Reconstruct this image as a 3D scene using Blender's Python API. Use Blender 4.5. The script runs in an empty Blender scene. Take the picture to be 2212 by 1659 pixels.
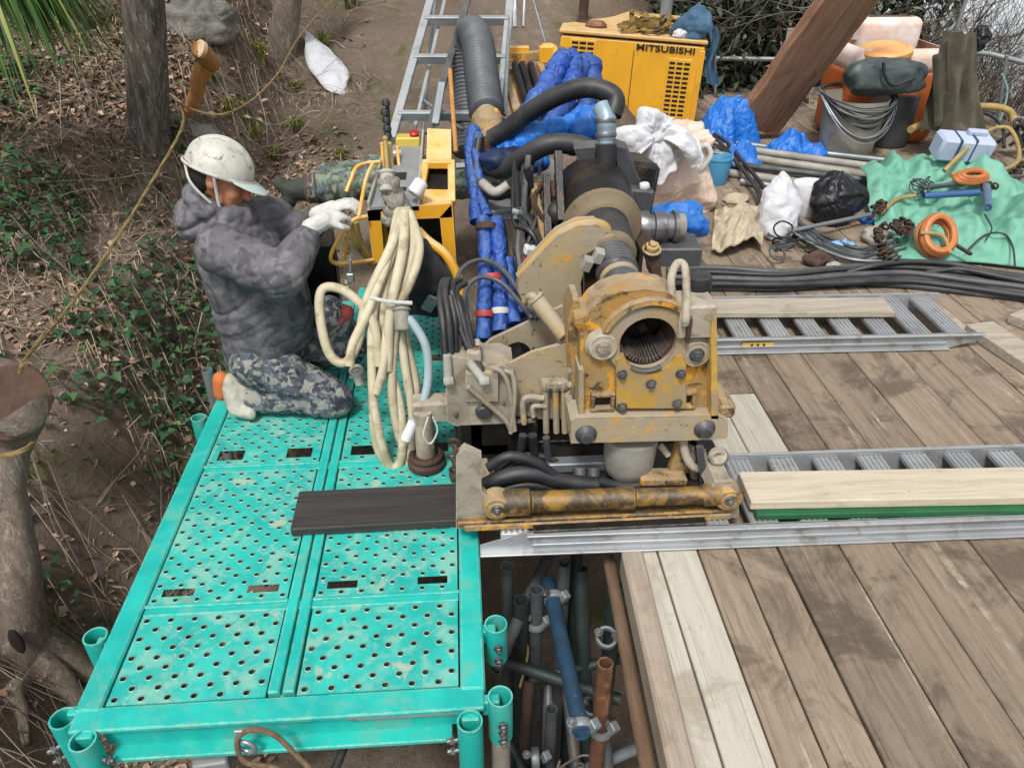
import bpy, bmesh, math, random
import numpy as np
from mathutils import Vector, Matrix, Euler, noise
R = math.radians
rnd = random.Random(7)
SC = bpy.context.scene
COL = SC.collection

# ------------------------------------------------------------------ camera
CAM_H, PITCH, YAW, FPX = 1.95, R(33.0), R(3.8), 1661.0
cd = bpy.data.cameras.new('camera'); cam = bpy.data.objects.new('camera', cd); COL.objects.link(cam)
cd.sensor_fit = 'HORIZONTAL'; cd.sensor_width = 36; cd.lens = 36 * FPX / 2212
cd.clip_start = 0.05; cd.clip_end = 4000
cam.location = (0, 0, CAM_H); cam.rotation_euler = (R(90) - PITCH, 0, -YAW)
SC.camera = cam

# ------------------------------------------------------------------ sky, sun, exposure (bright overcast)
w = bpy.data.worlds.new('World'); SC.world = w; w.use_nodes = True
nt = w.node_tree; nt.nodes.clear()
sky = nt.nodes.new('ShaderNodeTexSky'); sky.sky_type = 'NISHITA'; sky.sun_disc = False
SUN_EL, SUN_ROT = R(58), R(200)
sky.sun_elevation = SUN_EL; sky.sun_rotation = SUN_ROT; sky.air_density = 1.0; sky.dust_density = 3.0
hsv = nt.nodes.new('ShaderNodeHueSaturation'); hsv.inputs['Saturation'].default_value = 0.22
bg = nt.nodes.new('ShaderNodeBackground'); bg.inputs['Strength'].default_value = 0.10
out = nt.nodes.new('ShaderNodeOutputWorld')
nt.links.new(sky.outputs[0], hsv.inputs['Color']); nt.links.new(hsv.outputs[0], bg.inputs['Color']); nt.links.new(bg.outputs[0], out.inputs[0])
sd = bpy.data.lights.new('sun', 'SUN'); sun = bpy.data.objects.new('sun', sd); COL.objects.link(sun)
sd.energy = 1.5; sd.angle = R(10); sd.color = (1.0, 0.97, 0.92)
# sun from behind the camera, a little to the left: shadows fall away and to the right
_az = R(200)
sdir = Vector((math.sin(_az) * math.cos(SUN_EL), math.cos(_az) * math.cos(SUN_EL), math.sin(SUN_EL)))
sun.rotation_euler = sdir.to_track_quat('Z', 'Y').to_euler(); sun.location = (0, 0, 30)
SC.view_settings.view_transform = 'Standard'; SC.view_settings.look = 'None'
SC.view_settings.exposure = 0.82; SC.view_settings.gamma = 1; SC.view_settings.use_curve_mapping = False
SC.render.engine = 'CYCLES'
SC.cycles.max_bounces = 6; SC.cycles.diffuse_bounces = 3; SC.cycles.glossy_bounces = 3
SC.cycles.transparent_max_bounces = 6; SC.cycles.use_denoising = True

# ------------------------------------------------------------------ where a line of sight meets a plane (survey of the photograph, 2212 px wide)
def ray(x, y):
    u = (x - 1106) / FPX; v = (y - 829.5) / FPX
    f = math.cos(PITCH) - v * math.sin(PITCH); d = math.sin(PITCH) + v * math.cos(PITCH)
    return Vector((u * math.cos(YAW) + f * math.sin(YAW), -u * math.sin(YAW) + f * math.cos(YAW), -d))
def G(x, y, z=0.0):
    r = ray(x, y); t = (z - CAM_H) / r.z; return Vector((0, 0, CAM_H)) + r * t
def V(x, y, Y):
    r = ray(x, y); t = Y / r.y; return Vector((0, 0, CAM_H)) + r * t

# ------------------------------------------------------------------ materials
def hx(s):
    s = s.lstrip('#'); c = [int(s[i:i + 2], 16) / 255 for i in (0, 2, 4)]
    return tuple((v / 12.92 if v <= 0.04045 else ((v + 0.055) / 1.055) ** 2.4) for v in c) + (1,)
MATS = {}
class NT:
    def __init__(s, name):
        s.m = bpy.data.materials.new(name); s.m.use_nodes = True; s.t = s.m.node_tree; s.t.nodes.clear()
        s.out = s.n('ShaderNodeOutputMaterial'); s.b = s.n('ShaderNodeBsdfPrincipled'); s.l(s.b.outputs[0], s.out.inputs[0])
    def n(s, t, **k):
        o = s.t.nodes.new(t)
        for a, v in k.items(): setattr(o, a, v)
        return o
    def l(s, a, b): s.t.links.new(a, b)
    def coord(s, scale=(1, 1, 1), kind='Object', rand=True):
        tc = s.n('ShaderNodeTexCoord'); mp = s.n('ShaderNodeMapping'); mp.inputs['Scale'].default_value = scale
        s.l(tc.outputs[kind], mp.inputs['Vector'])
        if rand:
            oi = s.n('ShaderNodeObjectInfo'); mu = s.n('ShaderNodeMath', operation='MULTIPLY'); mu.inputs[1].default_value = 37.0
            s.l(oi.outputs['Random'], mu.inputs[0]); s.l(mu.outputs[0], mp.inputs['Location'])
        return mp.outputs[0]
    def noise(s, vec, scale, detail=6, rough=.6, dist=0.0):
        o = s.n('ShaderNodeTexNoise'); o.inputs['Scale'].default_value = scale; o.inputs['Detail'].default_value = detail
        o.inputs['Roughness'].default_value = rough; o.inputs['Distortion'].default_value = dist
        if vec is not None: s.l(vec, o.inputs['Vector'])
        return o.outputs['Fac']
    def ramp(s, fac, stops, interp='LINEAR'):
        o = s.n('ShaderNodeValToRGB'); o.color_ramp.interpolation = interp; e = o.color_ramp.elements
        while len(e) < len(stops): e.new(.5)
        for i, (p, c) in enumerate(stops):
            e[i].position = p; e[i].color = c if len(c) == 4 else tuple(c) + (1,)
        s.l(fac, o.inputs[0]); return o.outputs[0]
    def mask(s, fac, lo, hi):
        o = s.n('ShaderNodeMapRange'); o.interpolation_type = 'SMOOTHSTEP'
        o.inputs['From Min'].default_value = lo; o.inputs['From Max'].default_value = hi
        s.l(fac, o.inputs['Value']); return o.outputs[0]
    def mix(s, fac, a, b, mode='MIX'):
        o = s.n('ShaderNodeMix', data_type='RGBA', blend_type=mode)
        if isinstance(fac, (int, float)): o.inputs[0].default_value = fac
        else: s.l(fac, o.inputs[0])
        for i, c in ((6, a), (7, b)):
            if isinstance(c, tuple): o.inputs[i].default_value = c
            else: s.l(c, o.inputs[i])
        return o.outputs[2]
    def mul(s, a, b):
        o = s.n('ShaderNodeMath', operation='MULTIPLY')
        for i, c in ((0, a), (1, b)):
            if isinstance(c, (int, float)): o.inputs[i].default_value = c
            else: s.l(c, o.inputs[i])
        return o.outputs[0]
    def bump(s, h, strength, dist=.01):
        o = s.n('ShaderNodeBump'); o.inputs['Strength'].default_value = strength; o.inputs['Distance'].default_value = dist
        s.l(h, o.inputs['Height']); s.l(o.outputs[0], s.b.inputs['Normal'])
    def fin(s, col, rough=.6, metal=0.0, spec=None):
        if isinstance(col, tuple): s.b.inputs['Base Color'].default_value = col
        else: s.l(col, s.b.inputs['Base Color'])
        if isinstance(rough, (int, float)): s.b.inputs['Roughness'].default_value = rough
        else: s.l(rough, s.b.inputs['Roughness'])
        s.b.inputs['Metallic'].default_value = metal
        if spec is not None: s.b.inputs['Specular IOR Level'].default_value = spec
        return s.m

def MAT(name, c1, c2=None, scale=6, rough=.6, metal=0.0, bump=.15, stretch=(1, 1, 1), dirt=None, dlo=.5, dhi=.65, dscale=5,
        chips=None, clo=.6, chi=.63, cscale=22, dust=None, dustamt=.6, vary=.12, spec=None, bdist=.01, grease=None, glo=.58, ghi=.66, gscale=4, weave=0, edge=None, erad=.007):
    """paint, metal, cloth: two tones + shaped dirt stains + chips + settled dust on upward faces"""
    if name in MATS: return MATS[name]
    t = NT(name); v = t.coord(stretch)
    n1 = t.noise(v, scale, 8, .65)
    col = t.ramp(n1, [(.39, hx(c1)), (.61, hx(c2 or c1))])
    if vary:
        oi = t.n('ShaderNodeObjectInfo'); mr = t.n('ShaderNodeMapRange'); mr.inputs['To Min'].default_value = 1 - vary; mr.inputs['To Max'].default_value = 1 + vary
        t.l(oi.outputs['Random'], mr.inputs['Value'])
        hv = t.n('ShaderNodeHueSaturation'); t.l(mr.outputs[0], hv.inputs['Value']); t.l(col, hv.inputs['Color']); col = hv.outputs[0]
    if chips:
        n3 = t.noise(v, cscale, 5, .7, .4); col = t.mix(t.mask(n3, clo, chi), col, hx(chips))
    if dirt:
        n2 = t.noise(v, dscale, 9, .68, .6); col = t.mix(t.mul(t.mask(n2, dlo, dhi), .85), col, hx(dirt))
    if grease:
        n5 = t.noise(v, gscale, 9, .72, 1.2); col = t.mix(t.mul(t.mask(n5, glo, ghi), .9), col, hx(grease))
    if edge:
        bv = t.n('ShaderNodeBevel'); bv.samples = 4; bv.inputs['Radius'].default_value = erad
        ge = t.n('ShaderNodeNewGeometry'); dt = t.n('ShaderNodeVectorMath', operation='DOT_PRODUCT'); t.l(bv.outputs[0], dt.inputs[0]); t.l(ge.outputs['Normal'], dt.inputs[1])
        em = t.mul(t.mask(dt.outputs['Value'], .985, .90), t.mask(t.noise(v, 30, 6, .7), .42, .58)); col = t.mix(em, col, hx(edge))
    if dust:
        g = t.n('ShaderNodeNewGeometry'); sx = t.n('ShaderNodeSeparateXYZ'); t.l(g.outputs['Normal'], sx.inputs[0])
        n4 = t.noise(v, 9, 6); m4 = t.mul(t.mask(sx.outputs['Z'], .2, .9), t.mask(n4, .3, .6))
        col = t.mix(t.mul(m4, dustamt), col, hx(dust))
    nb = t.noise(v, scale * 5, 8, .7)
    if weave:
        wa = t.n('ShaderNodeTexVoronoi'); wa.feature = 'DISTANCE_TO_EDGE'; wa.inputs['Scale'].default_value = weave
        nd = t.n('ShaderNodeTexNoise'); nd.inputs['Scale'].default_value = 9; t.l(v, nd.inputs['Vector'])
        mxv = t.n('ShaderNodeMix', data_type='VECTOR'); mxv.inputs[0].default_value = .12; t.l(v, mxv.inputs[4]); t.l(nd.outputs['Color'], mxv.inputs[5]); t.l(mxv.outputs[1], wa.inputs['Vector'])
        ad = t.n('ShaderNodeMath', operation='ADD'); t.l(t.mul(t.mask(wa.outputs['Distance'], 0, .35), 1.2), ad.inputs[0]); t.l(t.mul(nb, .6), ad.inputs[1]); nb = ad.outputs[0]
    t.bump(nb, bump, bdist)
    rr = t.mask(n1, 0, 1); mr = t.n('ShaderNodeMapRange'); mr.inputs['To Min'].default_value = max(.05, rough - .12); mr.inputs['To Max'].default_value = min(1, rough + .12)
    t.l(rr, mr.inputs['Value'])
    MATS[name] = t.fin(col, mr.outputs[0], metal, spec); return MATS[name]

def WOOD(name, c1, c2, c3, grain=(14, .7, 14), rough=.85, stain=None, bump=.35, slo=.52, shi=.7, knots=True, vary=.16, streak=None):
    t = NT(name); v = t.coord(grain); vo = t.coord((1, 1, 1))
    g1 = t.noise(v, 3.2, 9, .7, .5); g2 = t.noise(v, 14, 6, .75)
    col = t.ramp(g1, [(.28, hx(c1)), (.5, hx(c2)), (.72, hx(c3))])
    col = t.mix(t.mul(t.mask(g2, .52, .68), .55), col, hx(c1))
    gx = tuple(a * (3.2 if a > 1 else .8) for a in grain); g4 = t.noise(t.coord(gx), 4.0, 4, .6, .3)
    col = t.mix(t.mul(t.mask(g4, .60, .66), .5), col, tuple(v_ * .45 for v_ in hx(c1)[:3]) + (1,))
    col = t.mix(t.mul(t.mask(t.noise(vo, 42, 5, .7), .60, .68), .35), col, tuple(v_ * .5 for v_ in hx(c1)[:3]) + (1,))
    if stain:
        n2 = t.noise(vo, 3.0, 9, .7, .8); col = t.mix(t.mul(t.mask(n2, slo, shi), .75), col, hx(stain))
    if streak:
        n5 = t.noise(t.coord((9, .45, 9)), 1.6, 5, .6, .3); n6 = t.noise(vo, 14, 6, .7)
        col = t.mix(t.mul(t.mask(n5, .595, .69), t.mask(n6, .4, .62)), col, hx(streak))
    if knots:
        vo2 = t.coord((5, 1.6, 5)); k = t.n('ShaderNodeTexVoronoi'); k.inputs['Scale'].default_value = 1.3; t.l(vo2, k.inputs['Vector'])
        kk = t.mask(k.outputs['Distance'], .10, .03); col = t.mix(t.mul(kk, .6), col, hx(c1))
    oi = t.n('ShaderNodeObjectInfo'); mr = t.n('ShaderNodeMapRange'); mr.inputs['To Min'].default_value = 1 - vary; mr.inputs['To Max'].default_value = 1 + vary
    t.l(oi.outputs['Random'], mr.inputs['Value'])
    hv = t.n('ShaderNodeHueSaturation'); t.l(mr.outputs[0], hv.inputs['Value']); t.l(col, hv.inputs['Color'])
    t.bump(g2, bump, .004)
    MATS[name] = t.fin(hv.outputs[0], rough, 0, .25); return MATS[name]

def ISLAND(name, stops, rough=.75, trans=0.0, spec=.3):
    """one tone per leaf / blade / twig"""
    t = NT(name); g = t.n('ShaderNodeNewGeometry')
    col = t.ramp(g.outputs['Random Per Island'], [(p, hx(c)) for p, c in stops])
    m = t.fin(col, rough, 0, spec)
    if trans:
        tr = t.n('ShaderNodeBsdfTranslucent'); t.l(col, tr.inputs[0]); mx = t.n('ShaderNodeMixShader'); mx.inputs[0].default_value = trans
        t.l(t.b.outputs[0], mx.inputs[1]); t.l(tr.outputs[0], mx.inputs[2]); t.l(mx.outputs[0], t.out.inputs[0])
    MATS[name] = m; return m

def CAMO(name, cols, scale=7, rough=.9, soft=.04, stain=None):
    t = NT(name); v = t.coord((1, 1, 1), rand=False)
    col = hx(cols[0])
    for i, c in enumerate(cols[1:]):
        mp = t.n('ShaderNodeMapping'); mp.inputs['Location'].default_value = (i * 7.3, i * 3.1, i * 1.7); t.l(v, mp.inputs['Vector'])
        n = t.noise(mp.outputs[0], scale * (1 + .25 * i), 3, .55, .5)
        col = t.mix(t.mask(n, .52, .52 + soft), col, hx(c))
    if stain: col = t.mix(t.mul(t.mask(t.noise(t.coord((1.6, 1.6, .8), rand=False), 11, 9, .75, 1.0), .53, .66), .75), col, hx(stain))
    nb = t.noise(v, 45, 6, .7); col = t.mix(t.mul(t.mask(t.noise(v, 14, 8, .7), .5, .72), .4), col, hx(cols[0]))
    t.bump(nb, .3, .004)
    MATS[name] = t.fin(col, rough, 0, .2); return MATS[name]

YEL = MAT('yellow_paint', '#c2983c', '#ab8a44', 5, .6, 0, .2, dirt='#938670', dlo=.47, dhi=.62, dscale=9, chips='#4a3a2c', clo=.66, chi=.70, cscale=26, dust='#a3957a', dustamt=.5, edge='#6b4a30', erad=0.006)
YELC = MAT('clean_yellow_paint', '#dba125', '#cf951f', 3, .45, 0, .05, dirt='#a8823e', dlo=.56, dhi=.74, dscale=8, chips='#7a5c30', clo=.67, chi=.70, cscale=30, dust='#dcc190', dustamt=.75, vary=.04, grease='#8d6c34', glo=.64, ghi=.74, gscale=11, edge='#e0c48c', erad=0.006)
YELM = MAT('muddy_yellow_metal', '#a8946a', '#9a8b72', 6, .8, 0, .45, dirt='#9a9180', dlo=.44, dhi=.58, dscale=9, chips='#c9942a', clo=.59, chi=.63, cscale=10, dust='#aaa08e', dustamt=.65, grease='#5a4633', glo=.60, ghi=.66, gscale=17, edge='#6e5a44', erad=0.008)
YELR = MAT('rusty_yellow_metal', '#a67f42', '#97835f', 8, .75, 0, .4, dirt='#5c4838', dlo=.53, dhi=.64, dscale=13, chips='#d0962a', clo=.54, chi=.58, cscale=9, dust='#a39680', dustamt=.6, grease='#35281f', glo=.565, ghi=.64, gscale=7, edge='#5a3f2c', erad=0.009)
YELG = MAT('greasy_yellow_metal', '#94702f', '#4e3b24', 9, .42, 0, .4, dirt='#1d1a17', dlo=.455, dhi=.55, dscale=9, chips='#c88f28', clo=.55, chi=.62, cscale=9, dust='#7d7058', dustamt=.3, edge='#c08a30', erad=0.008)
MUD = MAT('dried_mud_metal', '#a9a08e', '#93897a', 6, .9, 0, .5, dirt='#7d725f', dlo=.5, dhi=.64, dscale=12, chips='#c2a05a', clo=.62, chi=.66, cscale=9, grease='#57493b', glo=.62, ghi=.7, gscale=8, edge='#c4bba9', erad=0.008)
BLK = MAT('black_rubber', '#1b1c1f', '#292b2f', 8, .5, 0, .15, dirt='#45433f', dlo=.55, dhi=.75, dust='#5a5750', dustamt=.35)
BLKM = MAT('black_oily_steel', '#131313', '#242221', 7, .36, .3, .35, dirt='#46372a', dlo=.54, dhi=.66, dust='#4a443b', dustamt=.25, edge='#5a5249', erad=0.007)
DRK = MAT('dark_grey_metal', '#3f4146', '#4b4d51', 5, .5, .2, .15, dirt='#67625a', dlo=.55, dhi=.75, dust='#77736a', dustamt=.4, edge='#77756f', erad=0.006)
GRY = MAT('grey_paint', '#85898d', '#757a7f', 5, .5, 0, .1, dirt='#65605a', dlo=.5, dhi=.7, dscale=9, dust='#a8a59c', dustamt=.35)
LGR = MAT('grey_muddy_paint', '#a3a199', '#918e85', 5, .6, 0, .15, dirt='#7d7668', dlo=.5, dhi=.7)
STL = MAT('bare_steel', '#8f8f90', '#77777a', 8, .35, .8, .1, dirt='#5c5148', dlo=.55, dhi=.7)
ALU = MAT('aluminium', '#b4b8bb', '#a2a7aa', 4, .42, .5, .08, dirt='#85827c', dlo=.52, dhi=.68, dscale=9, dust='#bcbab4', dustamt=.35, grease='#77726a', glo=.6, ghi=.7, gscale=12)
GALV = MAT('galvanised_steel', '#93999c', '#81888b', 9, .45, .45, .1, dirt='#7b6c5d', dlo=.6, dhi=.8)
OLDP = MAT('weathered_grey_pipe', '#5a5f60', '#494e50', 9, .6, .3, .2, dirt='#6b5a48', dlo=.55, dhi=.7)
DKPI = MAT('dark_green_pipe', '#2f3d3c', '#263230', 8, .55, .2, .2, dirt='#4c4a40', dlo=.55, dhi=.72)
RUST = MAT('rusted_steel', '#6b4732', '#523629', 8, .8, .1, .35, dirt='#a67a58', dlo=.5, dhi=.66, dscale=9, edge='#a87c5c', erad=0.006)
RUSB = MAT('dark_rust_and_hole_shade', '#4f3a30', '#3b2d27', 9, .8, .1, .4, dirt='#7a5a44', dlo=.55, dhi=.7)
TEAL = MAT('teal_paint', '#10a198', '#1cb4a8', 5, .55, 0, .08, dirt='#5aa898', dlo=.48, dhi=.66, dscale=9, chips='#7d8872', clo=.66, chi=.70, cscale=16, vary=.03, grease='#6f8a74', glo=.63, ghi=.72, gscale=6, edge='#8fb8a6', erad=0.006)
TEALP = MAT('worn_teal_plate', '#12a097', '#2fb5a8', 7, .6, 0, .12, dirt='#7fb3a2', dlo=.46, dhi=.66, dscale=10, chips='#9fae98', clo=.58, chi=.68, cscale=9, vary=.05, grease='#7f8f76', glo=.62, ghi=.72, gscale=5)
WORN = MAT('bare_worn_rim', '#7fae9f', '#5fa396', 20, .5, .2, .1)
CREAMH = MAT('cream_hose', '#c6bda4', '#b5aa8c', 7, .65, 0, .12, dirt='#8c8062', dlo=.48, dhi=.66, dscale=9, grease='#6a5e48', glo=.62, ghi=.72, gscale=13)
WHT = MAT('white_plastic', '#d9dadd', '#cccdd1', 5, .6, 0, .2, dirt='#b5b0a6', dlo=.6, dhi=.8)
CLOTHW = MAT('white_sackcloth', '#cdced2', '#bfc0c4', 9, .85, 0, .3, dirt='#aaa69e', dlo=.54, dhi=.72, weave=14)
PINK = MAT('pale_pink_bag', '#d9c4b6', '#cfb8a9', 5, .85, 0, .5, dirt='#b29a88', dlo=.52, dhi=.68, weave=9)
BEIG = MAT('beige_canvas', '#c9b99f', '#b3a48c', 6, .9, 0, .45, weave=9, dirt='#8c7a60', dlo=.55, dhi=.75)
BLUT = MAT('blue_tarpaulin', '#0e5db8', '#1a70cc', 6, .48, 0, .55, dirt='#0b438c', dlo=.52, dhi=.7, weave=13, dust='#4f8ac4', dustamt=.4)
BLUH = MAT('blue_wrapped_hose', '#1f4ca2', '#1a3f88', 8, .55, 0, .55, dirt='#1f2f4c', dlo=.5, dhi=.64, dscale=9, dust='#5c7bb0', dustamt=.45, weave=22)
GRNT = MAT('pale_green_tarpaulin', '#6aa590', '#5c9781', 3, .65, 0, .4, dirt='#4f8870', dlo=.5, dhi=.68, dscale=5, dust='#80b8a0', dustamt=.4, weave=5, grease='#7d8f78', glo=.6, ghi=.72)
ORG = MAT('orange_plastic', '#c4672f', '#b75c28', 4, .5, 0, .08, dust='#e3c3ae', dustamt=.85)
ORGT = MAT('sun_bleached_plastic', '#e0c3b2', '#dcb7a2', 3, .6, 0, .08, dirt='#e8dfda', dlo=.38, dhi=.56, dscale=3)
ORGL = MAT('pale_orange_plastic', '#dc8f4d', '#d7a05f', 4, .5, 0, .08, dust='#e3b177', dustamt=.8)
ORGH = MAT('orange_hose', '#bd7440', '#aa6636', 9, .5, 0, .1)
TANH = MAT('tan_hose', '#a68e58', '#94804e', 7, .55, 0, .1, dirt='#7a6a3e', dlo=.55, dhi=.75)
BLUP = MAT('blue_pipe_paint', '#33536f', '#2b4459', 9, .5, .1, .2, dirt='#30404c', dlo=.5, dhi=.68, chips='#7f8a8c', clo=.68, chi=.72)
CONC = MAT('grey_canvas_drum', '#a39e93', '#918c81', 6, .85, 0, .3, dirt='#5b574e', dlo=.52, dhi=.72)
COAT = MAT('olive_grey_cloth', '#5a5446', '#4a4539', 8, .9, 0, .3, dirt='#6d6555', dlo=.55, dhi=.75)
SACKB = MAT('black_plastic_bag', '#17181b', '#202125', 8, .32, 0, .6, weave=12)
DENIM = MAT('faded_blue_cloth', '#44647f', '#365269', 9, .9, 0, .3, dirt='#27384a', dlo=.55, dhi=.72)
STRAP = MAT('khaki_strap', '#8a7136', '#6a5629', 14, .85, 0, .3, dirt='#3d3322', dlo=.55, dhi=.7)
RED = MAT('red_plastic', '#b01a1c', '#a01518', 5, .4, 0, .05)
REDT = MAT('faded_red_tape', '#b3403f', '#a33a3a', 6, .6)
BARK = MAT('grey_bark', '#8d8278', '#574d46', 9, .95, 0, 1.0, stretch=(3, 3, .6), dirt='#b4b0a6', dlo=.55, dhi=.62, dscale=13, chips='#453c36', clo=.6, chi=.68, cscale=6, bdist=.03)
BARKB = MAT('brown_bark', '#94755e', '#70553f', 9, .9, 0, .7, stretch=(4, 4, .6), dirt='#8a6a50', dlo=.55, dhi=.72, dscale=6, bdist=.02)
BARKL = MAT('pale_bark', '#958778', '#7d6f61', 12, .95, 0, .9, stretch=(3, 3, 1), dirt='#b3aa9a', dlo=.52, dhi=.66, dscale=14, chips='#5b4f45', clo=.6, chi=.68, cscale=9, bdist=.02)
CUTW = MAT('sawn_wood_face', '#7a5c4e', '#664c42', 8, .85, 0, .4, dirt='#9c7c68', dlo=.55, dhi=.7)
FRESHW = MAT('fresh_peeled_wood', '#c08a52', '#ad773f', 8, .75, 0, .4, stretch=(4, 4, .8), dirt='#8a5a30', dlo=.55, dhi=.72)
ROPE = MAT('tan_rope', '#a38a58', '#7d6a44', 60, .9, 0, .8, stretch=(1, 1, 1))
SKIN = MAT('tanned_skin', '#b57a5a', '#a66a4e', 12, .55, 0, .1, dirt='#7f402a', dlo=.6, dhi=.8, vary=0)
HELM = MAT('scuffed_white_helmet', '#c3c1b6', '#b5b3a7', 9, .5, 0, .08, dirt='#98958a', dlo=.5, dhi=.66, dscale=22, chips='#6a675e', clo=.61, chi=.65, cscale=34, vary=0)
HELMP = MAT('pale_helmet_peak', '#c3d0cb', '#b7c6c0', 5, .35, 0, .05, vary=0)
GLOV = MAT('white_knit_glove', '#d5d4d0', '#c8c6c0', 40, .95, 0, .6, dirt='#a39c90', dlo=.56, dhi=.75, vary=0)
SHOE = MAT('white_work_shoe', '#c2beb2', '#aaa596', 7, .65, 0, .15, dirt='#857c68', dlo=.52, dhi=.7, vary=0)
CAMG = CAMO('grey_camouflage_jacket', ['#626164', '#6f6e71', '#555457', '#747276', '#4e4d50'], 9, .62, .12, '#3d3b3f')
CAMT = CAMO('camouflage_trousers', ['#555a62', '#33363d', '#7c8082', '#43474f', '#8f8f86'], 15, .9, .06)
CAMW = CAMO('woodland_camouflage', ['#667063', '#4c5549', '#58676a', '#5b4a47', '#7d8a78'], 11)
DECK = WOOD('weathered_deck_timber', '#706355', '#8a7b6a', '#9a8b78', (11, .7, 11), stain='#564a40', slo=.48, shi=.62, streak='#b5a791', bump=.5)
PALEW = WOOD('pale_new_timber', '#a29b8d', '#b5afa1', '#c0baad', (10, .7, 10), stain='#8f8473', vary=.05)
PALEX = WOOD('cream_board_timber', '#a89c88', '#bcb19c', '#c6bba8', (.7, 10, 10), stain='#8f7f68', slo=.56, shi=.72, vary=.04)
GREYW = WOOD('grey_board_timber', '#8f8578', '#a59b8c', '#b9b0a0', (.6, 12, 12), stain='#857a6b', vary=.08)
BEAMW = WOOD('weathered_beam_timber', '#84776a', '#9c8f80', '#b0a494', (11, .6, 11), stain='#8a7663', vary=.06)
POLEW = MAT('brown_round_pole', '#6f5844', '#584535', 6, .85, 0, .4, stretch=(5, .7, 5), dirt='#8d7862', dlo=.55, dhi=.75)
CHARW = WOOD('dark_blackened_plank', '#2f2d2c', '#3d3a38', '#494643', (.6, 12, 12), stain='#57504a', vary=.02, rough=.6)
GRNP = MAT('dark_green_paint', '#1b5a36', '#174e2e', 5, .6)
WEBB = MAT('white_webbing', '#c9c9c4', '#b9b9b2', 30, .9, 0, .3)
EYEM = MAT('dark_eye', '#1a1410', '#1a1410', 5, .2, vary=0)
INK = MAT('black_print', '#1d1a16', '#1d1a16', 5, .6, vary=0)
STICK = MAT('yellow_sticker', '#d8b24a', '#cfa93f', 5, .5, vary=0)
SLAB = WOOD('reddish_brown_slab', '#6e5140', '#92705a', '#a5846c', (9, .6, 9), stain='#5c4334', slo=.52, shi=.68, streak='#b59d88', vary=.02)
# ------------------------------------------------------------------ mesh builder
def frame(d):
    d = Vector(d).normalized(); a = Vector((0, 0, 1)) if abs(d.z) < .92 else Vector((1, 0, 0))
    x = a.cross(d).normalized(); return x, d.cross(x).normalized(), d
def smooth_path(pts, n=6, closed=False):
    P = [Vector(p) for p in pts]
    if len(P) < 3: return P
    o = []; N = len(P)
    for i in range(N if closed else N - 1):
        p0 = P[(i - 1) % N] if (closed or i > 0) else P[0] * 2 - P[1]
        p1 = P[i]; p2 = P[(i + 1) % N]; p3 = P[(i + 2) % N] if (closed or i + 2 < N) else P[-1] * 2 - P[-2]
        for k in range(n):
            t = k / n
            o.append(.5 * ((2 * p1) + (p2 - p0) * t + (2 * p0 - 5 * p1 + 4 * p2 - p3) * t * t + (3 * p1 - p0 - 3 * p2 + p3) * t ** 3))
    if not closed: o.append(P[-1])
    return o
ORIGIN = {}
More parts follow.
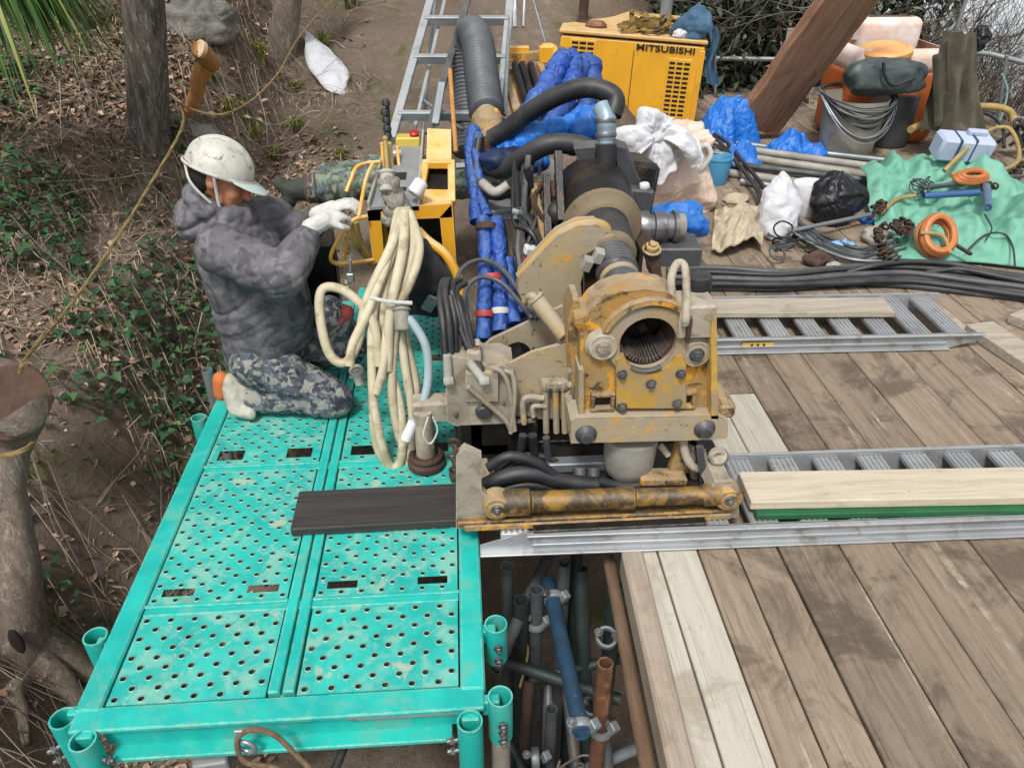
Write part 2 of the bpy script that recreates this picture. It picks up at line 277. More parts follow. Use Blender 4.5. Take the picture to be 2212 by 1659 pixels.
class MB:
    def __init__(s): s.v = []; s.f = []
    def add(s, vs, fs, M=None):
        b = len(s.v)
        s.v += [tuple((M @ Vector(p)) if M is not None else p) for p in vs]
        s.f += [tuple(i + b for i in f) for f in fs]; return s
    def box(s, c, size, rot=None, bev=.004):
        x, y, z = (a / 2 for a in size); b = min(bev, x * .45, y * .45, z * .45)
        M = Matrix.Translation(Vector(c))
        if rot is not None: M = M @ (rot.to_matrix().to_4x4() if isinstance(rot, Euler) else rot.to_4x4())
        vs = []; ix = {}
        for sx in (-1, 1):
            for sy in (-1, 1):
                for sz in (-1, 1):
                    for k, p in enumerate(((sx * x, sy * (y - b), sz * (z - b)), (sx * (x - b), sy * y, sz * (z - b)), (sx * (x - b), sy * (y - b), sz * z))):
                        ix[sx, sy, sz, k] = len(vs); vs.append(p)
        q = []
        for sg in (-1, 1):
            q.append([ix[sg, -1, -1, 0], ix[sg, 1, -1, 0], ix[sg, 1, 1, 0], ix[sg, -1, 1, 0]][::sg])
            q.append([ix[-1, sg, -1, 1], ix[-1, sg, 1, 1], ix[1, sg, 1, 1], ix[1, sg, -1, 1]][::sg])
            q.append([ix[-1, -1, sg, 2], ix[1, -1, sg, 2], ix[1, 1, sg, 2], ix[-1, 1, sg, 2]][::sg])
        for sa in (-1, 1):
            for sb in (-1, 1):
                q.append([ix[sa, sb, -1, 0], ix[sa, sb, -1, 1], ix[sa, sb, 1, 1], ix[sa, sb, 1, 0]][::sa * sb])
                q.append([ix[sa, -1, sb, 2], ix[sa, -1, sb, 0], ix[sa, 1, sb, 0], ix[sa, 1, sb, 2]][::-sa * sb])
                q.append([ix[-1, sa, sb, 1], ix[-1, sa, sb, 2], ix[1, sa, sb, 2], ix[1, sa, sb, 1]][::-sa * sb])
                for sc in (-1, 1): q.append([ix[sa, sb, sc, 0], ix[sa, sb, sc, 1], ix[sa, sb, sc, 2]][::sa * sb * sc])
        return s.add(vs, q, M)
    def bar(s, p0, p1, w, h, up=(0, 0, 1), bev=.003):
        p0, p1 = Vector(p0), Vector(p1); d = p1 - p0; y = d.normalized(); x = y.cross(Vector(up)).normalized(); z = x.cross(y)
        return s.box((p0 + p1) / 2, (w, d.length, h), Matrix((x, y, z)).transposed(), bev)
    def lathe(s, c, axis, prof, seg=20, caps=(True, True), ang=2 * math.pi, sx=1.0):
        x, y, d = frame(axis); c = Vector(c); vs = []; fs = []; n = len(prof)
        for r, h in prof:
            for k in range(seg):
                a = ang * k / seg; vs.append(c + d * h + x * (math.cos(a) * r * sx) + y * (math.sin(a) * r))
        for i in range(n - 1):
            for k in range(seg):
                k2 = (k + 1) % seg; fs.append((i * seg + k, i * seg + k2, (i + 1) * seg + k2, (i + 1) * seg + k))
        if caps[0]: fs.append(tuple(range(seg))[::-1])
        if caps[1]: fs.append(tuple((n - 1) * seg + k for k in range(seg)))
        return s.add(vs, fs)
    def cyl(s, p0, p1, r0, r1=None, seg=16, bev=.003, caps=(True, True)):
        p0, p1 = Vector(p0), Vector(p1); L = (p1 - p0).length; r1 = r0 if r1 is None else r1; b = min(bev, r0 * .3, r1 * .3, L * .3)
        if b > 1e-5 and all(caps): pr = [(r0 - b, 0), (r0, b), (r1, L - b), (r1 - b, L)]
        else: pr = [(r0, 0), (r1, L)]
        return s.lathe(p0, p1 - p0, pr, seg, caps)
    def pipe(s, p0, p1, r, t=.006, seg=18):
        """hollow open tube"""
        p0, p1 = Vector(p0), Vector(p1); L = (p1 - p0).length
        return s.lathe(p0, p1 - p0, [(r - t, 0), (r, 0), (r, L), (r - t, L), (r - t, L * .02)], seg, (False, True))
    def ring(s, c, axis, R_, r, seg=24, ms=8, flat=1.0):
        x, y, d = frame(axis); c = Vector(c); vs = []; fs = []
        for i in range(seg):
            a = 2 * math.pi * i / seg; rad = x * math.cos(a) + y * math.sin(a)
            for k in range(ms):
                b = 2 * math.pi * k / ms; vs.append(c + rad * (R_ + r * math.cos(b)) + d * (r * flat * math.sin(b)))
        for i in range(seg):
            for k in range(ms):
                fs.append((i * ms + k, ((i + 1) % seg) * ms + k, ((i + 1) % seg) * ms + (k + 1) % ms, i * ms + (k + 1) % ms))
        return s.add(vs, fs)
    def tube(s, pts, r, seg=8, closed=False, n=6, raw=False, cap=True):
        P = [Vector(p) for p in pts] if raw else smooth_path(pts, n, closed); N = len(P)
        if N < 2: return s
        T = [(P[(i + 1) % N] - P[i - 1]) if closed else (P[min(i + 1, N - 1)] - P[max(i - 1, 0)]) for i in range(N)]
        T = [t.normalized() if t.length > 1e-9 else Vector((0, 0, 1)) for t in T]
        x, y, d = frame(T[0]); vs = []; fs = []
        for i in range(N):
            if i:
                q = T[i - 1].rotation_difference(T[i]); x = q @ x
            x = (x - T[i] * x.dot(T[i])).normalized(); y = T[i].cross(x)
            t = i / max(1, N - 1); rr = r(t) if callable(r) else r
            for k in range(seg):
                a = 2 * math.pi * k / seg; vs.append(P[i] + x * (math.cos(a) * rr) + y * (math.sin(a) * rr))
        for i in range(N if closed else N - 1):
            j = (i + 1) % N
            for k in range(seg): fs.append((i * seg + k, i * seg + (k + 1) % seg, j * seg + (k + 1) % seg, j * seg + k))
        if not closed and cap: fs.append(tuple(range(seg))[::-1]); fs.append(tuple((N - 1) * seg + k for k in range(seg)))
        return s.add(vs, fs)
    def prism(s, poly, depth):
        """poly: 3-D outline (planar), extruded along vector depth"""
        n = len(poly); P = [Vector(p) for p in poly]; D = Vector(depth); nn = Vector((0, 0, 0))
        for i in range(n): nn += P[i].cross(P[(i + 1) % n])
        if nn.dot(D) > 0: P = P[::-1]
        vs = P + [p + D for p in P]; fs = [tuple(range(n)), tuple(range(2 * n - 1, n - 1, -1))]
        for i in range(n): j = (i + 1) % n; fs.append((i, n + i, n + j, j))
        return s.add(vs, fs)
    def star(s, c, outer, rin, depth, seg=48, irr=1.0):
        """plate in the x-z plane with a round hole: outer(angle) is the rim radius, depth along +y"""
        vs = []; fs = []; c = Vector(c)
        for L in (0, 1):
            for kind in (0, 1):
                for k in range(seg):
                    a = 2 * math.pi * k / seg; r = rin if kind == 0 else outer(a)
                    vs.append(c + Vector((math.cos(a) * r, depth * L, math.sin(a) * r)))
        A = lambda L, kind, k: L * 2 * seg + kind * seg + k % seg
        for k in range(seg):
            fs.append((A(0, 0, k), A(0, 0, k + 1), A(0, 1, k + 1), A(0, 1, k))[::-1]); fs.append((A(1, 0, k), A(1, 0, k + 1), A(1, 1, k + 1), A(1, 1, k)))
            fs.append((A(0, 0, k), A(0, 0, k + 1), A(1, 0, k + 1), A(1, 0, k))); fs.append((A(0, 1, k), A(0, 1, k + 1), A(1, 1, k + 1), A(1, 1, k))[::-1])
        return s.add(vs, fs)
    def ell(s, c, rad, rot=None, nu=16, nv=10):
        M = Matrix.Translation(Vector(c))
        if rot is not None: M = M @ (rot.to_matrix().to_4x4() if isinstance(rot, Euler) else rot.to_4x4())
        vs = []; fs = []
        for j in range(1, nv):
            b = math.pi * j / nv - math.pi / 2
            for i in range(nu):
                a = 2 * math.pi * i / nu; vs.append((math.cos(a) * math.cos(b) * rad[0], math.sin(a) * math.cos(b) * rad[1], math.sin(b) * rad[2]))
        lo = len(vs); vs.append((0, 0, -rad[2])); hi = len(vs); vs.append((0, 0, rad[2]))
        for j in range(nv - 2):
            for i in range(nu): fs.append((j * nu + i, j * nu + (i + 1) % nu, (j + 1) * nu + (i + 1) % nu, (j + 1) * nu + i))
        for i in range(nu): fs.append((lo, (i + 1) % nu, i)); fs.append((hi, (nv - 2) * nu + i, (nv - 2) * nu + (i + 1) % nu))
        return s.add(vs, fs, M)
    def limb(s, p0, p1, r0, r1, seg=14):
        """tapered capsule for a figure"""
        p0, p1 = Vector(p0), Vector(p1); s.cyl(p0, p1, r0, r1, seg, 0); s.ell(p0, (r0,) * 3, None, seg, 8); s.ell(p1, (r1,) * 3, None, seg, 8); return s
    def bolt(s, c, axis, r, h, seg=6):
        d = Vector(axis).normalized(); c = Vector(c); s.cyl(c, c + d * h * .25, r * 1.45, None, 14, .001)
        s.cyl(c + d * h * .25, c + d * h, r * 1.1, None, seg, .0015); s.cyl(c + d * h, c + d * h * 1.35, r * .55, None, 8, .001); return s
    def grid(s, fn, nu, nv, closed_u=False):
        vs = [fn(i / nu, j / nv) for j in range(nv + 1) for i in range(nu + (0 if closed_u else 1))]; W = nu if closed_u else nu + 1; fs = []
        for j in range(nv):
            for i in range(nu):
                a = j * W + i; b = j * W + (i + 1) % W; fs.append((a, b, b + W, a + W))
        return s.add(vs, fs)
    def build(s, name, mat, parent=None, angle=42, origin=None, mats=None, matidx=None):
        vs = np.array([tuple(v) for v in s.v], dtype=np.float64)
        if origin is None:
            lo, hi = vs.min(0), vs.max(0); origin = (lo + hi) / 2
            if parent is None: origin[2] = lo[2]
        origin = np.array(tuple(origin), dtype=np.float64)
        me = bpy.data.meshes.new(name); me.from_pydata((vs - origin).tolist(), [], s.f); me.update()
        me.polygons.foreach_set('use_smooth', [True] * len(me.polygons))
        me.set_sharp_from_angle(angle=R(angle))
        for m in (mats or [mat]): me.materials.append(m)
        if matidx is not None: me.polygons.foreach_set('material_index', matidx)
        return link(name, me, parent, origin)
def link(name, me, parent, origin):
    o = bpy.data.objects.new(name, me); COL.objects.link(o)
    if parent is not None:
        o.parent = parent; o.location = Vector(origin) - ORIGIN[parent.name]
    else: o.location = Vector(origin)
    ORIGIN[o.name] = Vector(origin); return o
def thing(name, label, cat, loc, group=None):
    o = bpy.data.objects.new(name, None); COL.objects.link(o); o.location = Vector(loc); o.empty_display_size = .1
    ORIGIN[o.name] = Vector(loc); o['label'] = label; o['category'] = cat
    if group: o['group'] = group
    return o
def tag(o, label=None, cat=None, group=None, kind=None):
    for k, v in (('label', label), ('category', cat), ('group', group), ('kind', kind)):
        if v: o[k] = v
    return o
def dup(o, offset, parent='same', rot=None, scale=None):
    """copy one object (mesh shared); children are copied by the caller's loop"""
    c = o.copy(); COL.objects.link(c); par = o.parent if parent == 'same' else parent; c.parent = par
    c.location = o.location + Vector(offset)
    if rot is not None: c.rotation_euler = rot
    if scale is not None: c.scale = scale
    ORIGIN[c.name] = ORIGIN[o.name] + Vector(offset); return c
def dup_tree(o, loc, rotz=0, label=None, scale=1.0):
    r = o.copy(); COL.objects.link(r); r.location = Vector(loc); r.rotation_euler = (0, 0, rotz); r.scale = (scale,) * 3; ORIGIN[r.name] = Vector(loc)
    if label: r['label'] = label
    for ch in list(o.children):
        c = ch.copy(); COL.objects.link(c); c.parent = r
        for g in list(ch.children): d = g.copy(); COL.objects.link(d); d.parent = c
    return r
def fuse(mb, voxel, it=4, wr=None):
    """merge overlapping shapes into one continuous skin"""
    me = bpy.data.meshes.new('tmp'); me.from_pydata([tuple(v) for v in mb.v], [], mb.f); o = bpy.data.objects.new('tmp', me); COL.objects.link(o)
    m = o.modifiers.new('r', 'REMESH'); m.mode = 'VOXEL'; m.voxel_size = voxel
    m = o.modifiers.new('s', 'SMOOTH'); m.iterations = it; m.factor = .5
    dg = bpy.context.evaluated_depsgraph_get(); ev = o.evaluated_get(dg); m2 = bpy.data.meshes.new_from_object(ev)
    bpy.data.objects.remove(o); bpy.data.meshes.remove(me)
    r = MB(); r.v = [Vector(v.co) for v in m2.vertices]; r.f = [tuple(p.vertices) for p in m2.polygons]
    if wr:
        for v in m2.vertices: r.v[v.index] = r.v[v.index] + v.normal * wr(v.co, v.normal)
    bpy.data.meshes.remove(m2); return r
def nz(p, s=1.0, off=0.0): return noise.noise(Vector(p) * s + Vector((off, off * .7, off * 1.3)))
def ridge(p, s=1.0, off=0.0, sharp=1.0):
    return (1 - min(1, abs(nz(p, s, off)) * 2.2)) ** (1.5 * sharp)
def crumple(p, s, off=0.0):
    q = Vector(p) * s + Vector((off, off * .7, off * 1.3)); g = noise.noise; o = Vector((17.3, 5.1, 9.7))
    return max(g(q), g(q + o)) - max(g(q + o * 2), g(q + o * 3))
def wrinkle(amp, s, off=0.0, aniso=(1, 1, 1)):
    A = Vector(aniso)
    def f(p, n):
        q = Vector((p[0] * A.x, p[1] * A.y, p[2] * A.z)); d = Vector((nz(q, s * .7, off + 9), nz(q, s * .7, off + 4), 0)) * .35 / s
        return amp * (ridge(q + d, s, off) - .35 + .5 * (ridge(q + d, s * 2.1, off + 3) - .3))
    return f
def bag(c, rad, amp=.03, s=6, off=0.0, nu=56, nv=36, flat=.0, pinch=None, boxy=2.0, rot=None, zmin=None):
    """filled or crumpled sack: rounded shape with creases; sits on zmin"""
    m = MB(); c = Vector(c); Rm = rot.to_matrix() if rot is not None else None
    def fn(u, v):
        a = 2 * math.pi * u; b = math.pi * (v - .5)
        e = 2 / boxy; cs = lambda t: math.copysign(abs(math.cos(t)) ** e, math.cos(t)); sn = lambda t: math.copysign(abs(math.sin(t)) ** e, math.sin(t))
        d = Vector((cs(a) * cs(b), sn(a) * cs(b), sn(b)))
        k = 1.0
        if pinch: k = pinch(v, a)
        p = Vector((d.x * rad[0] * k, d.y * rad[1] * k, d.z * rad[2]))
        lump = 1 + .16 * nz(d, 1.7, off)
        p = p * lump + d * (amp * (1.5 * crumple(p, s * .55, off) + .8 * crumple(p, s * 1.25, off + 13) + .3 * crumple(p, s * 3, off + 29)))
        if Rm: p = Rm @ p
        p = c + p
        if zmin is not None and p.z < zmin: p.z = zmin + (p.z - zmin) * .02
        return p
    return m.grid(fn, nu, nv, True)
def cloth(fn, nu, nv, th=.006):
    """double-sided sheet with thickness: fn(u,v) -> point"""
    m = MB(); m.grid(fn, nu, nv); n = len(m.v); W = nu + 1
    top = [Vector(p) for p in m.v]; m.v = [tuple(p) for p in top] + [tuple(p - Vector((0, 0, th))) for p in top]
    f0 = list(m.f); m.f = f0 + [tuple(i + n for i in f)[::-1] for f in f0]
    edge = [i for i in range(W)] + [j * W + nu for j in range(1, nv + 1)] + [nv * W + i for i in range(nu - 1, -1, -1)] + [j * W for j in range(nv - 1, 0, -1)]
    for a, b in zip(edge, edge[1:] + edge[:1]): m.f.append((b, a, a + n, b + n))
    return m
def ray_outline(poly, c):
    """outline (2-D points) -> radius as a function of angle about c"""
    P = [(x - c[0], y - c[1]) for x, y in poly]
    def f(a):
        dx, dy = math.cos(a), math.sin(a); best = 0
        for (x1, y1), (x2, y2) in zip(P, P[1:] + P[:1]):
            ex, ey = x2 - x1, y2 - y1; den = dx * ey - dy * ex
            if abs(den) < 1e-9: continue
            t = (x1 * ey - y1 * ex) / den; u = (x1 * dy - y1 * dx) / den
            if t > 0 and -1e-6 <= u <= 1 + 1e-6: best = max(best, t)
        return best
    return f

def fan(c, d, L, spread, folds, amp, seed=0):
    """gathered cloth spreading from a knot at c towards d: radiating folds, ragged edge"""
    c = Vector(c); d = Vector(d).normalized(); nrm = Vector((0, -.75, .66)); nrm = (nrm - d * nrm.dot(d)).normalized(); s_ = d.cross(nrm)
    def fn(u, v):
        a = (u - .5) * 2 * R(spread); l = L * (.8 + .35 * nz((u * 3, seed, 0), 1.6, seed)) * v
        p = c + (d * math.cos(a) + s_ * math.sin(a)) * l
        ph = folds * (u + .05 * nz((u * 2, v * 2, seed), 1.5)) ; tri = 1.5 * crumple((ph * .85, v * .8, seed), 1.0, seed) + .8 * crumple((ph * 2.1, v * 1.6, seed), 1.0, seed + 5)
        return p + nrm * (amp * .7 * (v ** .7) * tri * (1 + .6 * nz((u * 6, seed, 0), 1)) + .09 * math.sin(math.pi * min(1, v * 1.05)) * L / .3 + .05 * crumple((u * 1.2, v * 1.2, seed * .1), 3.2, seed) * v) - Vector((0, 0, .10 * v * v))
    return cloth(fn, 70, 30, .008)
def heap(c, rx, ry, h, amp, off):
    """crumpled sheet dropped in a heap: creased facets, ragged hem on the ground"""
    c = Vector(c)
    def fn(u, v):
        a = 2 * math.pi * u; Re = 1 + .28 * nz((math.cos(a), math.sin(a), 0), 1.6, off) + .10 * nz((math.cos(a) * 2, math.sin(a) * 2, 0), 2.5, off)
        x, y = math.cos(a) * rx * Re * v, math.sin(a) * ry * Re * v; q = Vector((x, y, 0)) * (1 / max(rx, .2)) * .3
        z = h * (1 - v ** 2.2) * (1 + .5 * nz((x, y, 0), 3, off)) + min(1, (1 - v) * 5 + .25) * amp * (1.3 * crumple((x, y, .0), 5.5, off) + .9 * crumple((x, y, .3), 11, off + 7) + .4 * crumple((x, y, .3), 24, off + 3)) + .025
        j = Vector((crumple((x, y, 2), 6, off), crumple((x, y, 5), 6, off), 0)) * .03
        return c + Vector((x, y, max(.012 + .01 * v, z))) + j
    return cloth(fn, 110, 44, .006)
# ------------------------------------------------------------------ terrain
def ss(a, b, x):
    t = min(1, max(0, (x - a) / (b - a))); return t * t * (3 - 2 * t)
def tz(x, y, fine=True):
    u = -1.28 - x
    floor = -0.95 + 0.28 * max(0, y - 2.6) + .2 * max(0, y - 5.2) - .25 * ss(1.6, .6, y)
    left = 0.70 * ss(.12, .62, u + .18 * nz((x * .2, y * .9, 0), 1.3, 5)) + .42 * max(0, u - .5) * ss(-.3, 1.2, u) if u > -.3 else 0
    under = -.9 * ss(-.25, .25, x) * ss(4.6, 3.0, y)
    flat = ss(.4, 2.6, x - .12 * (y - 4))                      # terrace behind the timber deck
    z = floor + left + under
    if y > 4.5:
        zt = -.75 + .35 * ss(7.6, 9.5, y) + .10 * max(0, y - 9.5)
        z = z * (1 - flat) + zt * flat
    z -= 1.6 * max(0, x - 5.6 - .1 * max(0, y - 9)) ** 1.1 if x > 5.6 + .1 * max(0, y - 9) else 0
    z -= .9 * max(0, y - 24)
    if fine:
        z += .16 * nz((x, y, 0), .8, 2) + .07 * nz((x, y, 0), 2.3, 7) + .028 * nz((x, y, 0), 7, 1) + .014 * nz((x, y, 0), 17, 3)
    return z
def T(x, y):
    """where the line of sight meets the ground"""
    r = ray(x, y); t = .8
    p = Vector((0, 0, CAM_H))
    while t < 40:
        q = p + r * t
        if q.z < tz(q.x, q.y): break
        t += .03
    return p + r * t
xs = np.concatenate([np.arange(-14, -4, .3), np.arange(-4, 2.5, .05), np.arange(2.5, 8, .12), np.arange(8, 40, 1.2)])
ys = np.concatenate([np.arange(-3, .4, .3), np.arange(.4, 8, .05), np.arange(8, 14, .12), np.arange(14, 46, .8)])
m = MB(); W = len(xs)
m.v = [(x, y, max(-45, tz(x, y))) for y in ys for x in xs]
m.f = [(j * W + i, j * W + i + 1, (j + 1) * W + i + 1, (j + 1) * W + i) for j in range(len(ys) - 1) for i in range(W - 1)]
t = NT('hillside_earth'); v = t.coord((1, 1, 1), 'Object', False)
n1 = t.noise(v, 1.1, 8, .65); n2 = t.noise(v, 9, 9, .75); n3 = t.noise(v, 38, 6, .8)
c = t.ramp(n1, [(.32, hx('#665a4e')), (.5, hx('#807163')), (.68, hx('#766a5a'))])
c = t.mix(t.mul(t.mask(n2, .5, .68), .7), c, hx('#94867a')); c = t.mix(t.mul(t.mask(n3, .52, .7), .75), c, hx('#423b34'))
c = t.mix(t.mul(t.mask(t.noise(v, 2.4, 8, .7, .5), .53, .64), .75), c, hx('#5c6138')); c = t.mix(t.mul(t.mask(t.noise(v, 5.5, 9, .75, .4), .56, .64), .6), c, hx('#8b8880'))
t.bump(n2, .9, .05); mt_earth = t.fin(c, .95, 0, .15)
tag(m.build('hillside', mt_earth, angle=180, origin=(0, 0, 0)), kind='structure')

# water and far shore seen past the railing
m = MB(); m.add([(-1500, 30, -46), (3000, 30, -46), (3000, 3500, -46), (-1500, 3500, -46)], [(0, 1, 2, 3)])
t = NT('hazy_sea_water'); v = t.coord((.02, .05, 1), 'Object', False); t.bump(t.noise(v, 3, 6), .25, 1.0); mt_sea = t.fin(hx('#c3cbd0'), .45, 0)  # pale base colour holds the haze and the overcast reflection
tag(m.build('sea', mt_sea), kind='structure')

# ------------------------------------------------------------------ leaf litter, ivy, grass, twigs
LEAF = ISLAND('fallen_leaves', [(0, '#614a3d'), (.2, '#8f7160'), (.45, '#ab8b78'), (.6, '#7a6252'), (.8, '#bfa38e'), (.93, '#c9b496'), (1, '#8a5442')], .85)
IVY = ISLAND('ivy_leaves', [(0, '#24402a'), (.3, '#315233'), (.55, '#3e6342'), (.75, '#527546'), (.9, '#2c4a3a'), (1, '#7d9060')], .45, .2)
DULL = ISLAND('dull_evergreen_leaves', [(0, '#2b332b'), (.35, '#3c463a'), (.6, '#505a4c'), (.85, '#6b7363'), (1, '#7f8672')], .5, .15)
GRASS = ISLAND('grass_blades', [(0, '#4a5a26'), (.3, '#61702f'), (.6, '#7f8640'), (.8, '#9a9552'), (1, '#b3a468')], .7, .25)
PALM = ISLAND('long_green_leaves', [(0, '#2d4a22'), (.35, '#44662e'), (.65, '#5d7f3a'), (.88, '#7a9350'), (1, '#a89a5a')], .45, .25)
TWIG = ISLAND('dry_twigs', [(0, '#5a4f44'), (.35, '#7d7062'), (.7, '#a39584'), (.9, '#bdb09c'), (1, '#463a32')], .9)
TWIGD = ISLAND('bare_branches', [(0, '#3f3832'), (.4, '#5a5149'), (.75, '#766c62'), (1, '#8f8578')], .9)
def leaf(m, p, L, W, yaw, tilt, roll, fold=.25):
    M = Matrix.Translation(Vector(p)) @ Euler((roll, tilt, yaw), 'ZYX' if False else 'XYZ').to_matrix().to_4x4()
    z = fold * W
    m.add([(0, 0, 0), (L * .45, -W, z), (L, 0, -L * .1), (L * .45, W, z)], [(0, 1, 2), (0, 2, 3)], M)
def leaf5(m, p, L, W, yaw, tilt, roll):
    M = Matrix.Translation(Vector(p)) @ Euler((roll, tilt, yaw)).to_matrix().to_4x4()
    z = .2 * W
    m.add([(0, 0, 0), (L * .3, -W, z), (L * .62, -W * .5, z * .5), (L, 0, -L * .12), (L * .62, W * .5, z * .5), (L * .3, W, z), (L * .4, 0, 0)], [(0, 1, 6), (1, 2, 6), (2, 3, 6), (3, 4, 6), (4, 5, 6), (5, 0, 6)], M)
m = MB(); k = 0
while k < 75000:
    y = 1.0 + 12 * rnd.random() ** 1.5; x = -6 + (9.5 if k % 3 == 0 else 5.2) * rnd.random()
    d = nz((x, y, 0), 1.1, 11)
    onpath = ss(-1.2, -.2, x + .17 * (y - 4)) * ss(4.5, 5.5, y)
    if rnd.random() > .62 + d * 1.1 - .68 * onpath: k += .15; continue
    if y < 3.4 and -2.05 < x < -1.2 and rnd.random() < .72: k += .3; continue
    s = rnd.uniform(.016, .058) * (1.2 if y > 5 else 1)
    leaf(m, (x, y, tz(x, y) + rnd.uniform(.002, .02)), s, s * rnd.uniform(.2, .42), rnd.uniform(0, 6.28), rnd.uniform(-.5, .5), rnd.uniform(-.5, .5)); k += 1
tag(m.build('fallen_leaves', LEAF, angle=180, origin=(0, 0, 0)), kind='stuff')
m = MB(); k = 0; tries = 0
while k < 6500 and tries < 160000:
    tries += 1; x = -4.8 + 3.75 * rnd.random(); y = 1.2 + 4.2 * rnd.random()
    g = nz((x, y, 0), 1.5, 21) + .35 * nz((x, y, 0), 4.5, 3) + .25 * ss(-1.4, -2.0, x) - .30 * ss(4.3, 5.2, y) - .5 * ss(-1.35, -1.15, x) - .3 * ss(2.3, 1.5, y)
    if g < .20 + rnd.uniform(-.10, .12): continue
    if y < 3.3 and x > -1.75 and rnd.random() < .75: continue
    z = tz(x, y); h = rnd.uniform(.01, .24) * min(1, .3 + g * 1.3)
    s = rnd.uniform(.03, .072)
    leaf5(m, (x, y, z + h), s, s * .42, rnd.uniform(0, 6.28), rnd.uniform(-.2, .7), rnd.uniform(-.6, .6)); k += 1
tag(m.build('ivy_ground_cover', IVY, angle=180, origin=(0, 0, 0)), kind='stuff')
m = MB()
for k in range(3400):
    y = 1.0 + 8 * rnd.random() ** 1.2; x = -1.3 - 3.8 * rnd.random() + .12 * max(0, y - 4)
    L = rnd.uniform(.12, .5); a = rnd.uniform(0, 6.28); z0 = rnd.uniform(0, .05); P = []; lift = rnd.uniform(0, .22) * (rnd.random() < .5)
    for i in range(4):
        q = i / 3; xx = x + math.cos(a) * L * q + rnd.uniform(-.02, .02); yy = y + math.sin(a) * L * q + rnd.uniform(-.02, .02)
        P.append((xx, yy, tz(xx, yy) + .012 + z0 + lift * q))
    m.tube(P, rnd.uniform(.0013, .0035), 3, n=2, cap=False)
tag(m.build('dry_twigs', TWIG, angle=180, origin=(0, 0, 0)), kind='stuff')
m = MB()
for k in range(15000):                                              # dry straw and thin grass lying on the bank
    y = 1.6 + 7.5 * rnd.random(); x = -1.25 - 3.6 * rnd.random() + .2 * max(0, y - 4.2)
    if nz((x, y, 0), 1.3, 31) < -.12: continue
    a = rnd.uniform(0, 6.28); L = rnd.uniform(.06, .2); z = tz(x, y)
    dx, dy = math.cos(a) * L, math.sin(a) * L; wv = Vector((-dy, dx, 0)).normalized() * .0026
    p0 = Vector((x, y, z + .004)); p1 = Vector((x + dx * .5, y + dy * .5, z + rnd.uniform(.01, .05))); p2 = Vector((x + dx, y + dy, tz(x + dx, y + dy) + .01))
    m.add([p0 - wv, p0 + wv, p1 + wv, p2, p1 - wv], [(0, 1, 2, 4), (4, 2, 3)])
tag(m.build('dry_straw', ISLAND('dry_straw', [(0, '#8d7d6a'), (.3, '#ab9782'), (.55, '#bca892'), (.75, '#857350'), (.9, '#6b5a4c'), (1, '#cfbfa2')], .85), angle=180, origin=(0, 0, 0)), kind='stuff')
def tuft(m, p, n, L, spread, w=.006, droop=.6):
    p = Vector(p)
    for k in range(n):
        a = rnd.uniform(0, 6.28); l = L * rnd.uniform(.5, 1.1); s = rnd.uniform(.15, 1) * spread; q = p + Vector((rnd.gauss(0, .02), rnd.gauss(0, .02), 0)); d = Vector((math.cos(a), math.sin(a), 0)); sd_ = Vector((-d.y, d.x, 0)) * w
        pts = [q, q + d * s * .35 * l + Vector((0, 0, l * .55)), q + d * s * .75 * l + Vector((0, 0, l * .8 * (1 - .3 * droop * s))), q + d * s * 1.15 * l + Vector((0, 0, l * (.85 - droop * s * .8)))]
        ws = (.8, 1, .8, .05); vs = []
        for pt, ww in zip(pts, ws): vs += [pt - sd_ * ww, pt + sd_ * ww]
        m.add(vs, [(0, 1, 3, 2), (2, 3, 5, 4), (4, 5, 7, 6)])
places = [(548, 300, 'bright green grass tuft just right of the worker\'s helmet', .17), (640, 285, 'grass tuft on the brown slope between helmet and ladder', .17), (495, 245, 'yellowish grass tuft right of the peeled branch stub', .18), (640, 200, 'green grass tuft below the white sack on the slope', .16), (700, 105, 'grass tuft beside the pointed tip of the white sack', .2), (560, 130, 'dry mossy grass tuft left of the thin tree', .2), (590, 345, 'olive grass tuft low on the slope right of the helmet brim', .14), (735, 345, 'low mossy tuft near the left foot of the ladder', .12), (455, 180, 'small grass tuft beside the peeled branch', .14), (760, 20, 'olive grass clump at the top edge of the slope', .25)]
for i, (px, py, lb, L) in enumerate(places):
    p = T(px, py); m = MB(); tuft(m, (0, 0, 0), 90, L * .85, .9, .004); 
    m.v = [tuple(Vector(q) + p) for q in m.v]
    tag(m.build('grass_tuft', GRASS, angle=180, origin=p), lb, 'grass tuft', 'grass tufts on the earth slope')

ROCK = MAT('grey_mossy_rock', '#96938b', '#726e66', 5, .95, 0, .9, dirt='#5c6040', dlo=.52, dhi=.64, dscale=4, chips='#a5a39c', clo=.58, chi=.66, cscale=14, bdist=.03)
for px, py, rr, lb in ((410, 45, (.32, .22, .19), 'big grey rock face at the top behind the straight grey tree'), (425, 285, (.17, .15, .13), 'grey rock just above the worker helmet')):
    q = T(px, py) + Vector((0, .05, -.03)); m = MB(); m.ell(q, rr, None, 44, 30); m.v = [tuple(Vector(p) + (Vector(p) - q) * (.45 * crumple(Vector(p), 3.2, px) + .25 * crumple(Vector(p), 8, px) + .12 * crumple(Vector(p), 20, px))) for p in m.v]
    tag(m.build('rock', ROCK, angle=180), lb, 'rock', 'rocks in the earth slope')
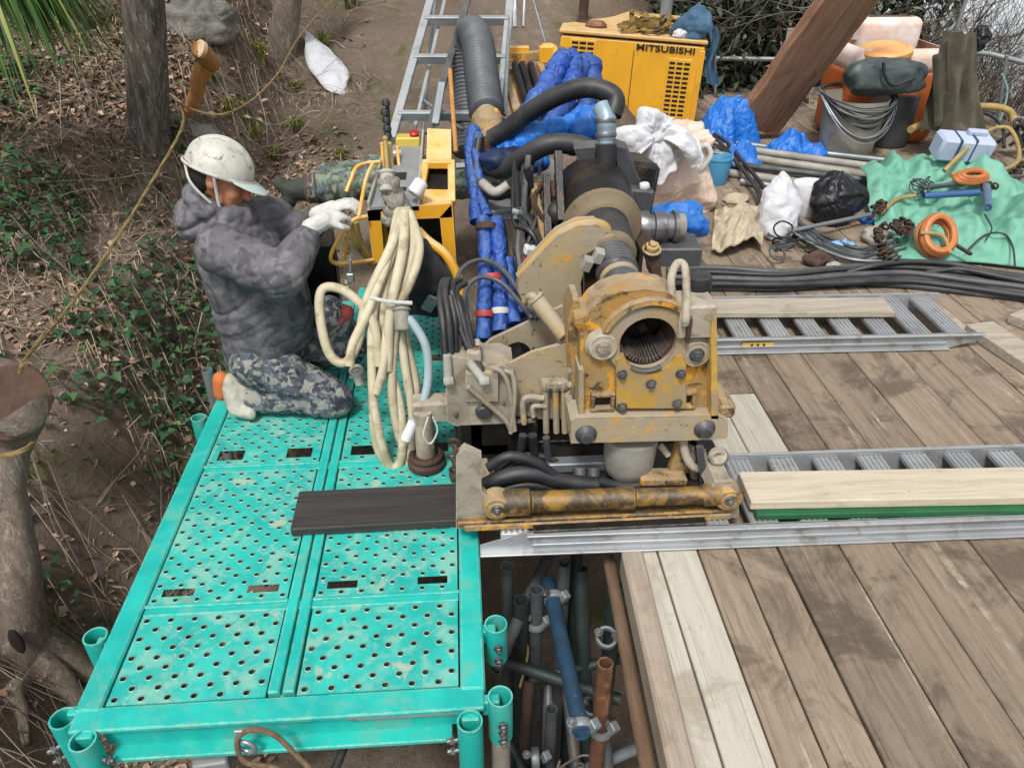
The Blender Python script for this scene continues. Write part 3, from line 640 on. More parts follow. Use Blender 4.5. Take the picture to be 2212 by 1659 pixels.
# long-leaved clump hanging in at the top left
p = V(-40, -95, 4.3); root = thing('long_leaved_plant', 'clump of long drooping green blades in the top left corner', 'plant', (p.x - .9, p.y + .3, tz(p.x - .9, p.y + .3)))
m = MB(); m.tube([(p.x - .9, p.y + .3, tz(p.x - .9, p.y + .3) - .1), (p.x - .5, p.y + .1, p.z - .35), p], .05, 10); m.build('stem', BARK, root)
m = MB()
for k in range(760):
    a = rnd.uniform(0, 6.28); L = rnd.uniform(.5, .98); d = Vector((math.cos(a), math.sin(a), 0)); s = rnd.uniform(.35, 1); sd_ = Vector((-d.y, d.x, rnd.uniform(-.5, .5))).normalized() * rnd.uniform(.006, .012)
    q = p + Vector((rnd.gauss(0, .05), rnd.gauss(0, .05), rnd.uniform(-.05, .1))); vs = []; N = 7
    for i in range(N + 1):
        u = i / N; pt = q + d * (L * s * (u - .25 * u * u)) + Vector((0, 0, L * (.35 * u * (1 - s * .4) - 1.15 * u * u * (.4 + .6 * s) * .85)))
        wd = math.sin(math.pi * (.12 + .86 * u)) ; vs += [pt - sd_ * wd, pt + sd_ * wd]
    m.add(vs, [(2 * i, 2 * i + 1, 2 * i + 3, 2 * i + 2) for i in range(N)])
m.build('leaves', PALM, root, angle=180)

# ------------------------------------------------------------------ trees
def trunk_mesh(pts, rads, seg=20, lump=.06, off=0):
    P = smooth_path(pts, 8); n = len(P); m = MB()
    rr = lambda t: np.interp(t, np.linspace(0, 1, len(rads)), rads)
    m.tube(P, lambda t: float(rr(t)), seg, raw=True)
    c = [P[min(i // seg, n - 1)] for i in range(n * seg)]
    for i in range(n * seg):
        p = Vector(m.v[i]); d = p - c[i]; m.v[i] = tuple(c[i] + d * (1 + lump * nz(p, 9, off) + lump * nz(p, 24, off)))
    return m
def branchy(m, p, d, L, r, depth, spread=.7, seg=4):
    pts = [Vector(p)]; d = Vector(d).normalized(); n = 4
    for i in range(n):
        d = (d + Vector((rnd.gauss(0, .14), rnd.gauss(0, .14), rnd.gauss(0, .1)))).normalized(); pts.append(pts[-1] + d * L / n)
    m.tube(pts, lambda t: r * (1 - .55 * t), seg, n=2, cap=False)
    if depth > 0:
        for k in range(rnd.choice((2, 3, 3))):
            q = pts[rnd.choice((2, 3, 4))]; dd = (d + Vector((rnd.gauss(0, spread), rnd.gauss(0, spread), rnd.gauss(.1, spread * .6)))).normalized()
            branchy(m, q, dd, L * rnd.uniform(.55, .8), r * .5, depth - 1, spread, 3)
    return pts
# big grey trunk above the worker
b = T(318, 318); b.z -= .1
r0 = 37 / FPX * (b.length) * 1.0
root = thing('grey_barked_tree', 'straight grey barked tree trunk rising out of frame above the worker', 'tree', b)
top = V(292, -260, b.y - .15); mid = V(312, 30, b.y - .05)
trunk_mesh([b + Vector((.02, 0, -.1)), b + (mid - b) * .25, mid, top], [r0 * 1.25, r0 * 1.02, r0 * .95, r0 * .8], off=3).build('trunk', BARK, root, angle=180)
m = MB(); q = top
for k in range(6): branchy(m, q, (rnd.gauss(0, 1), rnd.gauss(.3, .8), 1.2), 1.4, .045, 2)
m.build('crown', TWIGD, root, angle=180)
# thinner tree upper middle with a bare bush at its foot
b = T(606, 118); root = thing('thin_mossy_tree', 'thin grey tree with twiggy foot upper left of the white sack', 'tree', b)
r0 = 24 / FPX * b.length; top = V(650, -200, b.y - .1)
trunk_mesh([b + Vector((-.02, 0, -.1)), b + (top - b) * .4, top], [r0 * 1.3, r0, r0 * .8], off=8).build('trunk', BARKL, root, angle=180)
m = MB()
for k in range(5): branchy(m, top, (rnd.gauss(0, 1), rnd.gauss(.3, .8), 1.2), 1.2, .03, 2)
m.build('crown', TWIGD, root, angle=180)
b = T(160, 62); root = thing('slim_sapling', 'slim pale sapling trunk left of the straight grey tree', 'tree', b); r0 = 13 / FPX * b.length; top = V(178, -160, b.y)
trunk_mesh([b + Vector((0, 0, -.1)), b + (top - b) * .5, top], [r0 * 1.2, r0, r0 * .8], off=4).build('trunk', BARKL, root, angle=180)
m = MB()
for k in range(4): branchy(m, top, (rnd.gauss(0, 1), rnd.gauss(.3, .8), 1.2), .9, .02, 2)
m.build('crown', TWIGD, root, angle=180)
# sawn-off trunk at the left edge
b = G(52, 1425, -.62); c4o = None; root = thing('sawn_off_tree', 'curved pale trunk with a sawn brown cut face at the left edge', 'tree', b)
c1 = V(35, 1230, b.y + .02); c2 = V(12, 1060, b.y + .12); c3 = V(20, 930, b.y + .22); c4 = V(34, 872, b.y + .10)
trunk_mesh([b + Vector((0, 0, -.12)), b + Vector((0, 0, .06)), c1, c2, c3, c4 + (c4 - c3).normalized() * -.01], [.15, .115, .078, .064, .088, .10], off=12, lump=.13).build('trunk', BARKL, root, angle=180)
ax = (Vector((.80, -.58, .16))).normalized(); c5 = V(22, 868, c4.y)
trunk_mesh([c5 - ax * .6 + Vector((0, 0, .08)), c5 - ax * .3 + Vector((0, 0, .02)), c5], [.12, .122, .128], off=15).build('limb', BARKL, root, angle=180)
m = MB(); m.lathe(c5 - ax * .03, ax, [(.122, 0), (.130, .02), (.130, .035), (.124, .042), (.09, .044), (.05, .041), (.002, .043)], 30)
m.v = [tuple(Vector(p) + ax * .004 * nz(p, 30)) for p in m.v]; m.build('cut_face', CUTW, root)
for k, (dx, dy) in enumerate(((.30, -.10), (.22, .20), (.10, -.26), (-.2, -.2), (.34, .06))):
    P = [b + Vector((0, 0, .10)), b + Vector((dx * .35, dy * .35, .02))] + [Vector((b.x + dx * f_, b.y + dy * f_ + .03 * math.sin(f_ * 5 + k), tz(b.x + dx * f_, b.y + dy * f_) + .01)) for f_ in (.7, 1.0, 1.35)]
    trunk_mesh(P, [.06, .05, .038, .026, .012], seg=10, off=60 + k, lump=.1).build('root', BARKL, root, angle=180)
m = MB(); m.ell(V(36, 1385, b.y - .115), (.024, .014, .065)); m.build('hollow', MAT('dark_hollow', '#15110d', '#1c1713', 6, .9), root)
# second trunk fragment in the bottom left corner
b = G(-6, 1640, -.75); root = thing('corner_trunk', 'piece of pale trunk in the bottom left corner', 'tree trunk', b + Vector((0, 0, -.1)))
trunk_mesh([b + Vector((-.06, 0, -.2)), b + Vector((-.01, .02, .05)), b + Vector((-.1, .1, .35))], [.09, .075, .05], off=18).build('trunk', BARKL, root, angle=180)
# leaning timber on the right
root = thing('leaning_timber', 'wide reddish brown timber slab leaning across in front of the orange tank', 'timber', V(1640, 285, 6.95))
c0 = V(1634, 272, 6.95); c2 = V(1962, -180, 6.1); dS = c2 - c0; LS = dS.length; yS = dS.normalized(); zS = Vector((.25, -.8, .5)); zS = (zS - yS * zS.dot(yS)).normalized(); xS = yS.cross(zS)
m = MB(); NS = 40
def slabf(k):
    t_ = k / NS; wv = .245 + .012 * nz((t_ * 6, 1, 0), 1) + .01 * nz((t_ * 17, 4, 0), 1); e = .012 * nz((t_ * 8, 9, 0), 1)
    return [(-wv + e, -.03), (-wv * .93 + e, .055), (-wv * .4, .078), (wv * .35, .072), (wv * .9, .052), (wv, -.03), (wv * .8, -.075), (-wv * .8, -.075)]
m.v = [(x_, LS * k / NS - LS / 2 + (.03 * nz((x_ * 14, 3, 0), 1) if k == 0 else 0), z_) for k in range(NS + 1) for x_, z_ in slabf(k)]
m.f = [(k * 8 + i, k * 8 + (i + 1) % 8, (k + 1) * 8 + (i + 1) % 8, (k + 1) * 8 + i)[::-1] for k in range(NS) for i in range(8)] + [tuple(range(8)), tuple(NS * 8 + i for i in range(7, -1, -1))]
o = m.build('slab', SLAB, root, origin=(0, 0, 0), angle=50); o.location = (c0 + c2) / 2 - root.location; o.rotation_euler = Matrix((xS, yS, zS)).transposed().to_euler()
# shrubs behind the generator and beyond the railing
def shrub(p, name, label, rx, rz, n, ls, mat, nb=10, grp='shrubs behind the deck'):
    root = thing(name, label, 'shrub', p, grp); m = MB(); p = Vector(p)
    for k in range(nb): branchy(m, p + Vector((rnd.gauss(0, rx * .3), rnd.gauss(0, rx * .3), 0)), (rnd.gauss(0, .5), rnd.gauss(0, .5), 1), rz * .75, .02, 2)
    m.build('branches', TWIGD, root, angle=180)
    m = MB()
    cl = [(rnd.gauss(0, .42) * rx, rnd.gauss(0, .42) * rx, rz * rnd.uniform(.15, 1.0)) for _ in range(26)]
    for k in range(n):
        c_ = rnd.choice(cl); q = p + Vector((c_[0] + rnd.gauss(0, .16 * rx), c_[1] + rnd.gauss(0, .16 * rx), max(.02, c_[2] + rnd.gauss(0, .12 * rz)))); s = ls * rnd.uniform(.6, 1.2)
        leaf(m, q, s, s * .2, rnd.uniform(0, 6.28), rnd.uniform(-.3, 1.2), rnd.uniform(-.7, .7))
    m.build('leaves', mat, root, angle=180)
for px, Y, lb, rx, rz in [(1240, 11.0, 'dark shrub behind the exhaust stub of the yellow generator', 1.0, 1.9), (1440, 10.6, 'dull green shrub straight behind the strap pile', 1.0, 1.8), (1560, 9.2, 'grey green shrub between the blue cloth and the leaning timber', .8, 1.7), (1660, 9.8, 'dusty narrow-leaved shrub left of the leaning timber', .9, 1.9), (1780, 9.4, 'dark shrub directly behind the leaning timber', .8, 2.0), (1880, 9.8, 'shrub behind the orange tank', .9, 2.0), (1080, 12.0, 'shrub at the top edge behind the ladder', .9, 1.6)]:
    q = V(px, 100, Y); shrub((q.x, q.y, tz(q.x, q.y)), 'evergreen_shrub', lb, rx, rz, 2600, .15, DULL)
for px, Y, lb, h in [(2010, 10.5, 'bare shrub behind the left shoulder of the coat', 1.6), (2100, 10.0, 'tall bare shrub between coat and sky', 1.7), (2060, 12.0, 'farther bare shrub seen over the coat', 1.6), (2180, 9.2, 'bare shrub below the patch of sky', 1.2), (2075, 8.6, 'bare twiggy shrub behind the hanging coat', 1.7), (2150, 8.0, 'bare grey shrub right of the coat beyond the railing', 1.5), (2225, 7.6, 'bare shrub at the right edge beyond the railing', 1.3)]:
    q = V(px, 200, Y); z = max(-1.2, tz(q.x, q.y)); root = thing('bare_shrub', lb, 'shrub', (q.x, q.y, z), 'bare shrubs beyond the railing'); m = MB()
    for k in range(40): branchy(m, (q.x + rnd.gauss(0, .35), q.y + rnd.gauss(0, .3), z), (rnd.gauss(0, .45), rnd.gauss(0, .45), 1), h * .55 * rnd.uniform(.8, 1.3), .012, 3, .5, 3)
    m.build('twigs', TWIGD, root, angle=180)
# ------------------------------------------------------------------ teal steel work platform
PX0, PX1, PY0, PY1 = -1.14, .015, 1.325, 4.1
plat = thing('work_platform', 'teal perforated steel work platform with tube sockets, worker kneeling on it', 'work platform', ((PX0 + PX1) / 2, (PY0 + PY1) / 2, -.12))
for x0, x1 in ((PX0, PX0 + .072), (PX1 - .072, PX1)):
    m = MB(); m.box(((x0 + x1) / 2, (PY0 + PY1) / 2 + .03, -.042), (x1 - x0, PY1 - PY0 - .06, .1), None, .006); m.build('side_rail', TEAL, plat)
XC = -.572
m = MB(); m.box((XC - .021, (PY0 + PY1) / 2 + .02, -.033), (.034, PY1 - PY0 - .13, .085), None, .004); m.box((XC + .021, (PY0 + PY1) / 2 + .02, -.033), (.034, PY1 - PY0 - .13, .085), None, .004); m.box((XC, (PY0 + PY1) / 2 + .02, -.05), (.02, PY1 - PY0 - .13, .07), None, .003)
m.build('centre_rail', TEAL, plat)
# front beam: top flange, recessed web, lower flange
m = MB(); m.box(((PX0 + PX1) / 2, PY0 + .037, -.006), (PX1 - PX0 - .01, .075, .018), None, .004); m.box(((PX0 + PX1) / 2, PY0 + .03, -.058), (PX1 - PX0 - .16, .012, .088), None, .002); m.box(((PX0 + PX1) / 2, PY0 + .008, -.112), (PX1 - PX0 - .2, .06, .016), None, .003)
m.build('front_beam', TEAL, plat)
m = MB(); m.box((-.21, PY0 + .004, -.02), (.34, .004, .012), None, .001); m.build('weld_strip', ALU, plat)
for y in (1.742, 2.452, 3.172, 3.89):
    m = MB(); m.box(((PX0 + PX1) / 2, y, -.012), (PX1 - PX0 - .15, .036, .02), None, .003); m.build('cross_rail', TEAL, plat)
def perforated(x0, x1, y0, y1, z, pitch, rh, slots):
    """plate with staggered punched holes and rectangular hand slots"""
    nx = max(4, int(round((x1 - x0) / pitch))); ny = max(3, int(round((y1 - y0) / (pitch * .93)))); dx = (x1 - x0) / nx; dy = (y1 - y0) / ny
    m = MB(); rim = MB(); wall = MB()
    insl = lambda cx, cy: any(a < cx < b and c < cy < d for a, b, c, d in slots)
    oc = [(1, 0), (1, 1), (0, 1), (-1, 1), (-1, 0), (-1, -1), (0, -1), (1, -1)]
    for j in range(ny):
        for i in range(nx):
            cx, cy = x0 + (i + .5) * dx, y0 + (j + .5) * dy
            if insl(cx, cy): continue
            b = len(m.v)
            if (i + j) % 2 == 0 and not any(insl(cx + u * dx, cy) for u in (-1, 1)):
                sq = [(cx + u * dx / 2, cy + v_ * dy / 2, z) for u, v_ in oc]
                cs_ = [(cx + rh * 1.25 * math.cos(k * math.pi / 4), cy + rh * 1.25 * math.sin(k * math.pi / 4), z) for k in range(8)]
                vt = [(p[0], p[1], z - .006) for p in cs_]; wl = [(cx + rh * q_ * math.cos(k * math.pi / 4), cy + rh * q_ * math.sin(k * math.pi / 4), z - h_) for q_, h_ in ((.98, .002), (.9, .02)) for k in range(8)]; wall.add(wl, [(k, (k + 1) % 8, 8 + (k + 1) % 8, 8 + k) for k in range(8)])
                m.add(sq + cs_ + vt, [(k, (k + 1) % 8, 8 + (k + 1) % 8, 8 + k) for k in range(8)] + [(8 + k, 8 + (k + 1) % 8, 16 + (k + 1) % 8, 16 + k) for k in range(8)])
                r_ = []
                for q, h in ((1.42, .0005), (1.2, .0022), (1.02, .0018), (.98, -.002)):
                    r_ += [(cx + rh * q * math.cos(k * math.pi / 4), cy + rh * q * math.sin(k * math.pi / 4), z + h) for k in range(8)]
                rim.add(r_, [(a * 8 + k, a * 8 + (k + 1) % 8, (a + 1) * 8 + (k + 1) % 8, (a + 1) * 8 + k) for a in range(3) for k in range(8)])
            else: m.add([(cx - dx / 2, cy - dy / 2, z), (cx + dx / 2, cy - dy / 2, z), (cx + dx / 2, cy + dy / 2, z), (cx - dx / 2, cy + dy / 2, z)], [(0, 1, 2, 3)])
    # folded skirt round the plate
    for a, b in (((x0, y0), (x1, y0)), ((x1, y0), (x1, y1)), ((x1, y1), (x0, y1)), ((x0, y1), (x0, y0))):
        m.add([(a[0], a[1], z), (b[0], b[1], z), (b[0], b[1], z - .03), (a[0], a[1], z - .03)], [(0, 1, 2, 3)])
    return m, rim, wall
cols = ((-1.062, -.617), (-.527, -.063))
rows = ((1.405, 1.722, .0375, False), (1.765, 2.43, .0335, True), (2.475, 3.15, .0335, True), (3.195, 3.87, .0335, True))
for y0, y1, pitch, hatch in rows:
    for x0, x1 in cols:
        sl = []
        if hatch:
            wx = x1 - x0
            for fx in (.07, .68): sl.append((x0 + wx * fx, x0 + wx * (fx + .235), y0 + .022, y0 + .078))
        m, rim, wall = perforated(x0, x1, y0, y1, .002 if hatch else -.003, pitch, .0092 if pitch > .035 else .0082, sl)
        p = m.build('deck_hatch' if hatch else 'deck_plate', TEALP, plat); tag(rim.build('hole_rims', WORN, p), kind='stuff'); tag(wall.build('hole_walls', RUSB, p), kind='stuff')  # dark rust colour on the hole walls also stands in for shade inside
        if hatch:
            fb = MB(); fb.box(((x0 + x1) / 2, y0 - .008, .001), (x1 - x0 + .01, .012, .008), None, .002); fb.build('hatch_lip', TEAL, p)
def socket(cx, cy, ztop, zlow, bolts, r=.036, name='tube_socket'):
    m = MB(); m.pipe((cx, cy, zlow), (cx, cy, ztop), r, .005, 22); s = m.build(name, TEAL, plat)
    for bx, by, bz, dx, dy in bolts:
        b = MB(); d = Vector((dx, dy, 0)).normalized(); q = Vector((cx, cy, bz)) + d * (r - .002); b.cyl(q, q + d * .035, .007, None, 8); b.bolt(q + d * .012, d, .010, .012); b.build('clamp_bolt', STL, s)
    return s
socket(-1.178, 1.645, .01, -.16, [])
socket(-1.166, 1.372, .0, -.22, [(0, 0, -.10, -.9, -.6), (0, 0, -.15, -.9, -.6)])
socket(-1.082, 1.298, .004, -.5, [(0, 0, -.08, 1, -.2), (0, 0, -.15, 1, -.2)])
socket(.056, 1.61, .01, -.15, [(0, 0, -.05, .1, -1), (0, 0, -.11, .1, -1)])
socket(.056, 1.352, .012, -.17, [(0, 0, -.06, .1, -1), (0, 0, -.09, .1, -1), (0, 0, -.13, .1, -1)])
socket(-.032, 1.282, .01, -.5, [(0, 0, -.07, -1, -.1), (0, 0, -.12, -1, -.1)])
socket(-1.185, 2.82, .0, -.12, [], .032)
for cx, cy in ((-1.15, 1.64), (-1.14, 1.40), (-1.09, 1.325), (.03, 1.61), (.03, 1.36), (-.03, 1.31)):
    m = MB(); m.box((cx, cy, -.035), (.05, .03, .06), None, .004); m.build('socket_bracket', TEAL, plat)
m = MB(); m.pipe((.056, 1.352, -1.6), (.056, 1.352, -.15), .0285, .003); tag(m.build('scaffold_pipe', LGR), 'pale grey steel leg standing in the front right teal socket', 'scaffold pipe')
m = MB(); m.pipe((-1.215, 3.12, -.7), (-1.215, 3.12, .06), .024, .003); tag(m.build('scaffold_pipe', GALV), 'grey pipe standing behind the worker\'s heel at the platform edge', 'scaffold pipe')
m = MB(); P = [(-.53, 1.29, -.115), (-.53, 1.28, -.2)]
# shackle with rope under the front beam, clamp box below
sh = thing('shackle', 'steel shackle hanging with a brown rope under the front beam', 'shackle', (-.575, 1.3, -.16))
m = MB(); c = V(532, 1612, 1.29); m.ring(c, (.25, 1, .1), .026, .0065, 24, 8); m.build('bow', GALV, sh)
m = MB(); m.cyl(V(530, 1578, 1.29) + Vector((-.03, 0, 0)), V(530, 1578, 1.29) + Vector((.03, 0, 0)), .006); m.build('pin', GALV, sh)
m = MB(); m.tube([V(640, 1700, 1.2), V(600, 1660, 1.26), V(530, 1645, 1.27), V(512, 1600, 1.285), V(540, 1576, 1.285), V(590, 1585, 1.28), V(640, 1630, 1.26), V(690, 1680, 1.22)], .0075, 8)
tag(m.build('sling_rope', MAT('brown_rope', '#7d6650', '#67523f', 40, .9, 0, .6)), 'brown rope loop running through the steel shackle', 'rope')
m = MB(); cb = thing('junction_block', 'grey alloy block with bolts under the front beam', 'block', V(460, 1640, 1.36))
m.box(V(460, 1645, 1.36), (.10, .06, .07), Euler((0, 0, .1)), .006); m.build('body', GRY, cb)
for i in (-1, 0, 1):
    m = MB(); m.bolt(V(452 + i * 20, 1612, 1.34), (0, -.3, 1), .008, .012); m.build('bolt', STL, cb)
m = MB(); m.tube([V(700, 1700, 1.3), V(728, 1650, 1.36), V(745, 1610, 1.42), V(760, 1590, 1.5)], .014, 10); tag(m.build('black_hose', BLK), 'short black hose curving under the platform front', 'hose')
# dark plank lying across the platform
m = MB(); a, b_ = Vector((-.64, 2.045, .028)), Vector((.05, 2.06, .028)); m.box((-.29, 2.15, .026), (.72, .205, .036), Euler((0, 0, .012)), .004)
tag(m.build('dark_plank', CHARW), 'dark worn plank lying across the teal platform under the rig', 'plank')

# ------------------------------------------------------------------ timber deck
deck = thing('timber_deck', 'weathered timber plank deck right of the drilling rig', 'deck', (3, 4, -.06)); deck['kind'] = 'structure'; del deck['category']
def plank(x0, x1, y0, y1, mat, z=0.0, th=.045, name='plank', parent=deck):
    m = MB(); g = .0018 + rnd.uniform(0, .0025); m.box(((x0 + x1) / 2, (y0 + y1) / 2, z - th / 2 + rnd.uniform(-.003, .003)), (x1 - x0 - 2 * g, y1 - y0, th), Euler((0, rnd.uniform(-.008, .008), 0)), .004)
    return m.build(name, mat, parent)
low = [.555, .635, .775, .912, 1.06, 1.28, 1.475, 1.75, 1.97, 2.2, 2.42]
for i, (a, b_) in enumerate(zip(low, low[1:])): plank(a, b_, .55, 2.16, PALEW if i in (0, 1) else DECK)
up = [1.0, 1.135, 1.306, 1.47, 1.645, 1.88, 2.135, 2.305, 2.52, 2.73, 2.95, 3.15, 3.37]
for i, (a, b_) in enumerate(zip(up, up[1:])):
    if i < 2: plank(a, b_, 2.17, 2.85, PALEW); plank(a, b_, 2.86, 5.3, DECK)
    else: plank(a, b_, 2.17, 5.3, DECK)
x = .1
while x < 1.0: plank(x, x + .18, 2.6, 5.3, DECK); x += .18
x = .8
while x < 5.2:
    wd = rnd.uniform(.17, .24); plank(x, x + wd, 5.31, 9.0, DECK); x += wd
x = 3.37
while x < 5.2:
    wd = rnd.uniform(.17, .24); plank(x, x + wd, 3.6, 5.3, DECK); x += wd
for y in (2.6, 4.2, 5.3, 7.0, 8.6):
    m = MB(); m.box((3.0, y, -.11), (4.6 if y > 5 else 4.2, .09, .1)); m.build('joist', BEAMW, deck)
for x_, y_ in ((1.2, 4.2), (2.8, 5.3), (4.6, 5.3), (4.8, 7.0), (4.8, 8.6), (2.8, 7), (1.0, 8.6), (1.4, .9), (2.3, .9), (1.2, 2.6), (3.2, 2.6)):
    m = MB(); m.cyl((x_, y_, min(-.5, tz(x_, y_) - .3)), (x_, y_, -.165), .03); m.build('prop', OLDP, deck)
for y in (.9, 1.6):
    m = MB(); m.box((1.55, y, -.11), (1.9, .08, .1)); m.build('joist', BEAMW, deck)
m = MB(); m.box((.525, 1.22, -.045), (.075, 1.36, .11), Euler((0, 0, -.03)), .008); m.build('edge_beam', BEAMW, deck)
m = MB(); m.tube([(.462, .7, -.15), (.466, 1.2, -.145), (.482, 1.7, -.14), (.492, 2.05, -.14)], lambda t: .026 - .004 * t, 12)
tag(m.build('wooden_pole', POLEW), 'brown round pole lying along the deck edge beam', 'pole')
for pts, lb in (([G(2112, 706, .03), G(2300, 830, .03)], 'pale plank lying on the deck at the right edge'), ([G(2196, 680, .03), G(2330, 735, .03)], 'short pale board above the plank at the right edge')):
    m = MB(); m.bar(pts[0], pts[1], .16, .05); tag(m.build('loose_plank', GREYW), lb, 'plank', 'loose planks at the right edge')

# ------------------------------------------------------------------ aluminium loading ramps
def ramp(name, label, x0, x1, yn, yf, z, h, nr, step, tip, skip=()):
    """two channel rails, ridged rungs; tip = side on which the rails taper"""
    root = thing(name, label, 'loading ramp', ((x0 + x1) / 2, (yn + yf) / 2, z), 'aluminium loading ramps')
    for y, s in ((yn, 1), (yf, -1)):
        m = MB(); t = .16; tw = .028
        a, b = (x0, x1)
        zt, zb = z + h, z
        # web as a tapered outline
        if tip > 0: poly = [(a, y, zb), (b - t, y, zb), (b, y, zb + h * .55), (b, y, zt), (a, y, zt)]
        else: poly = [(a, y, zt), (a, y, zb + h * .15), (a + t * .25, y, zb), (b, y, zb), (b, y, zt), (a + t * 1.5, y, zt), (a, y, zb + h * .45)][2:] + [(a, y, zb)]
        if tip < 0: poly = [(a, y, zb), (b, y, zb), (b, y, zt), (a + .16, y, zt), (a, y, zb + h * .4)]
        m.prism(poly, (0, s * .006, 0))
        for zc in (zt - .004, zb + .004) :
            aa = a + (.16 if tip < 0 and zc > z + h / 2 else 0); bb = b - (t if tip > 0 and zc < z + h / 2 else 0)
            m.box(((aa + bb) / 2, y - s * .008, zc), (bb - aa, .026, .008), None, .002)
        m.box(((a + b) / 2 + (.08 if tip < 0 else -.08), y - s * .006, z + h * .42), (b - a - .2, .012, .012), None, .002)
        m.build('side_rail', ALU, root)
    for k in range(nr):
        xx = (x0 + .12 + k * step) if tip < 0 else (x1 - .12 - k * step)
        if any(a < xx < b for a, b in skip): continue
        m = MB(); wr_ = step * .56
        m.box((xx, (yn + yf) / 2, z + h - .022), (wr_, yf - yn - .016, .02), None, .002)
        for q in range(5): m.box((xx - wr_ / 2 + wr_ * (q + .5) / 5, (yn + yf) / 2, z + h - .010), (wr_ / 9, yf - yn - .02, .008), None, .002)
        m.build('rung', ALU, root)
    return root
ra = ramp('loading_ramp', 'long aluminium ramp under the rig and the cream board, front rail near the frame bottom', .02, 3.0, 1.895, 2.27, .006, .092, 16, .175, -1)
ra.rotation_euler = (0, 0, R(-.9))
rb = ramp('loading_ramp', 'aluminium ramp with tapered end lying on the deck beside the rig, grey board on it', .95, 2.56, 3.19, 3.62, .004, .085, 9, .178, 1)
rb.rotation_euler = (0, 0, R(-1.5))
m = MB(); m.box((1.30 + .13, 3.183, .048), (.155, .003, .03), None, .0005); st = m.build('sticker', STICK, rb)
for q in (-.03, 0, .03):
    m = MB(); m.box((1.43 + q, 3.180, .05), (.012, .002, .013), None, .0003); m.build('sticker_print', INK, st)
m = MB(); m.bar((1.0, 3.50, .108), (2.19, 3.43, .108), .165, .03); tag(m.build('grey_board', GREYW), 'weathered grey board lying on the upper loading ramp', 'board')
m = MB(); m.bar((.965, 2.035, .138), (2.9, 1.958, .138), .165, .036); tag(m.build('cream_board', PALEX), 'long cream timber board lying on the lower loading ramp', 'board')
m = MB(); m.bar((.98, 1.942, .106), (2.9, 1.868, .106), .03, .026); tag(m.build('green_strip', GRNP), 'thin dark green stand-in batten between cream board and front ramp rail', 'strip')  # stands in for a smear of green, not a real timber

# ------------------------------------------------------------------ scaffold pipes in the gap below the deck
def spipe(p0, p1, r, mat, label, hollow=True):
    m = MB(); (m.pipe if hollow else m.cyl)(p0, p1, r); return tag(m.build('scaffold_pipe', mat), label, 'scaffold pipe', 'scaffold pipes under the deck')
spipe((.165, 1.97, -2.2), (.165, 1.97, -.30), .030, DKPI, 'dark upright pipe nearest the platform in the gap')
spipe((.225, 2.0, -2.2), (.225, 2.0, -.28), .028, OLDP, 'grey upright pipe next to the dark upright in the gap')
spipe((.055, 1.76, -.42), (.30, 2.25, -.36), .024, OLDP, 'grey pipe slanting up to the right behind the front ramp rail')
spipe((.312, 1.40, -.27), (.285, 2.12, -.37), .0285, BLUP, 'blue painted pipe with its open end towards the viewer')
spipe((.405, 1.53, -1.6), (.415, 1.60, -.20), .027, RUST, 'rusty brown upright pipe with an open top')
spipe((.455, 1.56, -1.7), (.415, 2.15, -.34), .03, DKPI, 'dark green pipe running beside the round pole')
spipe((.335, 2.05, -2.2), (.335, 2.05, -.2), .025, OLDP, 'grey upright behind the blue pipe')
spipe((.15, 1.52, -.86), (.58, 1.54, -.80), .022, OLDP, 'short crossing pipe low in the gap')
spipe((.20, 1.95, -.75), (.62, 2.0, -.7), .022, DKPI, 'dark crossing pipe behind the blue one')
spipe((-.25, 1.45, -.95), (.62, 1.78, -1.0), .024, GALV, 'dull galvanised pipe lying deep in the gap')
spipe((.10, 1.75, -.85), (.34, 1.40, -1.15), .022, DKPI, 'dark pipe slanting down to the bottom edge')
spipe((.52, 1.9, -1.9), (.50, 1.9, -.17), .03, DKPI, 'dark upright under the round pole')
def clamp(c, label, ax=(0, 1, .1)):
    root = thing('pipe_clamp', label, 'pipe clamp', c, 'pipe clamps on the scaffold pipes'); c = Vector(c)
    m = MB(); m.ring(c, ax, .034, .009, 18, 6, 1.8); m.build('collar', GALV, root)
    m = MB(); m.box(c + Vector((.04, -.01, .02)), (.03, .035, .04), Euler((.3, .2, .5)), .004); m.build('saddle', GALV, root)
    m = MB(); q = c + Vector((-.035, -.01, .03)); m.cyl(q, q + Vector((0, -.02, .05)), .006, None, 8); m.bolt(q + Vector((0, -.012, .03)), (0, -.3, 1), .011, .014); m.build('clamp_bolt', STL, root)
spipe((.12, 2.1, -2.2), (.12, 2.1, -.25), .024, OLDP, 'rear grey upright close to the platform edge')
spipe((.40, 2.15, -2.2), (.40, 2.15, -.2), .024, DKPI, 'rear dark upright below the front ramp rail')
spipe((.24, 1.55, -1.5), (.30, 2.1, -1.0), .024, GALV, 'dull pipe slanting deep in the gap')
spipe((.05, 1.62, -1.1), (.55, 1.60, -1.15), .024, OLDP, 'grey pipe crossing deep in the gap')
spipe((.50, 1.30, -1.3), (.44, 1.75, -.55), .026, OLDP, 'weathered pipe slanting beside the dark green one')
spipe((.28, 1.35, -.95), (.55, 1.42, -.9), .022, GALV, 'galvanised pipe crossing at the bottom edge of the gap')
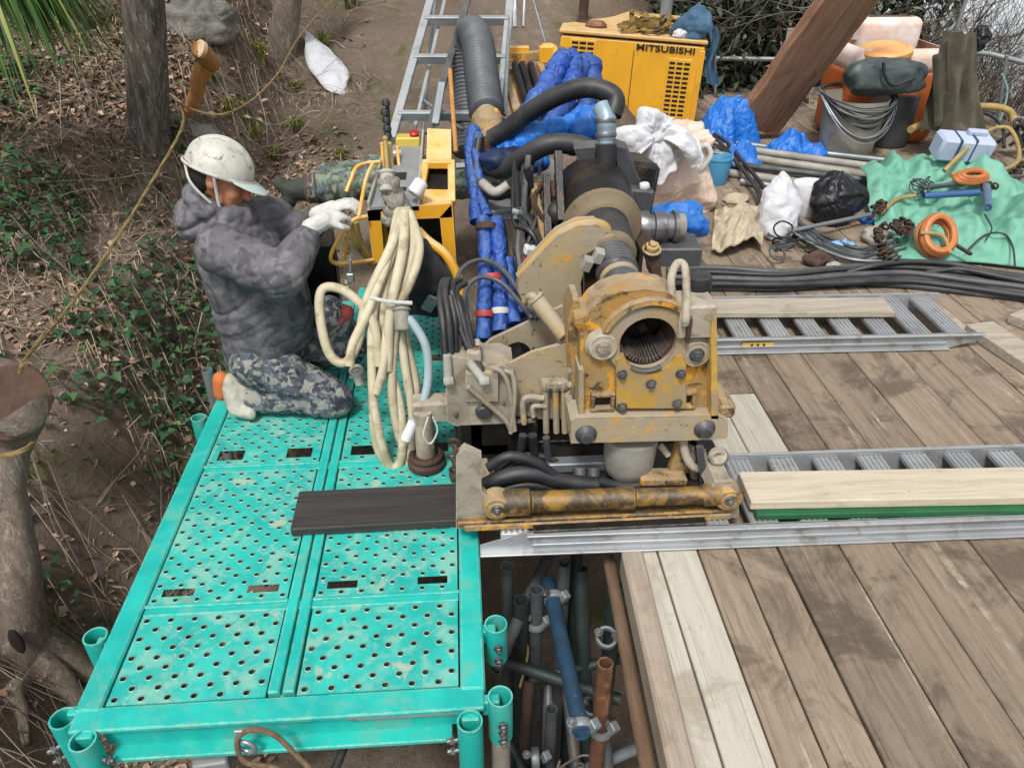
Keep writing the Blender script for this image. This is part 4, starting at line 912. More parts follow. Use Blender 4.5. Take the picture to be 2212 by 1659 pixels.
for k, (xa, ya, za, xb, yb_, zb) in enumerate(((.08, 1.9, -.55, .52, 1.75, -.62), (.12, 1.55, -1.25, .20, 1.95, -.75), (.38, 1.30, -1.2, .36, 2.0, -.85), (.46, 1.45, -.95, .12, 1.85, -1.05), (.27, 1.75, -2.0, .27, 1.78, -.70), (.48, 1.72, -2.0, .47, 1.74, -.55), (.09, 1.62, -2.0, .09, 1.66, -.8))):
    spipe((xa, ya, za), (xb, yb_, zb), .024, (DKPI, RUSB, OLDP, DKPI, OLDP, RUSB, DKPI)[k], ('dark brace crossing just under the ramp in the gap', 'dark rusty pipe slanting up beside the platform', 'weathered pipe running away deep under the blue one', 'dark pipe crossing diagonally below the rusty upright', 'short grey upright behind the rusty one', 'short dark rusty upright beside the round pole', 'dark stub upright close under the platform edge')[k])
clamp((.311, 1.425, -.272), 'clamp round the open end of the blue pipe')
clamp((.295, 2.02, -.355), 'clamp at the far end of the blue pipe')
clamp((.408, 1.545, -.48), 'clamp on the rusty upright', (0, .1, 1))
clamp((.225, 2.0, -.47), 'clamp on the grey upright next to the platform', (0, .1, 1))
clamp((.44, 1.85, -.80), 'clamp on the dark green pipe', (0, .4, -1))
clamp((.455, 1.78, -.30), 'bright clamp beside the round pole', (0, .4, -1))
clamp((.20, 1.68, -.85), 'clamp deep in the gap beside the dark upright', (1, 0, 0))
m = MB()
for k in range(5): m.tube([(.28 + rnd.gauss(0, .05), 1.62 + rnd.gauss(0, .05), -.95), (.33 + rnd.gauss(0, .06), 1.66, -.85 + rnd.gauss(0, .05)), (.36 + rnd.gauss(0, .05), 1.58, -.98)], .005, 5)
tag(m.build('wire_scraps', MAT('dull_wire', '#6a6359', '#554f47', 9, .6, .4)), 'tangle of wire scraps lying low in the gap', 'wire')
m = MB(); m.tube([(.09, 1.95, -.4), (.19, 1.96, -.55), (.16, 1.92, -.75)], .006, 6); tag(m.build('loose_cable', TANH), 'thin tan cable arching in the gap beside the platform', 'cable')
# ------------------------------------------------------------------ drilling rig
rig = thing('drilling_rig', 'muddy yellow drilling rig with clamp head, black motor and hydraulic cylinder', 'drilling rig', (.45, 2.6, .1))
def outline(pts, Y): return [V(x, y, Y) for x, y in pts]
# --- base frame
m = MB(); yb = 1.975
m.prism(outline([(985, 1142), (985, 985), (1003, 968), (1040, 985), (1040, 1060), (1060, 1078), (1085, 1140)], yb), (0, .03, 0)); m.box((V(1030, 1120, yb) + Vector((.0, .25, -.02))), (.10, .5, .05))
base = m.build('base_frame', MUD, rig, 30)
m = MB(); m.box((.42, yb + .0, .105), (.96, .04, .03), None, .005); m.build('front_skid', YELG, rig); m = MB(); m.box((.42, yb + .045, .112), (.90, .05, .04), None, .004); m.build('dark_channel', BLKM, rig)
m = MB(); m.box((.50, 1.937, .104), (.60, .06, .012), None, .003); m.build('dark_strip', BLKM, rig); m = MB(); m.box((.43, 1.945, .102), (.93, .012, .022), None, .003); m.build('skid_lip', YELR, rig)  # dark strip below the skid, lying over the ramp rungs
m = MB(); m.box((.42, yb + .42, .115), (.95, .06, .05)); m.box((-.03, yb + .66, .115), (.07, 1.2, .06)); m.box((.90, yb + .66, .115), (.07, 1.2, .06)); m.box((.43, yb + .36, .112), (.86, .60, .012)); m.build('skid_tray', BLKM, rig)
# horizontal cylinder
c0, c1 = V(1085, 1086, 1.975), V(1552, 1068, 1.975)
d = (c1 - c0).normalized(); L = (c1 - c0).length
m = MB(); m.lathe(c0, d, [(.02, -.02), (.042, 0), (.047, .02), (.047, .09), (.037, .1), (.037, L * .52), (.041, L * .53), (.041, L * .60), (.032, L * .61), (.032, L - .06), (.039, L - .05), (.039, L)], 22)
m.build('hydraulic_cylinder', YELG, rig)
for q, nm in ((c0 - d * .02, 'cylinder_eye'), (c1 + d * .03, 'cylinder_eye')):
    m = MB(); m.cyl(q + Vector((0, -.035, 0)), q + Vector((0, .035, 0)), .048, None, 20, .006); m.ring(q + Vector((0, -.036, 0)), (0, 1, 0), .026, .006, 18, 6); e = m.build(nm, YELR, rig)
    b = MB(); b.bolt(q + Vector((0, -.034, 0)), (0, -1, 0), .012, .014); b.build('pin', STL, e)
m = MB()
for k, fx in enumerate((.05, .18, .33, .52, .68, .82)): m.bolt((.0 + fx, yb - .02, .105), (0, -1, 0), .007, .008)
tag(m.build('skid_bolts', YELR, rig), kind='stuff')
# right end block with lugs
m = MB(); m.prism(outline([(1556, 1118), (1556, 1070), (1530, 1062), (1545, 1040), (1580, 1038), (1596, 1075), (1596, 1118)], 1.97), (0, .14, 0)); m.build('end_block', MUD, rig, 30)
m = MB(); m.prism(outline([(1518, 1085), (1505, 968), (1520, 965), (1534, 1085)], 2.06), (0, .015, 0)); m.build('stay_plate', DRK, rig)
m = MB(); m.cyl(V(1545, 1052, 2.0), V(1552, 1052, 2.25), .04, None, 18, .006); m.ring(V(1548, 1052, 2.0), (0, 1, 0), .028, .010, 18, 6); m.build('hose_union', YELM, rig)
m = MB(); m.cyl(V(1550, 985, 2.06), V(1556, 985, 2.2), .032, None, 20, .006); m.ring(V(1550, 985, 2.058), (0, 1, 0), .02, .007, 18, 6); m.build('pivot_pin', MUD, rig)
# --- clamp head
Y0 = 2.12; hc = V(1397, 737, Y0); HR = .096
pts = [(1252, 905), (1252, 715), (1240, 705), (1243, 690), (1268, 682), (1282, 664), (1308, 645), (1342, 632), (1395, 626), (1440, 632), (1460, 644), (1466, 668), (1535, 670), (1540, 745), (1542, 905)]
o3 = outline(pts, Y0); f = ray_outline([(p.x, p.z) for p in o3], (hc.x, hc.z))
m = MB(); m.star(hc, f, HR, .13, 160); clampb = m.build('clamp_head', YELR, rig, 35)
arch = [(x, y) for x, y in pts]
m = MB(); m.star(hc + Vector((0, -.018, .002)), lambda a: HR + .038 + .005 * math.sin(3 * a), HR - .004, .02, 60); m.build('clamp_ring', YELM, rig, 35)
m = MB(); m.lathe(hc + Vector((0, .01, 0)), (0, 1, 0), [(HR - .002, 0), (HR - .012, .02), (HR - .012, .13), (HR - .002, .15)], 40, (False, False)); m.v = m.v; m.f = [q[::-1] for q in m.f]; m.build('bore_liner', RUSB, rig)
m = MB()                                                             # grooved lower jaw inside the bore
for k in range(11):
    a = R(222 + k * 9); q = hc + Vector((math.cos(a) * (HR - .022), .065, math.sin(a) * (HR - .022))); m.box(q, (.018, .13, .0065), Euler((0, -a, 0)), .001)
for k in range(22):
    a = R(200 + k * 6.6); q = hc + Vector((math.cos(a) * (HR - .012), .07, math.sin(a) * (HR - .012))); m.box(q, (.010, .11, .013), Euler((0, -a, 0)), .001)
m.build('jaw_insert', MAT('worn_jaw_steel', '#6e655e', '#584f48', 9, .45, .4, .3, dirt='#3d3029', dlo=.55, dhi=.68), rig)
m = MB(); m.lathe(hc + Vector((0, .15, 0)), (0, 1, 0), [(HR + .02, 0), (HR + .03, .02), (HR + .02, .06), (.07, .075), (.001, .076)], 30, (False, True)); m.build('inner_chuck', BLKM, rig)
for k in range(3):
    a = R(60 + k * 120); m = MB(); m.box(hc + Vector((math.cos(a) * .055, .195, math.sin(a) * .055)), (.035, .05, .03), Euler((0, -a, 0)), .004); m.build('chuck_jaw', RUSB, rig)
# arched cover over the bore
m = MB()
for side, rr0, rr1, y0_, y1_ in ((0, .142, .160, -.03, .145),):
    prof = []; N = 26
    for i in range(N + 1):
        a = R(35 + 125 * i / N); prof.append((math.cos(a), math.sin(a)))
    vs = []
    for (ca, sa) in prof:
        for r_, yy in ((rr0, y0_), (rr1, y0_), (rr1, y1_), (rr0, y1_)): vs.append(hc + Vector((ca * r_, yy, sa * r_)))
    fs = [(i * 4 + k, (i + 1) * 4 + k, (i + 1) * 4 + (k + 1) % 4, i * 4 + (k + 1) % 4) for i in range(N) for k in range(4)] + [(3, 2, 1, 0), (N * 4, N * 4 + 1, N * 4 + 2, N * 4 + 3)]
    m.add(vs, fs)
m.build('arch_cover', YELR, rig, 35)
m = MB(); m.prism(outline([(1328, 770), (1345, 760), (1352, 775), (1372, 792), (1400, 798), (1428, 792), (1448, 776), (1455, 760), (1478, 760), (1478, 872), (1328, 872)], Y0), (0, -.028, 0)); jb = m.build('jaw_block', YEL, rig, 30)
for x, y in ((1340, 798), (1466, 797), (1402, 818), (1340, 868), (1458, 860)):
    b = MB(); b.bolt(V(x, y, Y0) + Vector((0, -.028, 0)), (0, -1, 0), .0125, .016); b.build('jaw_bolt', DRK, jb)
m = MB(); m.tube([hc + Vector((math.cos(R(a)) * .085, -.03, math.sin(R(a)) * .085 - .008)) for a in range(235, 306, 10)], .008, 8); m.build('jaw_lip', STL, rig)
for x, y, mt in ((1300, 742, MUD), (1500, 757, YELM)):
    q = V(x, y, Y0); m = MB(); m.lathe(q, (0, -1, 0), [(.058, -.02), (.056, .01), (.048, .016), (.046, .024), (.036, .028)], 28, (True, True)); m.ring(q + Vector((0, -.026, 0)), (0, 1, 0), .042, .004, 26, 6); e = m.build('pivot_boss', mt, rig)
    b = MB(); b.bolt(q + Vector((0, -.026, 0)), (0, -1, 0), .018, .018); b.build('boss_nut', MUD if mt is MUD else DRK, e)
for x, y in ((1300, 862), (1475, 858)):                              # two rectangular pockets: raised rims, flush floors coloured dark as recess shade
    q = V(x, y, Y0); w_, h_ = .054, .042
    m = MB()
    for dx, dz, a, b_ in ((0, h_ / 2 + .007, w_ + .028, .014), (0, -h_ / 2 - .007, w_ + .028, .014), (-w_ / 2 - .007, 0, .014, h_), (w_ / 2 + .007, 0, .014, h_)): m.box(q + Vector((dx, -.012, dz)), (a, .026, b_), None, .003)
    e = m.build('pocket_rim', YELR, rig); b = MB(); b.box(q + Vector((0, -.002, 0)), (w_, .006, h_), None, .001); b.build('pocket_shade_floor', BLKM, e)
m = MB(); m.box(V(1390, 893, Y0) + Vector((0, -.022, 0)), (.40, .045, .028), None, .005); m.build('bottom_ledge', YELR, rig)
m = MB(); m.prism(outline([(1536, 905), (1536, 700), (1548, 680), (1552, 905)], Y0 - .05), (0, .2, 0)); m.build('side_flange', YEL, rig)
m = MB(); m.prism(outline([(1250, 905), (1250, 800), (1262, 800), (1262, 905)], Y0 - .03), (0, .16, 0)); m.build('side_flange', YELM, rig)
m = MB(); m.prism(outline([(1225, 690), (1238, 650), (1252, 650), (1258, 905), (1240, 905)], Y0 + .06), (0, .12, 0)); m.build('back_flange', YELR, rig)
m = MB(); m.box(V(1500, 685, Y0) + Vector((.0, .02, 0)), (.115, .12, .115), None, .006); m.build('cheek_block', MUD, rig)
m = MB(); m.box(V(1480, 690, Y0) + Vector((.0, -.045, -.01)), (.012, .03, .09), None, .003); m.build('cheek_rib', RUSB, rig)
# cross beam under the head
m = MB(); m.prism(outline([(1233, 958), (1233, 912), (1245, 903), (1552, 898), (1572, 908), (1572, 944), (1545, 950)], 2.07), (0, .17, 0)); cb2 = m.build('cross_beam', YELM, rig, 30)
for x, y, mt in ((1266, 938, DRK), (1522, 926, DRK)):
    q = V(x, y, 2.07); m = MB(); m.lathe(q, (0, -1, 0), [(.038, 0), (.036, .006), (.026, .014), (.022, .02), (.02, .03), (.01, .032)], 22); m.build('beam_bolt', mt, cb2)
m = MB(); m.box(V(1560, 870, 2.15), (.06, .12, .055), None, .01); m.box(V(1552, 850, 2.18), (.045, .1, .03), None, .008); m.build('side_lug', YELR, rig)
# grey can and bracket below the beam
q = V(1362, 952, 2.18); m = MB(); m.lathe(q, (0, 0, -1), [(.098, -.03), (.096, 0), (.092, .09), (.086, .125), (.07, .14), (.002, .142)], 30); m.build('grey_canister', LGR, rig)
m = MB(); m.box(V(1430, 1030, 2.11), (.17, .07, .03), Euler((0, R(3), 0)), .004); m.prism(outline([(1445, 1020), (1462, 965), (1480, 965), (1490, 1022)], 2.13), (0, .03, 0)); m.build('foot_bracket', YELR, rig)
for x0, y0, x1, y1, r in ((1490, 965, 1500, 1035, .016), (1470, 960, 1452, 1020, .009), (1425, 960, 1445, 985, .012)):
    m = MB(); m.cyl(V(x0, y0, 2.16), V(x1, y1, 2.14), r); m.build('link_rod', MUD, rig)
m = MB(); m.tube([V(1475, 950, 2.12), V(1482, 985, 2.1), V(1500, 1010, 2.08), V(1520, 1005, 2.1), V(1515, 970, 2.14)], .016, 10); m.build('chain_link', MUD, rig)
m = MB(); m.ell(V(1495, 1010, 2.2), (.045, .06, .07)); m.build('oil_pot', BLKM, rig)
# --- gearbox and arm plates on the left of the head
Y2 = 2.30
m = MB(); m.prism(outline([(966, 912), (962, 800), (972, 770), (1010, 776), (1052, 792), (1085, 790), (1110, 800), (1110, 922), (1090, 925), (985, 920)], Y2), (0, .16, 0)); gb = m.build('gearbox', MUD, rig, 30)
m = MB(); m.prism(outline([(1005, 800), (1075, 800), (1075, 860), (1005, 860)], Y2), (0, -.02, 0)); m.build('gearbox_lid', MUD, gb)
q = V(1045, 888, Y2); m = MB(); m.lathe(q, (0, -1, 0), [(.032, 0), (.03, .01), (.024, .018), (.012, .02)], 22); m.build('round_cap', DRK, gb)
m = MB(); m.bolt(V(1088, 870, Y2), (0, -1, 0), .006, .008); m.bolt(V(985, 895, Y2), (0, -1, 0), .007, .01); m.build('cover_bolt', DRK, gb)
m = MB(); m.prism(outline([(1085, 795), (1150, 762), (1240, 738), (1250, 905), (1110, 905)], Y2 + .03), (0, .02, 0)); m.build('front_arm_plate', YELM, rig, 30)
o3 = outline([(1030, 762), (1060, 735), (1230, 655), (1250, 700), (1250, 860), (1060, 860)], Y2 + .24); hq = V(1118, 765, Y2 + .24)
f = ray_outline([(p.x, p.z) for p in o3], (hq.x, hq.z)); m = MB(); m.star(hq, f, .052, .02, 120); m.build('rear_arm_plate', YELM, rig, 30)
m = MB(); m.prism(outline([(1030, 775), (1110, 815), (1110, 838), (1030, 800)], Y2 + .2), (0, .03, 0)); m.build('arm_web', MUD, rig)
m = MB(); m.tube([V(1135, 650, 2.5), V(1150, 640, 2.47), V(1168, 655, 2.44)], .016, 10); m.cyl(V(1160, 650, 2.44), V(1222, 728, 2.33), .03, .028, 18); m.ring(V(1157, 645, 2.445), (1, -.4, -1.1), .024, .011, 16, 6); m.build('hinge_tube', YELM, rig)
m = MB(); m.cyl(V(1170, 650, 2.43), V(1232, 722, 2.32), .007); m.build('hinge_rod', BLKM, rig)
# pipe work on the front plate
for P, r in (([(1062, 793), (1085, 805), (1100, 840), (1112, 930)], .0085), ([(1090, 800), (1108, 812), (1112, 860), (1103, 935)], .0085), ([(1010, 835), (1050, 870), (1090, 905), (1105, 932)], .0095)):
    m = MB(); m.tube([V(x, y, Y2 - .03) for x, y in P], r, 10); m.build('grease_pipe', MUD, rig)
m = MB(); m.tube([V(1132, 915, Y2 - .01), V(1132, 862, Y2 - .01), V(1175, 860, Y2 - .01)], .011, 8); m.tube([V(1152, 900, Y2 - .01), V(1152, 878, Y2 - .01), V(1180, 878, Y2 - .01)], .009, 8); m.build('pipe_bend', MUD, rig)
for x in (1178, 1200, 1218):
    m = MB(); m.cyl(V(x, 830, Y2), V(x + 2, 935, Y2), .012, None, 12); m.cyl(V(x, 822, Y2), V(x, 842, Y2), .018, None, 6); m.build('valve_stem', YELM, rig)
m = MB(); m.box(V(1195, 828, Y2 + .005), (.09, .04, .03), None, .006); m.build('valve_block', MUD, rig)
for y in (800, 830, 862):
    m = MB(); m.bolt(V(1232, y, Y2 - .11), (-.3, -1, 0), .009, .012); m.build('plate_bolt', LGR, rig)
# --- big curved lever arm
pa = [(1118, 628), (1122, 600), (1165, 552), (1205, 510), (1250, 488), (1290, 486), (1310, 500), (1300, 530), (1268, 565), (1255, 610), (1258, 665), (1240, 700), (1150, 700)]
m = MB(); m.prism(outline(pa, 2.62), (0, .09, 0)); m.build('lever_arm', YELM, rig, 35)
m = MB(); e_ = [V(x, y - 2, 2.66) for x, y in pa[1:8]]; m.tube(e_, .02, 10); m.build('lever_arm_edge', YEL, rig)
m = MB(); m.prism(outline([(1262, 560), (1290, 545), (1310, 560), (1300, 640), (1262, 650)], 2.55), (0, .03, 0)); m.build('dark_guard', BLKM, rig)
for x, y in ((1268, 570), (1293, 553)):
    m = MB(); m.box(V(x, y, 2.53), (.035, .04, .05), Euler((.2, .3, 0)), .004); m.build('guard_block', LGR, rig)
# --- spindle: drill rod through swivel
A, B = V(1272, 405, 3.15), V(1346, 628, 2.42); d = (B - A).normalized(); L = (B - A).length
m = MB(); m.lathe(A, d, [(.11, 0), (.155, .03), (.16, .10), (.16, .25), (.15, .30)], 30); m.build('motor_housing', BLKM, rig)
m = MB(); m.lathe(A + d * .29, d, [(.155, 0), (.158, .012), (.158, .03), (.118, .045), (.112, .05)], 34); m.build('housing_ring', MAT('tan_metal_ring', '#8f8068', '#7d7059', 6, .5, .2, .15, dirt='#5d5040', dlo=.55, dhi=.7), rig)
m = MB(); m.lathe(A + d * .33, d, [(.105, 0), (.10, .02), (.094, .16), (.088, .17)], 30); m.build('swivel_body', BLK, rig)
m = MB(); m.lathe(A + d * .49, d, [(.08, 0), (.094, .005), (.095, .03), (.09, .035), (.074, .04)], 30); m.build('swivel_collar', MAT('tan_metal_ring', '#8f8068'), rig)
pr = [(.074, 0)]
for k in range(6): pr += [(.078, .01 + k * .018), (.078, .018 + k * .018), (.07, .022 + k * .018), (.07, .026 + k * .018)]
m = MB(); m.lathe(A + d * .53, d, pr + [(.07, .13), (.068, .20), (.052, .2), (.05, .1)], 28, (True, False)); m.build('threaded_nose', STL, rig)
m = MB(); m.lathe(A + d * .66, d, [(.066, 0), (.072, .006), (.072, .03), (.06, .036), (.05, .034), (.046, -.03)], 26, (True, True)); m.build('nose_ring', YELM, rig)
# motor block with flange plates and riser elbow
m = MB(); m.box(V(1325, 395, 3.25), (.30, .34, .24), Euler((R(-8), R(8), 0)), .02); m.build('motor_block', BLKM, rig)
for pts in ([(1240, 322), (1298, 318), (1298, 412), (1270, 412)], [(1330, 315), (1352, 322), (1388, 402), (1338, 402)]):
    m = MB(); m.prism(outline(pts, 3.08), (0, .03, .02)); m.build('flange_plate', DRK, rig, 30)
m = MB(); m.box(V(1362, 432, 3.10), (.15, .16, .14), Euler((0, R(6), 0)), .008); m.build('terminal_box', DRK, rig)
m = MB(); m.cyl(V(1392, 408, 3.05), V(1392, 396, 3.05), .022, None, 6); m.build('filler_cap', WHT, rig)
m = MB(); m.cyl(V(1306, 415, 3.06), V(1308, 310, 3.10), .044, .046, 20); m.build('riser_sleeve', BLK, rig)
m = MB(); m.box(V(1303, 420, 3.04), (.04, .03, .03), None, .004); m.build('pipe_tag', RUST, rig)
m = MB(); m.tube([V(1308, 320, 3.12), V(1310, 285, 3.14), V(1310, 255, 3.16), V(1300, 232, 3.2)], .040, 16); m.build('riser_elbow', MAT('pale_blue_grey_metal', '#8fa3ad', '#7f949e', 6, .35, .3, .05), rig)
for y in (262, 292):
    m = MB(); m.ring(V(1308, y, 3.12), (0, .3, 1), .041, .005, 20, 6, 2); m.build('hose_clip', STL, rig)
# side port on the right
A2 = V(1372, 490, 2.95); ax = Vector((1, .02, -.02))
m = MB(); m.lathe(A2, ax, [(.06, 0), (.066, .01), (.066, .05), (.05, .055), (.05, .07), (.06, .075), (.06, .12), (.052, .125), (.052, .15), (.064, .155), (.064, .17), (.03, .172)], 24); m.build('side_port', STL, rig)
m = MB(); m.lathe(A2 + ax * .172, ax, [(.05, 0), (.052, .01), (.052, .03), (.03, .035)], 20); m.build('port_cap', LGR, rig)
# dark stub, small lever, bolt block behind the head
m = MB(); q = V(1502, 640, 2.22); m.lathe(q, (0, 0, 1), [(.046, 0), (.048, .06), (.044, .075), (.03, .078)], 22); m.build('rubber_stub', BLK, rig)
m = MB(); m.tube([V(1452, 640, 2.14), V(1450, 600, 2.16), V(1462, 570, 2.2), V(1478, 575, 2.2), V(1483, 620, 2.14), V(1482, 680, 2.07), V(1480, 700, 2.07)], .013, 10); m.build('grab_loop', MUD, rig)
m = MB(); m.prism(outline([(1405, 575), (1388, 545), (1405, 525), (1425, 540), (1430, 600), (1410, 605)], 2.33), (0, .1, 0)); m.build('rear_lug', RUSB, rig); m = MB(); m.bolt(V(1408, 540, 2.34), (0, -.4, 1), .022, .022); m.build('lug_nut', YEL, rig)
m = MB(); m.box(V(1450, 540, 2.95), (.22, .17, .08), Euler((0, 0, R(-3))), .006); m.build('grey_side_box', DRK, rig)
# mast slide behind the head: rails, dark trough, carriage
m = MB(); m.box((.44, 3.2, .16), (.74, 1.3, .05), None, .006); m.box((.20, 3.2, .26), (.06, 1.3, .14), None, .008); m.box((.76, 3.2, .26), (.06, 1.3, .14), None, .008); m.build('slide_bed', BLKM, rig)
m = MB(); m.box((.45, 2.62, .36), (.42, .18, .22), None, .015); m.build('carriage', BLKM, rig); m = MB(); m.box((.62, 3.3, .42), (.34, .4, .42), None, .02); m.build('gear_housing', BLKM, rig)
m = MB(); m.box((.43, 3.35, .50), (.03, .5, .03), Euler((R(10), 0, 0))); m.box((.34, 3.4, .45), (.09, .12, .2)); m.build('valve_bank', RUSB, rig)
for k in range(4):
    m = MB(); m.bolt((.30 + k * .045, 3.25, .56 - k * .01), (0, -.5, 1), .014, .03); m.cyl((.30 + k * .045, 3.25, .40), (.30 + k * .045, 3.25, .56), .011); m.build('valve_spool', STL, rig)
m = MB(); m.box((.06, 2.55, .16), (.16, .5, .05)); m.box((.02, 2.35, .38), (.05, .10, .42), None, .006); m.build('column', MUD, rig)
m = MB(); m.box((.10, 2.45, .2), (.3, .3, .18), None, .01); m.build('pump_box', BLKM, rig)
m = MB(); m.lathe(V(1000, 720, 2.7), (0, 0, -1), [(.055, 0), (.06, .02), (.06, .4)], 20); m.build('support_tube', DRK, rig)
# black hoses and sheet in the dark bay under the beam
for P, r, mt in (([(1050, 1030), (1110, 990), (1165, 985), (1220, 1010), (1245, 1050)], .013, BLK), ([(1040, 1045), (1120, 1002), (1190, 1008), (1235, 1055)], .013, BLK), ([(1060, 1055), (1130, 1020), (1210, 1020), (1290, 1035)], .015, BLK), ([(1130, 940), (1120, 1000), (1110, 1040)], .016, BLK), ([(1150, 940), (1155, 1000), (1140, 1040)], .018, BLK), ([(1180, 945), (1185, 1000), (1190, 1040)], .014, DRK)):
    m = MB(); m.tube([V(x, y, 2.22) for x, y in P], r, 10); m.build('bay_hose', mt, rig)
m = cloth(lambda u, v: V(1060 + 150 * u, 1060 - 58 * math.sin(math.pi * (.15 + .8 * u)) * (1 - v) - 5, 2.18 + .12 * v) + Vector((0, 0, .006 * math.sin(20 * u) + .014 * crumple((u * 2, v, 0), 3, 2))), 40, 18); m.build('rubber_sheet', MAT('dark_grey_sheet', '#34363a', '#43464a', 9, .5, 0, .4, dirt='#5f5a52', dlo=.52, dhi=.68), rig, angle=70)
m = MB(); m.box(V(1240, 1002, 2.22), (.25, .05, .04), None, .004); m.build('grey_cross_bar', GALV, rig)
for x in (1252, 1282):
    m = MB(); m.cyl(V(x, 1010, 2.17), V(x, 1058, 2.12), .026, None, 14); m.build('bay_cylinder', DRK, rig)
m = MB(); m.box(V(1082, 1030, 2.2), (.10, .05, .02)); m.box(V(1062, 1015, 2.2), (.02, .04, .06)); m.build('small_bracket', MUD, rig)
m = MB()
for k in range(4): m.tube([V(1055 + k * 9, 925, 2.36), V(1052 + k * 14, 970, 2.33 + .02 * k), V(1066 + k * 20, 1005, 2.30)], .004, 6)
tag(m.build('thin_wires', WEBB, rig), kind='stuff')
# tangle of hoses, valves and fittings between the blue wraps and the motor
for k in range(20):
    x0, x1 = rnd.uniform(1105, 1215), rnd.uniform(1095, 1225); P = [V(x0, rnd.uniform(330, 420), rnd.uniform(3.0, 3.3)), V(x0 + rnd.gauss(0, 14), rnd.uniform(430, 480), rnd.uniform(2.95, 3.1)), V((x0 + x1) / 2 + rnd.gauss(0, 18), rnd.uniform(500, 545), rnd.uniform(2.85, 3.0)), V(x1, rnd.uniform(580, 650), rnd.uniform(2.75, 2.9))]
    m = MB(); m.tube(P, rnd.choice((.009, .011, .013, .016)), 8); m.build('loose_hose', (BLK, BLK, DRK, BLK, RUSB)[k % 5], rig)
for k in range(14):
    q = V(rnd.uniform(1110, 1235), rnd.uniform(390, 560), rnd.uniform(2.95, 3.15)); a_ = Vector((rnd.gauss(0, .5), rnd.gauss(0, .5), 1)); m = MB(); m.cyl(q, q + a_.normalized() * rnd.uniform(.04, .09), rnd.uniform(.014, .022), None, 6); m.cyl(q + a_.normalized() * .02, q + a_.normalized() * .04, .027, None, 6); m.build('hose_union', (GALV, RUST, MUD, STL)[k % 4], rig)
for x0, y0, x1, y1, mt in ((1128, 420, 1160, 640, RUSB), (1150, 400, 1185, 560, YELR), (1205, 330, 1212, 480, BLKM), (1180, 380, 1184, 520, BLKM)):
    m = MB(); m.bar(V(x0, y0, 3.05), V(x1, y1, 2.85), .03, .04); m.build('feed_bar', mt, rig)
m = MB(); m.box(V(1142, 548, 2.86), (.05, .04, .07), Euler((.2, .3, .2)), .006); e = m.build('white_tag', WHT, rig); m = MB(); m.box(V(1142, 562, 2.84), (.055, .03, .025), Euler((.2, .3, .2)), .004); m.build('red_stripe', RED, e)
m = MB(); m.lathe(V(1205, 470, 3.0), (0, -.8, .5), [(.05, 0), (.055, .02), (.055, .1), (.03, .12)], 20); m.build('small_motor', BLKM, rig)
m = MB(); m.box(V(1170, 450, 3.12), (.16, .14, .2), Euler((.1, .1, .2)), .012); m.build('rusty_gearbox', RUST, rig)
m = MB(); m.box(V(1085, 455, 3.2), (.16, .12, .05), Euler((0, 0, .2)), .006); m.build('grey_plate', GALV, rig)
for P, r in (([(1045, 1052), (1090, 1030), (1150, 1022), (1215, 1040), (1290, 1048)], .030), ([(1070, 1062), (1140, 1046), (1220, 1058), (1300, 1052)], .022), ([(1055, 1010), (1100, 985), (1160, 1000), (1200, 1030), (1240, 1060)], .018), ([(1290, 1040), (1340, 1050), (1400, 1048), (1460, 1052)], .02)):
    m = MB(); m.tube([V(x, y, 2.10) for x, y in P], r, 12); m.build('thick_bay_hose', BLK, rig)
# outrigger jack on the platform
q = V(922, 1003, 2.42); q.z = .01; jack = thing('outrigger_jack', 'muddy screw jack with round foot standing on the teal platform', 'jack', q)
m = MB(); m.lathe(q, (0, 0, 1), [(.075, 0), (.076, .02), (.06, .035), (.035, .05), (.034, .06)], 26); m.ring(q + Vector((0, 0, .045)), (0, 0, 1), .058, .012, 24, 8); m.build('foot_disc', RUSB, jack)
m = MB(); m.cyl(q + Vector((0, 0, .05)), q + Vector((0, 0, .26)), .038, None, 18); m.build('screw_column', MUD, jack)
m = MB(); m.box(q + Vector((.03, .03, .25)), (.14, .08, .09), None, .008); m.build('jack_arm', MUD, jack)
# shackle chain at the frame corner
m = MB()
for k in range(5): m.ring(V(978 + 5 * math.sin(k * 2), 965 + k * 18, 2.0), (1, .3, 0) if k % 2 else (0, 1, .3), .018, .006, 14, 6)
ch = MB(); 
for k in range(6): ch.ring(V(980 + 4 * math.sin(k * 2.2), 955 + k * 15, 2.0), (1, .3, 0) if k % 2 else (0.1, 1, .3), .016, .0058, 14, 6)
c_ = tag(ch.build('rusty_chain', RUSB), 'rusty chain hanging at the left corner of the rig base', 'chain')
# ------------------------------------------------------------------ yellow control console
con = thing('control_console', 'yellow steel control console with levers, grey top panel and red stop button', 'control console', (-.21, 3.3, 0))
YF = 3.0
for lg in ([(793, 455), (822, 455), (830, 560), (806, 572)], [(950, 470), (977, 440), (988, 600), (964, 610)]):
    m = MB(); m.prism(outline(lg, YF), (0, .05, 0)); m.build('front_leg', YELC, con, 30)
m = MB(); m.prism(outline([(793, 455), (975, 440), (977, 470), (795, 478)], YF), (0, .04, 0)); m.build('front_crossbar', YELC, con, 30)
a = V(795, 452, YF); z0 = a.z
m = MB()                                                            # sloping top panel, grey
tl, tr, bl, br = V(840, 300, 3.62), V(915, 300, 3.62), V(797, 448, YF), V(905, 445, YF)
def pl(u, v, h=0): return bl.lerp(br, u).lerp(tl.lerp(tr, u), v) + Vector((0, 0, h))
m.prism([pl(0, 0), pl(1, 0), pl(1, 1), pl(0, 1)], (0, 0, -.02)); m.build('top_panel', GRY, con, 30)
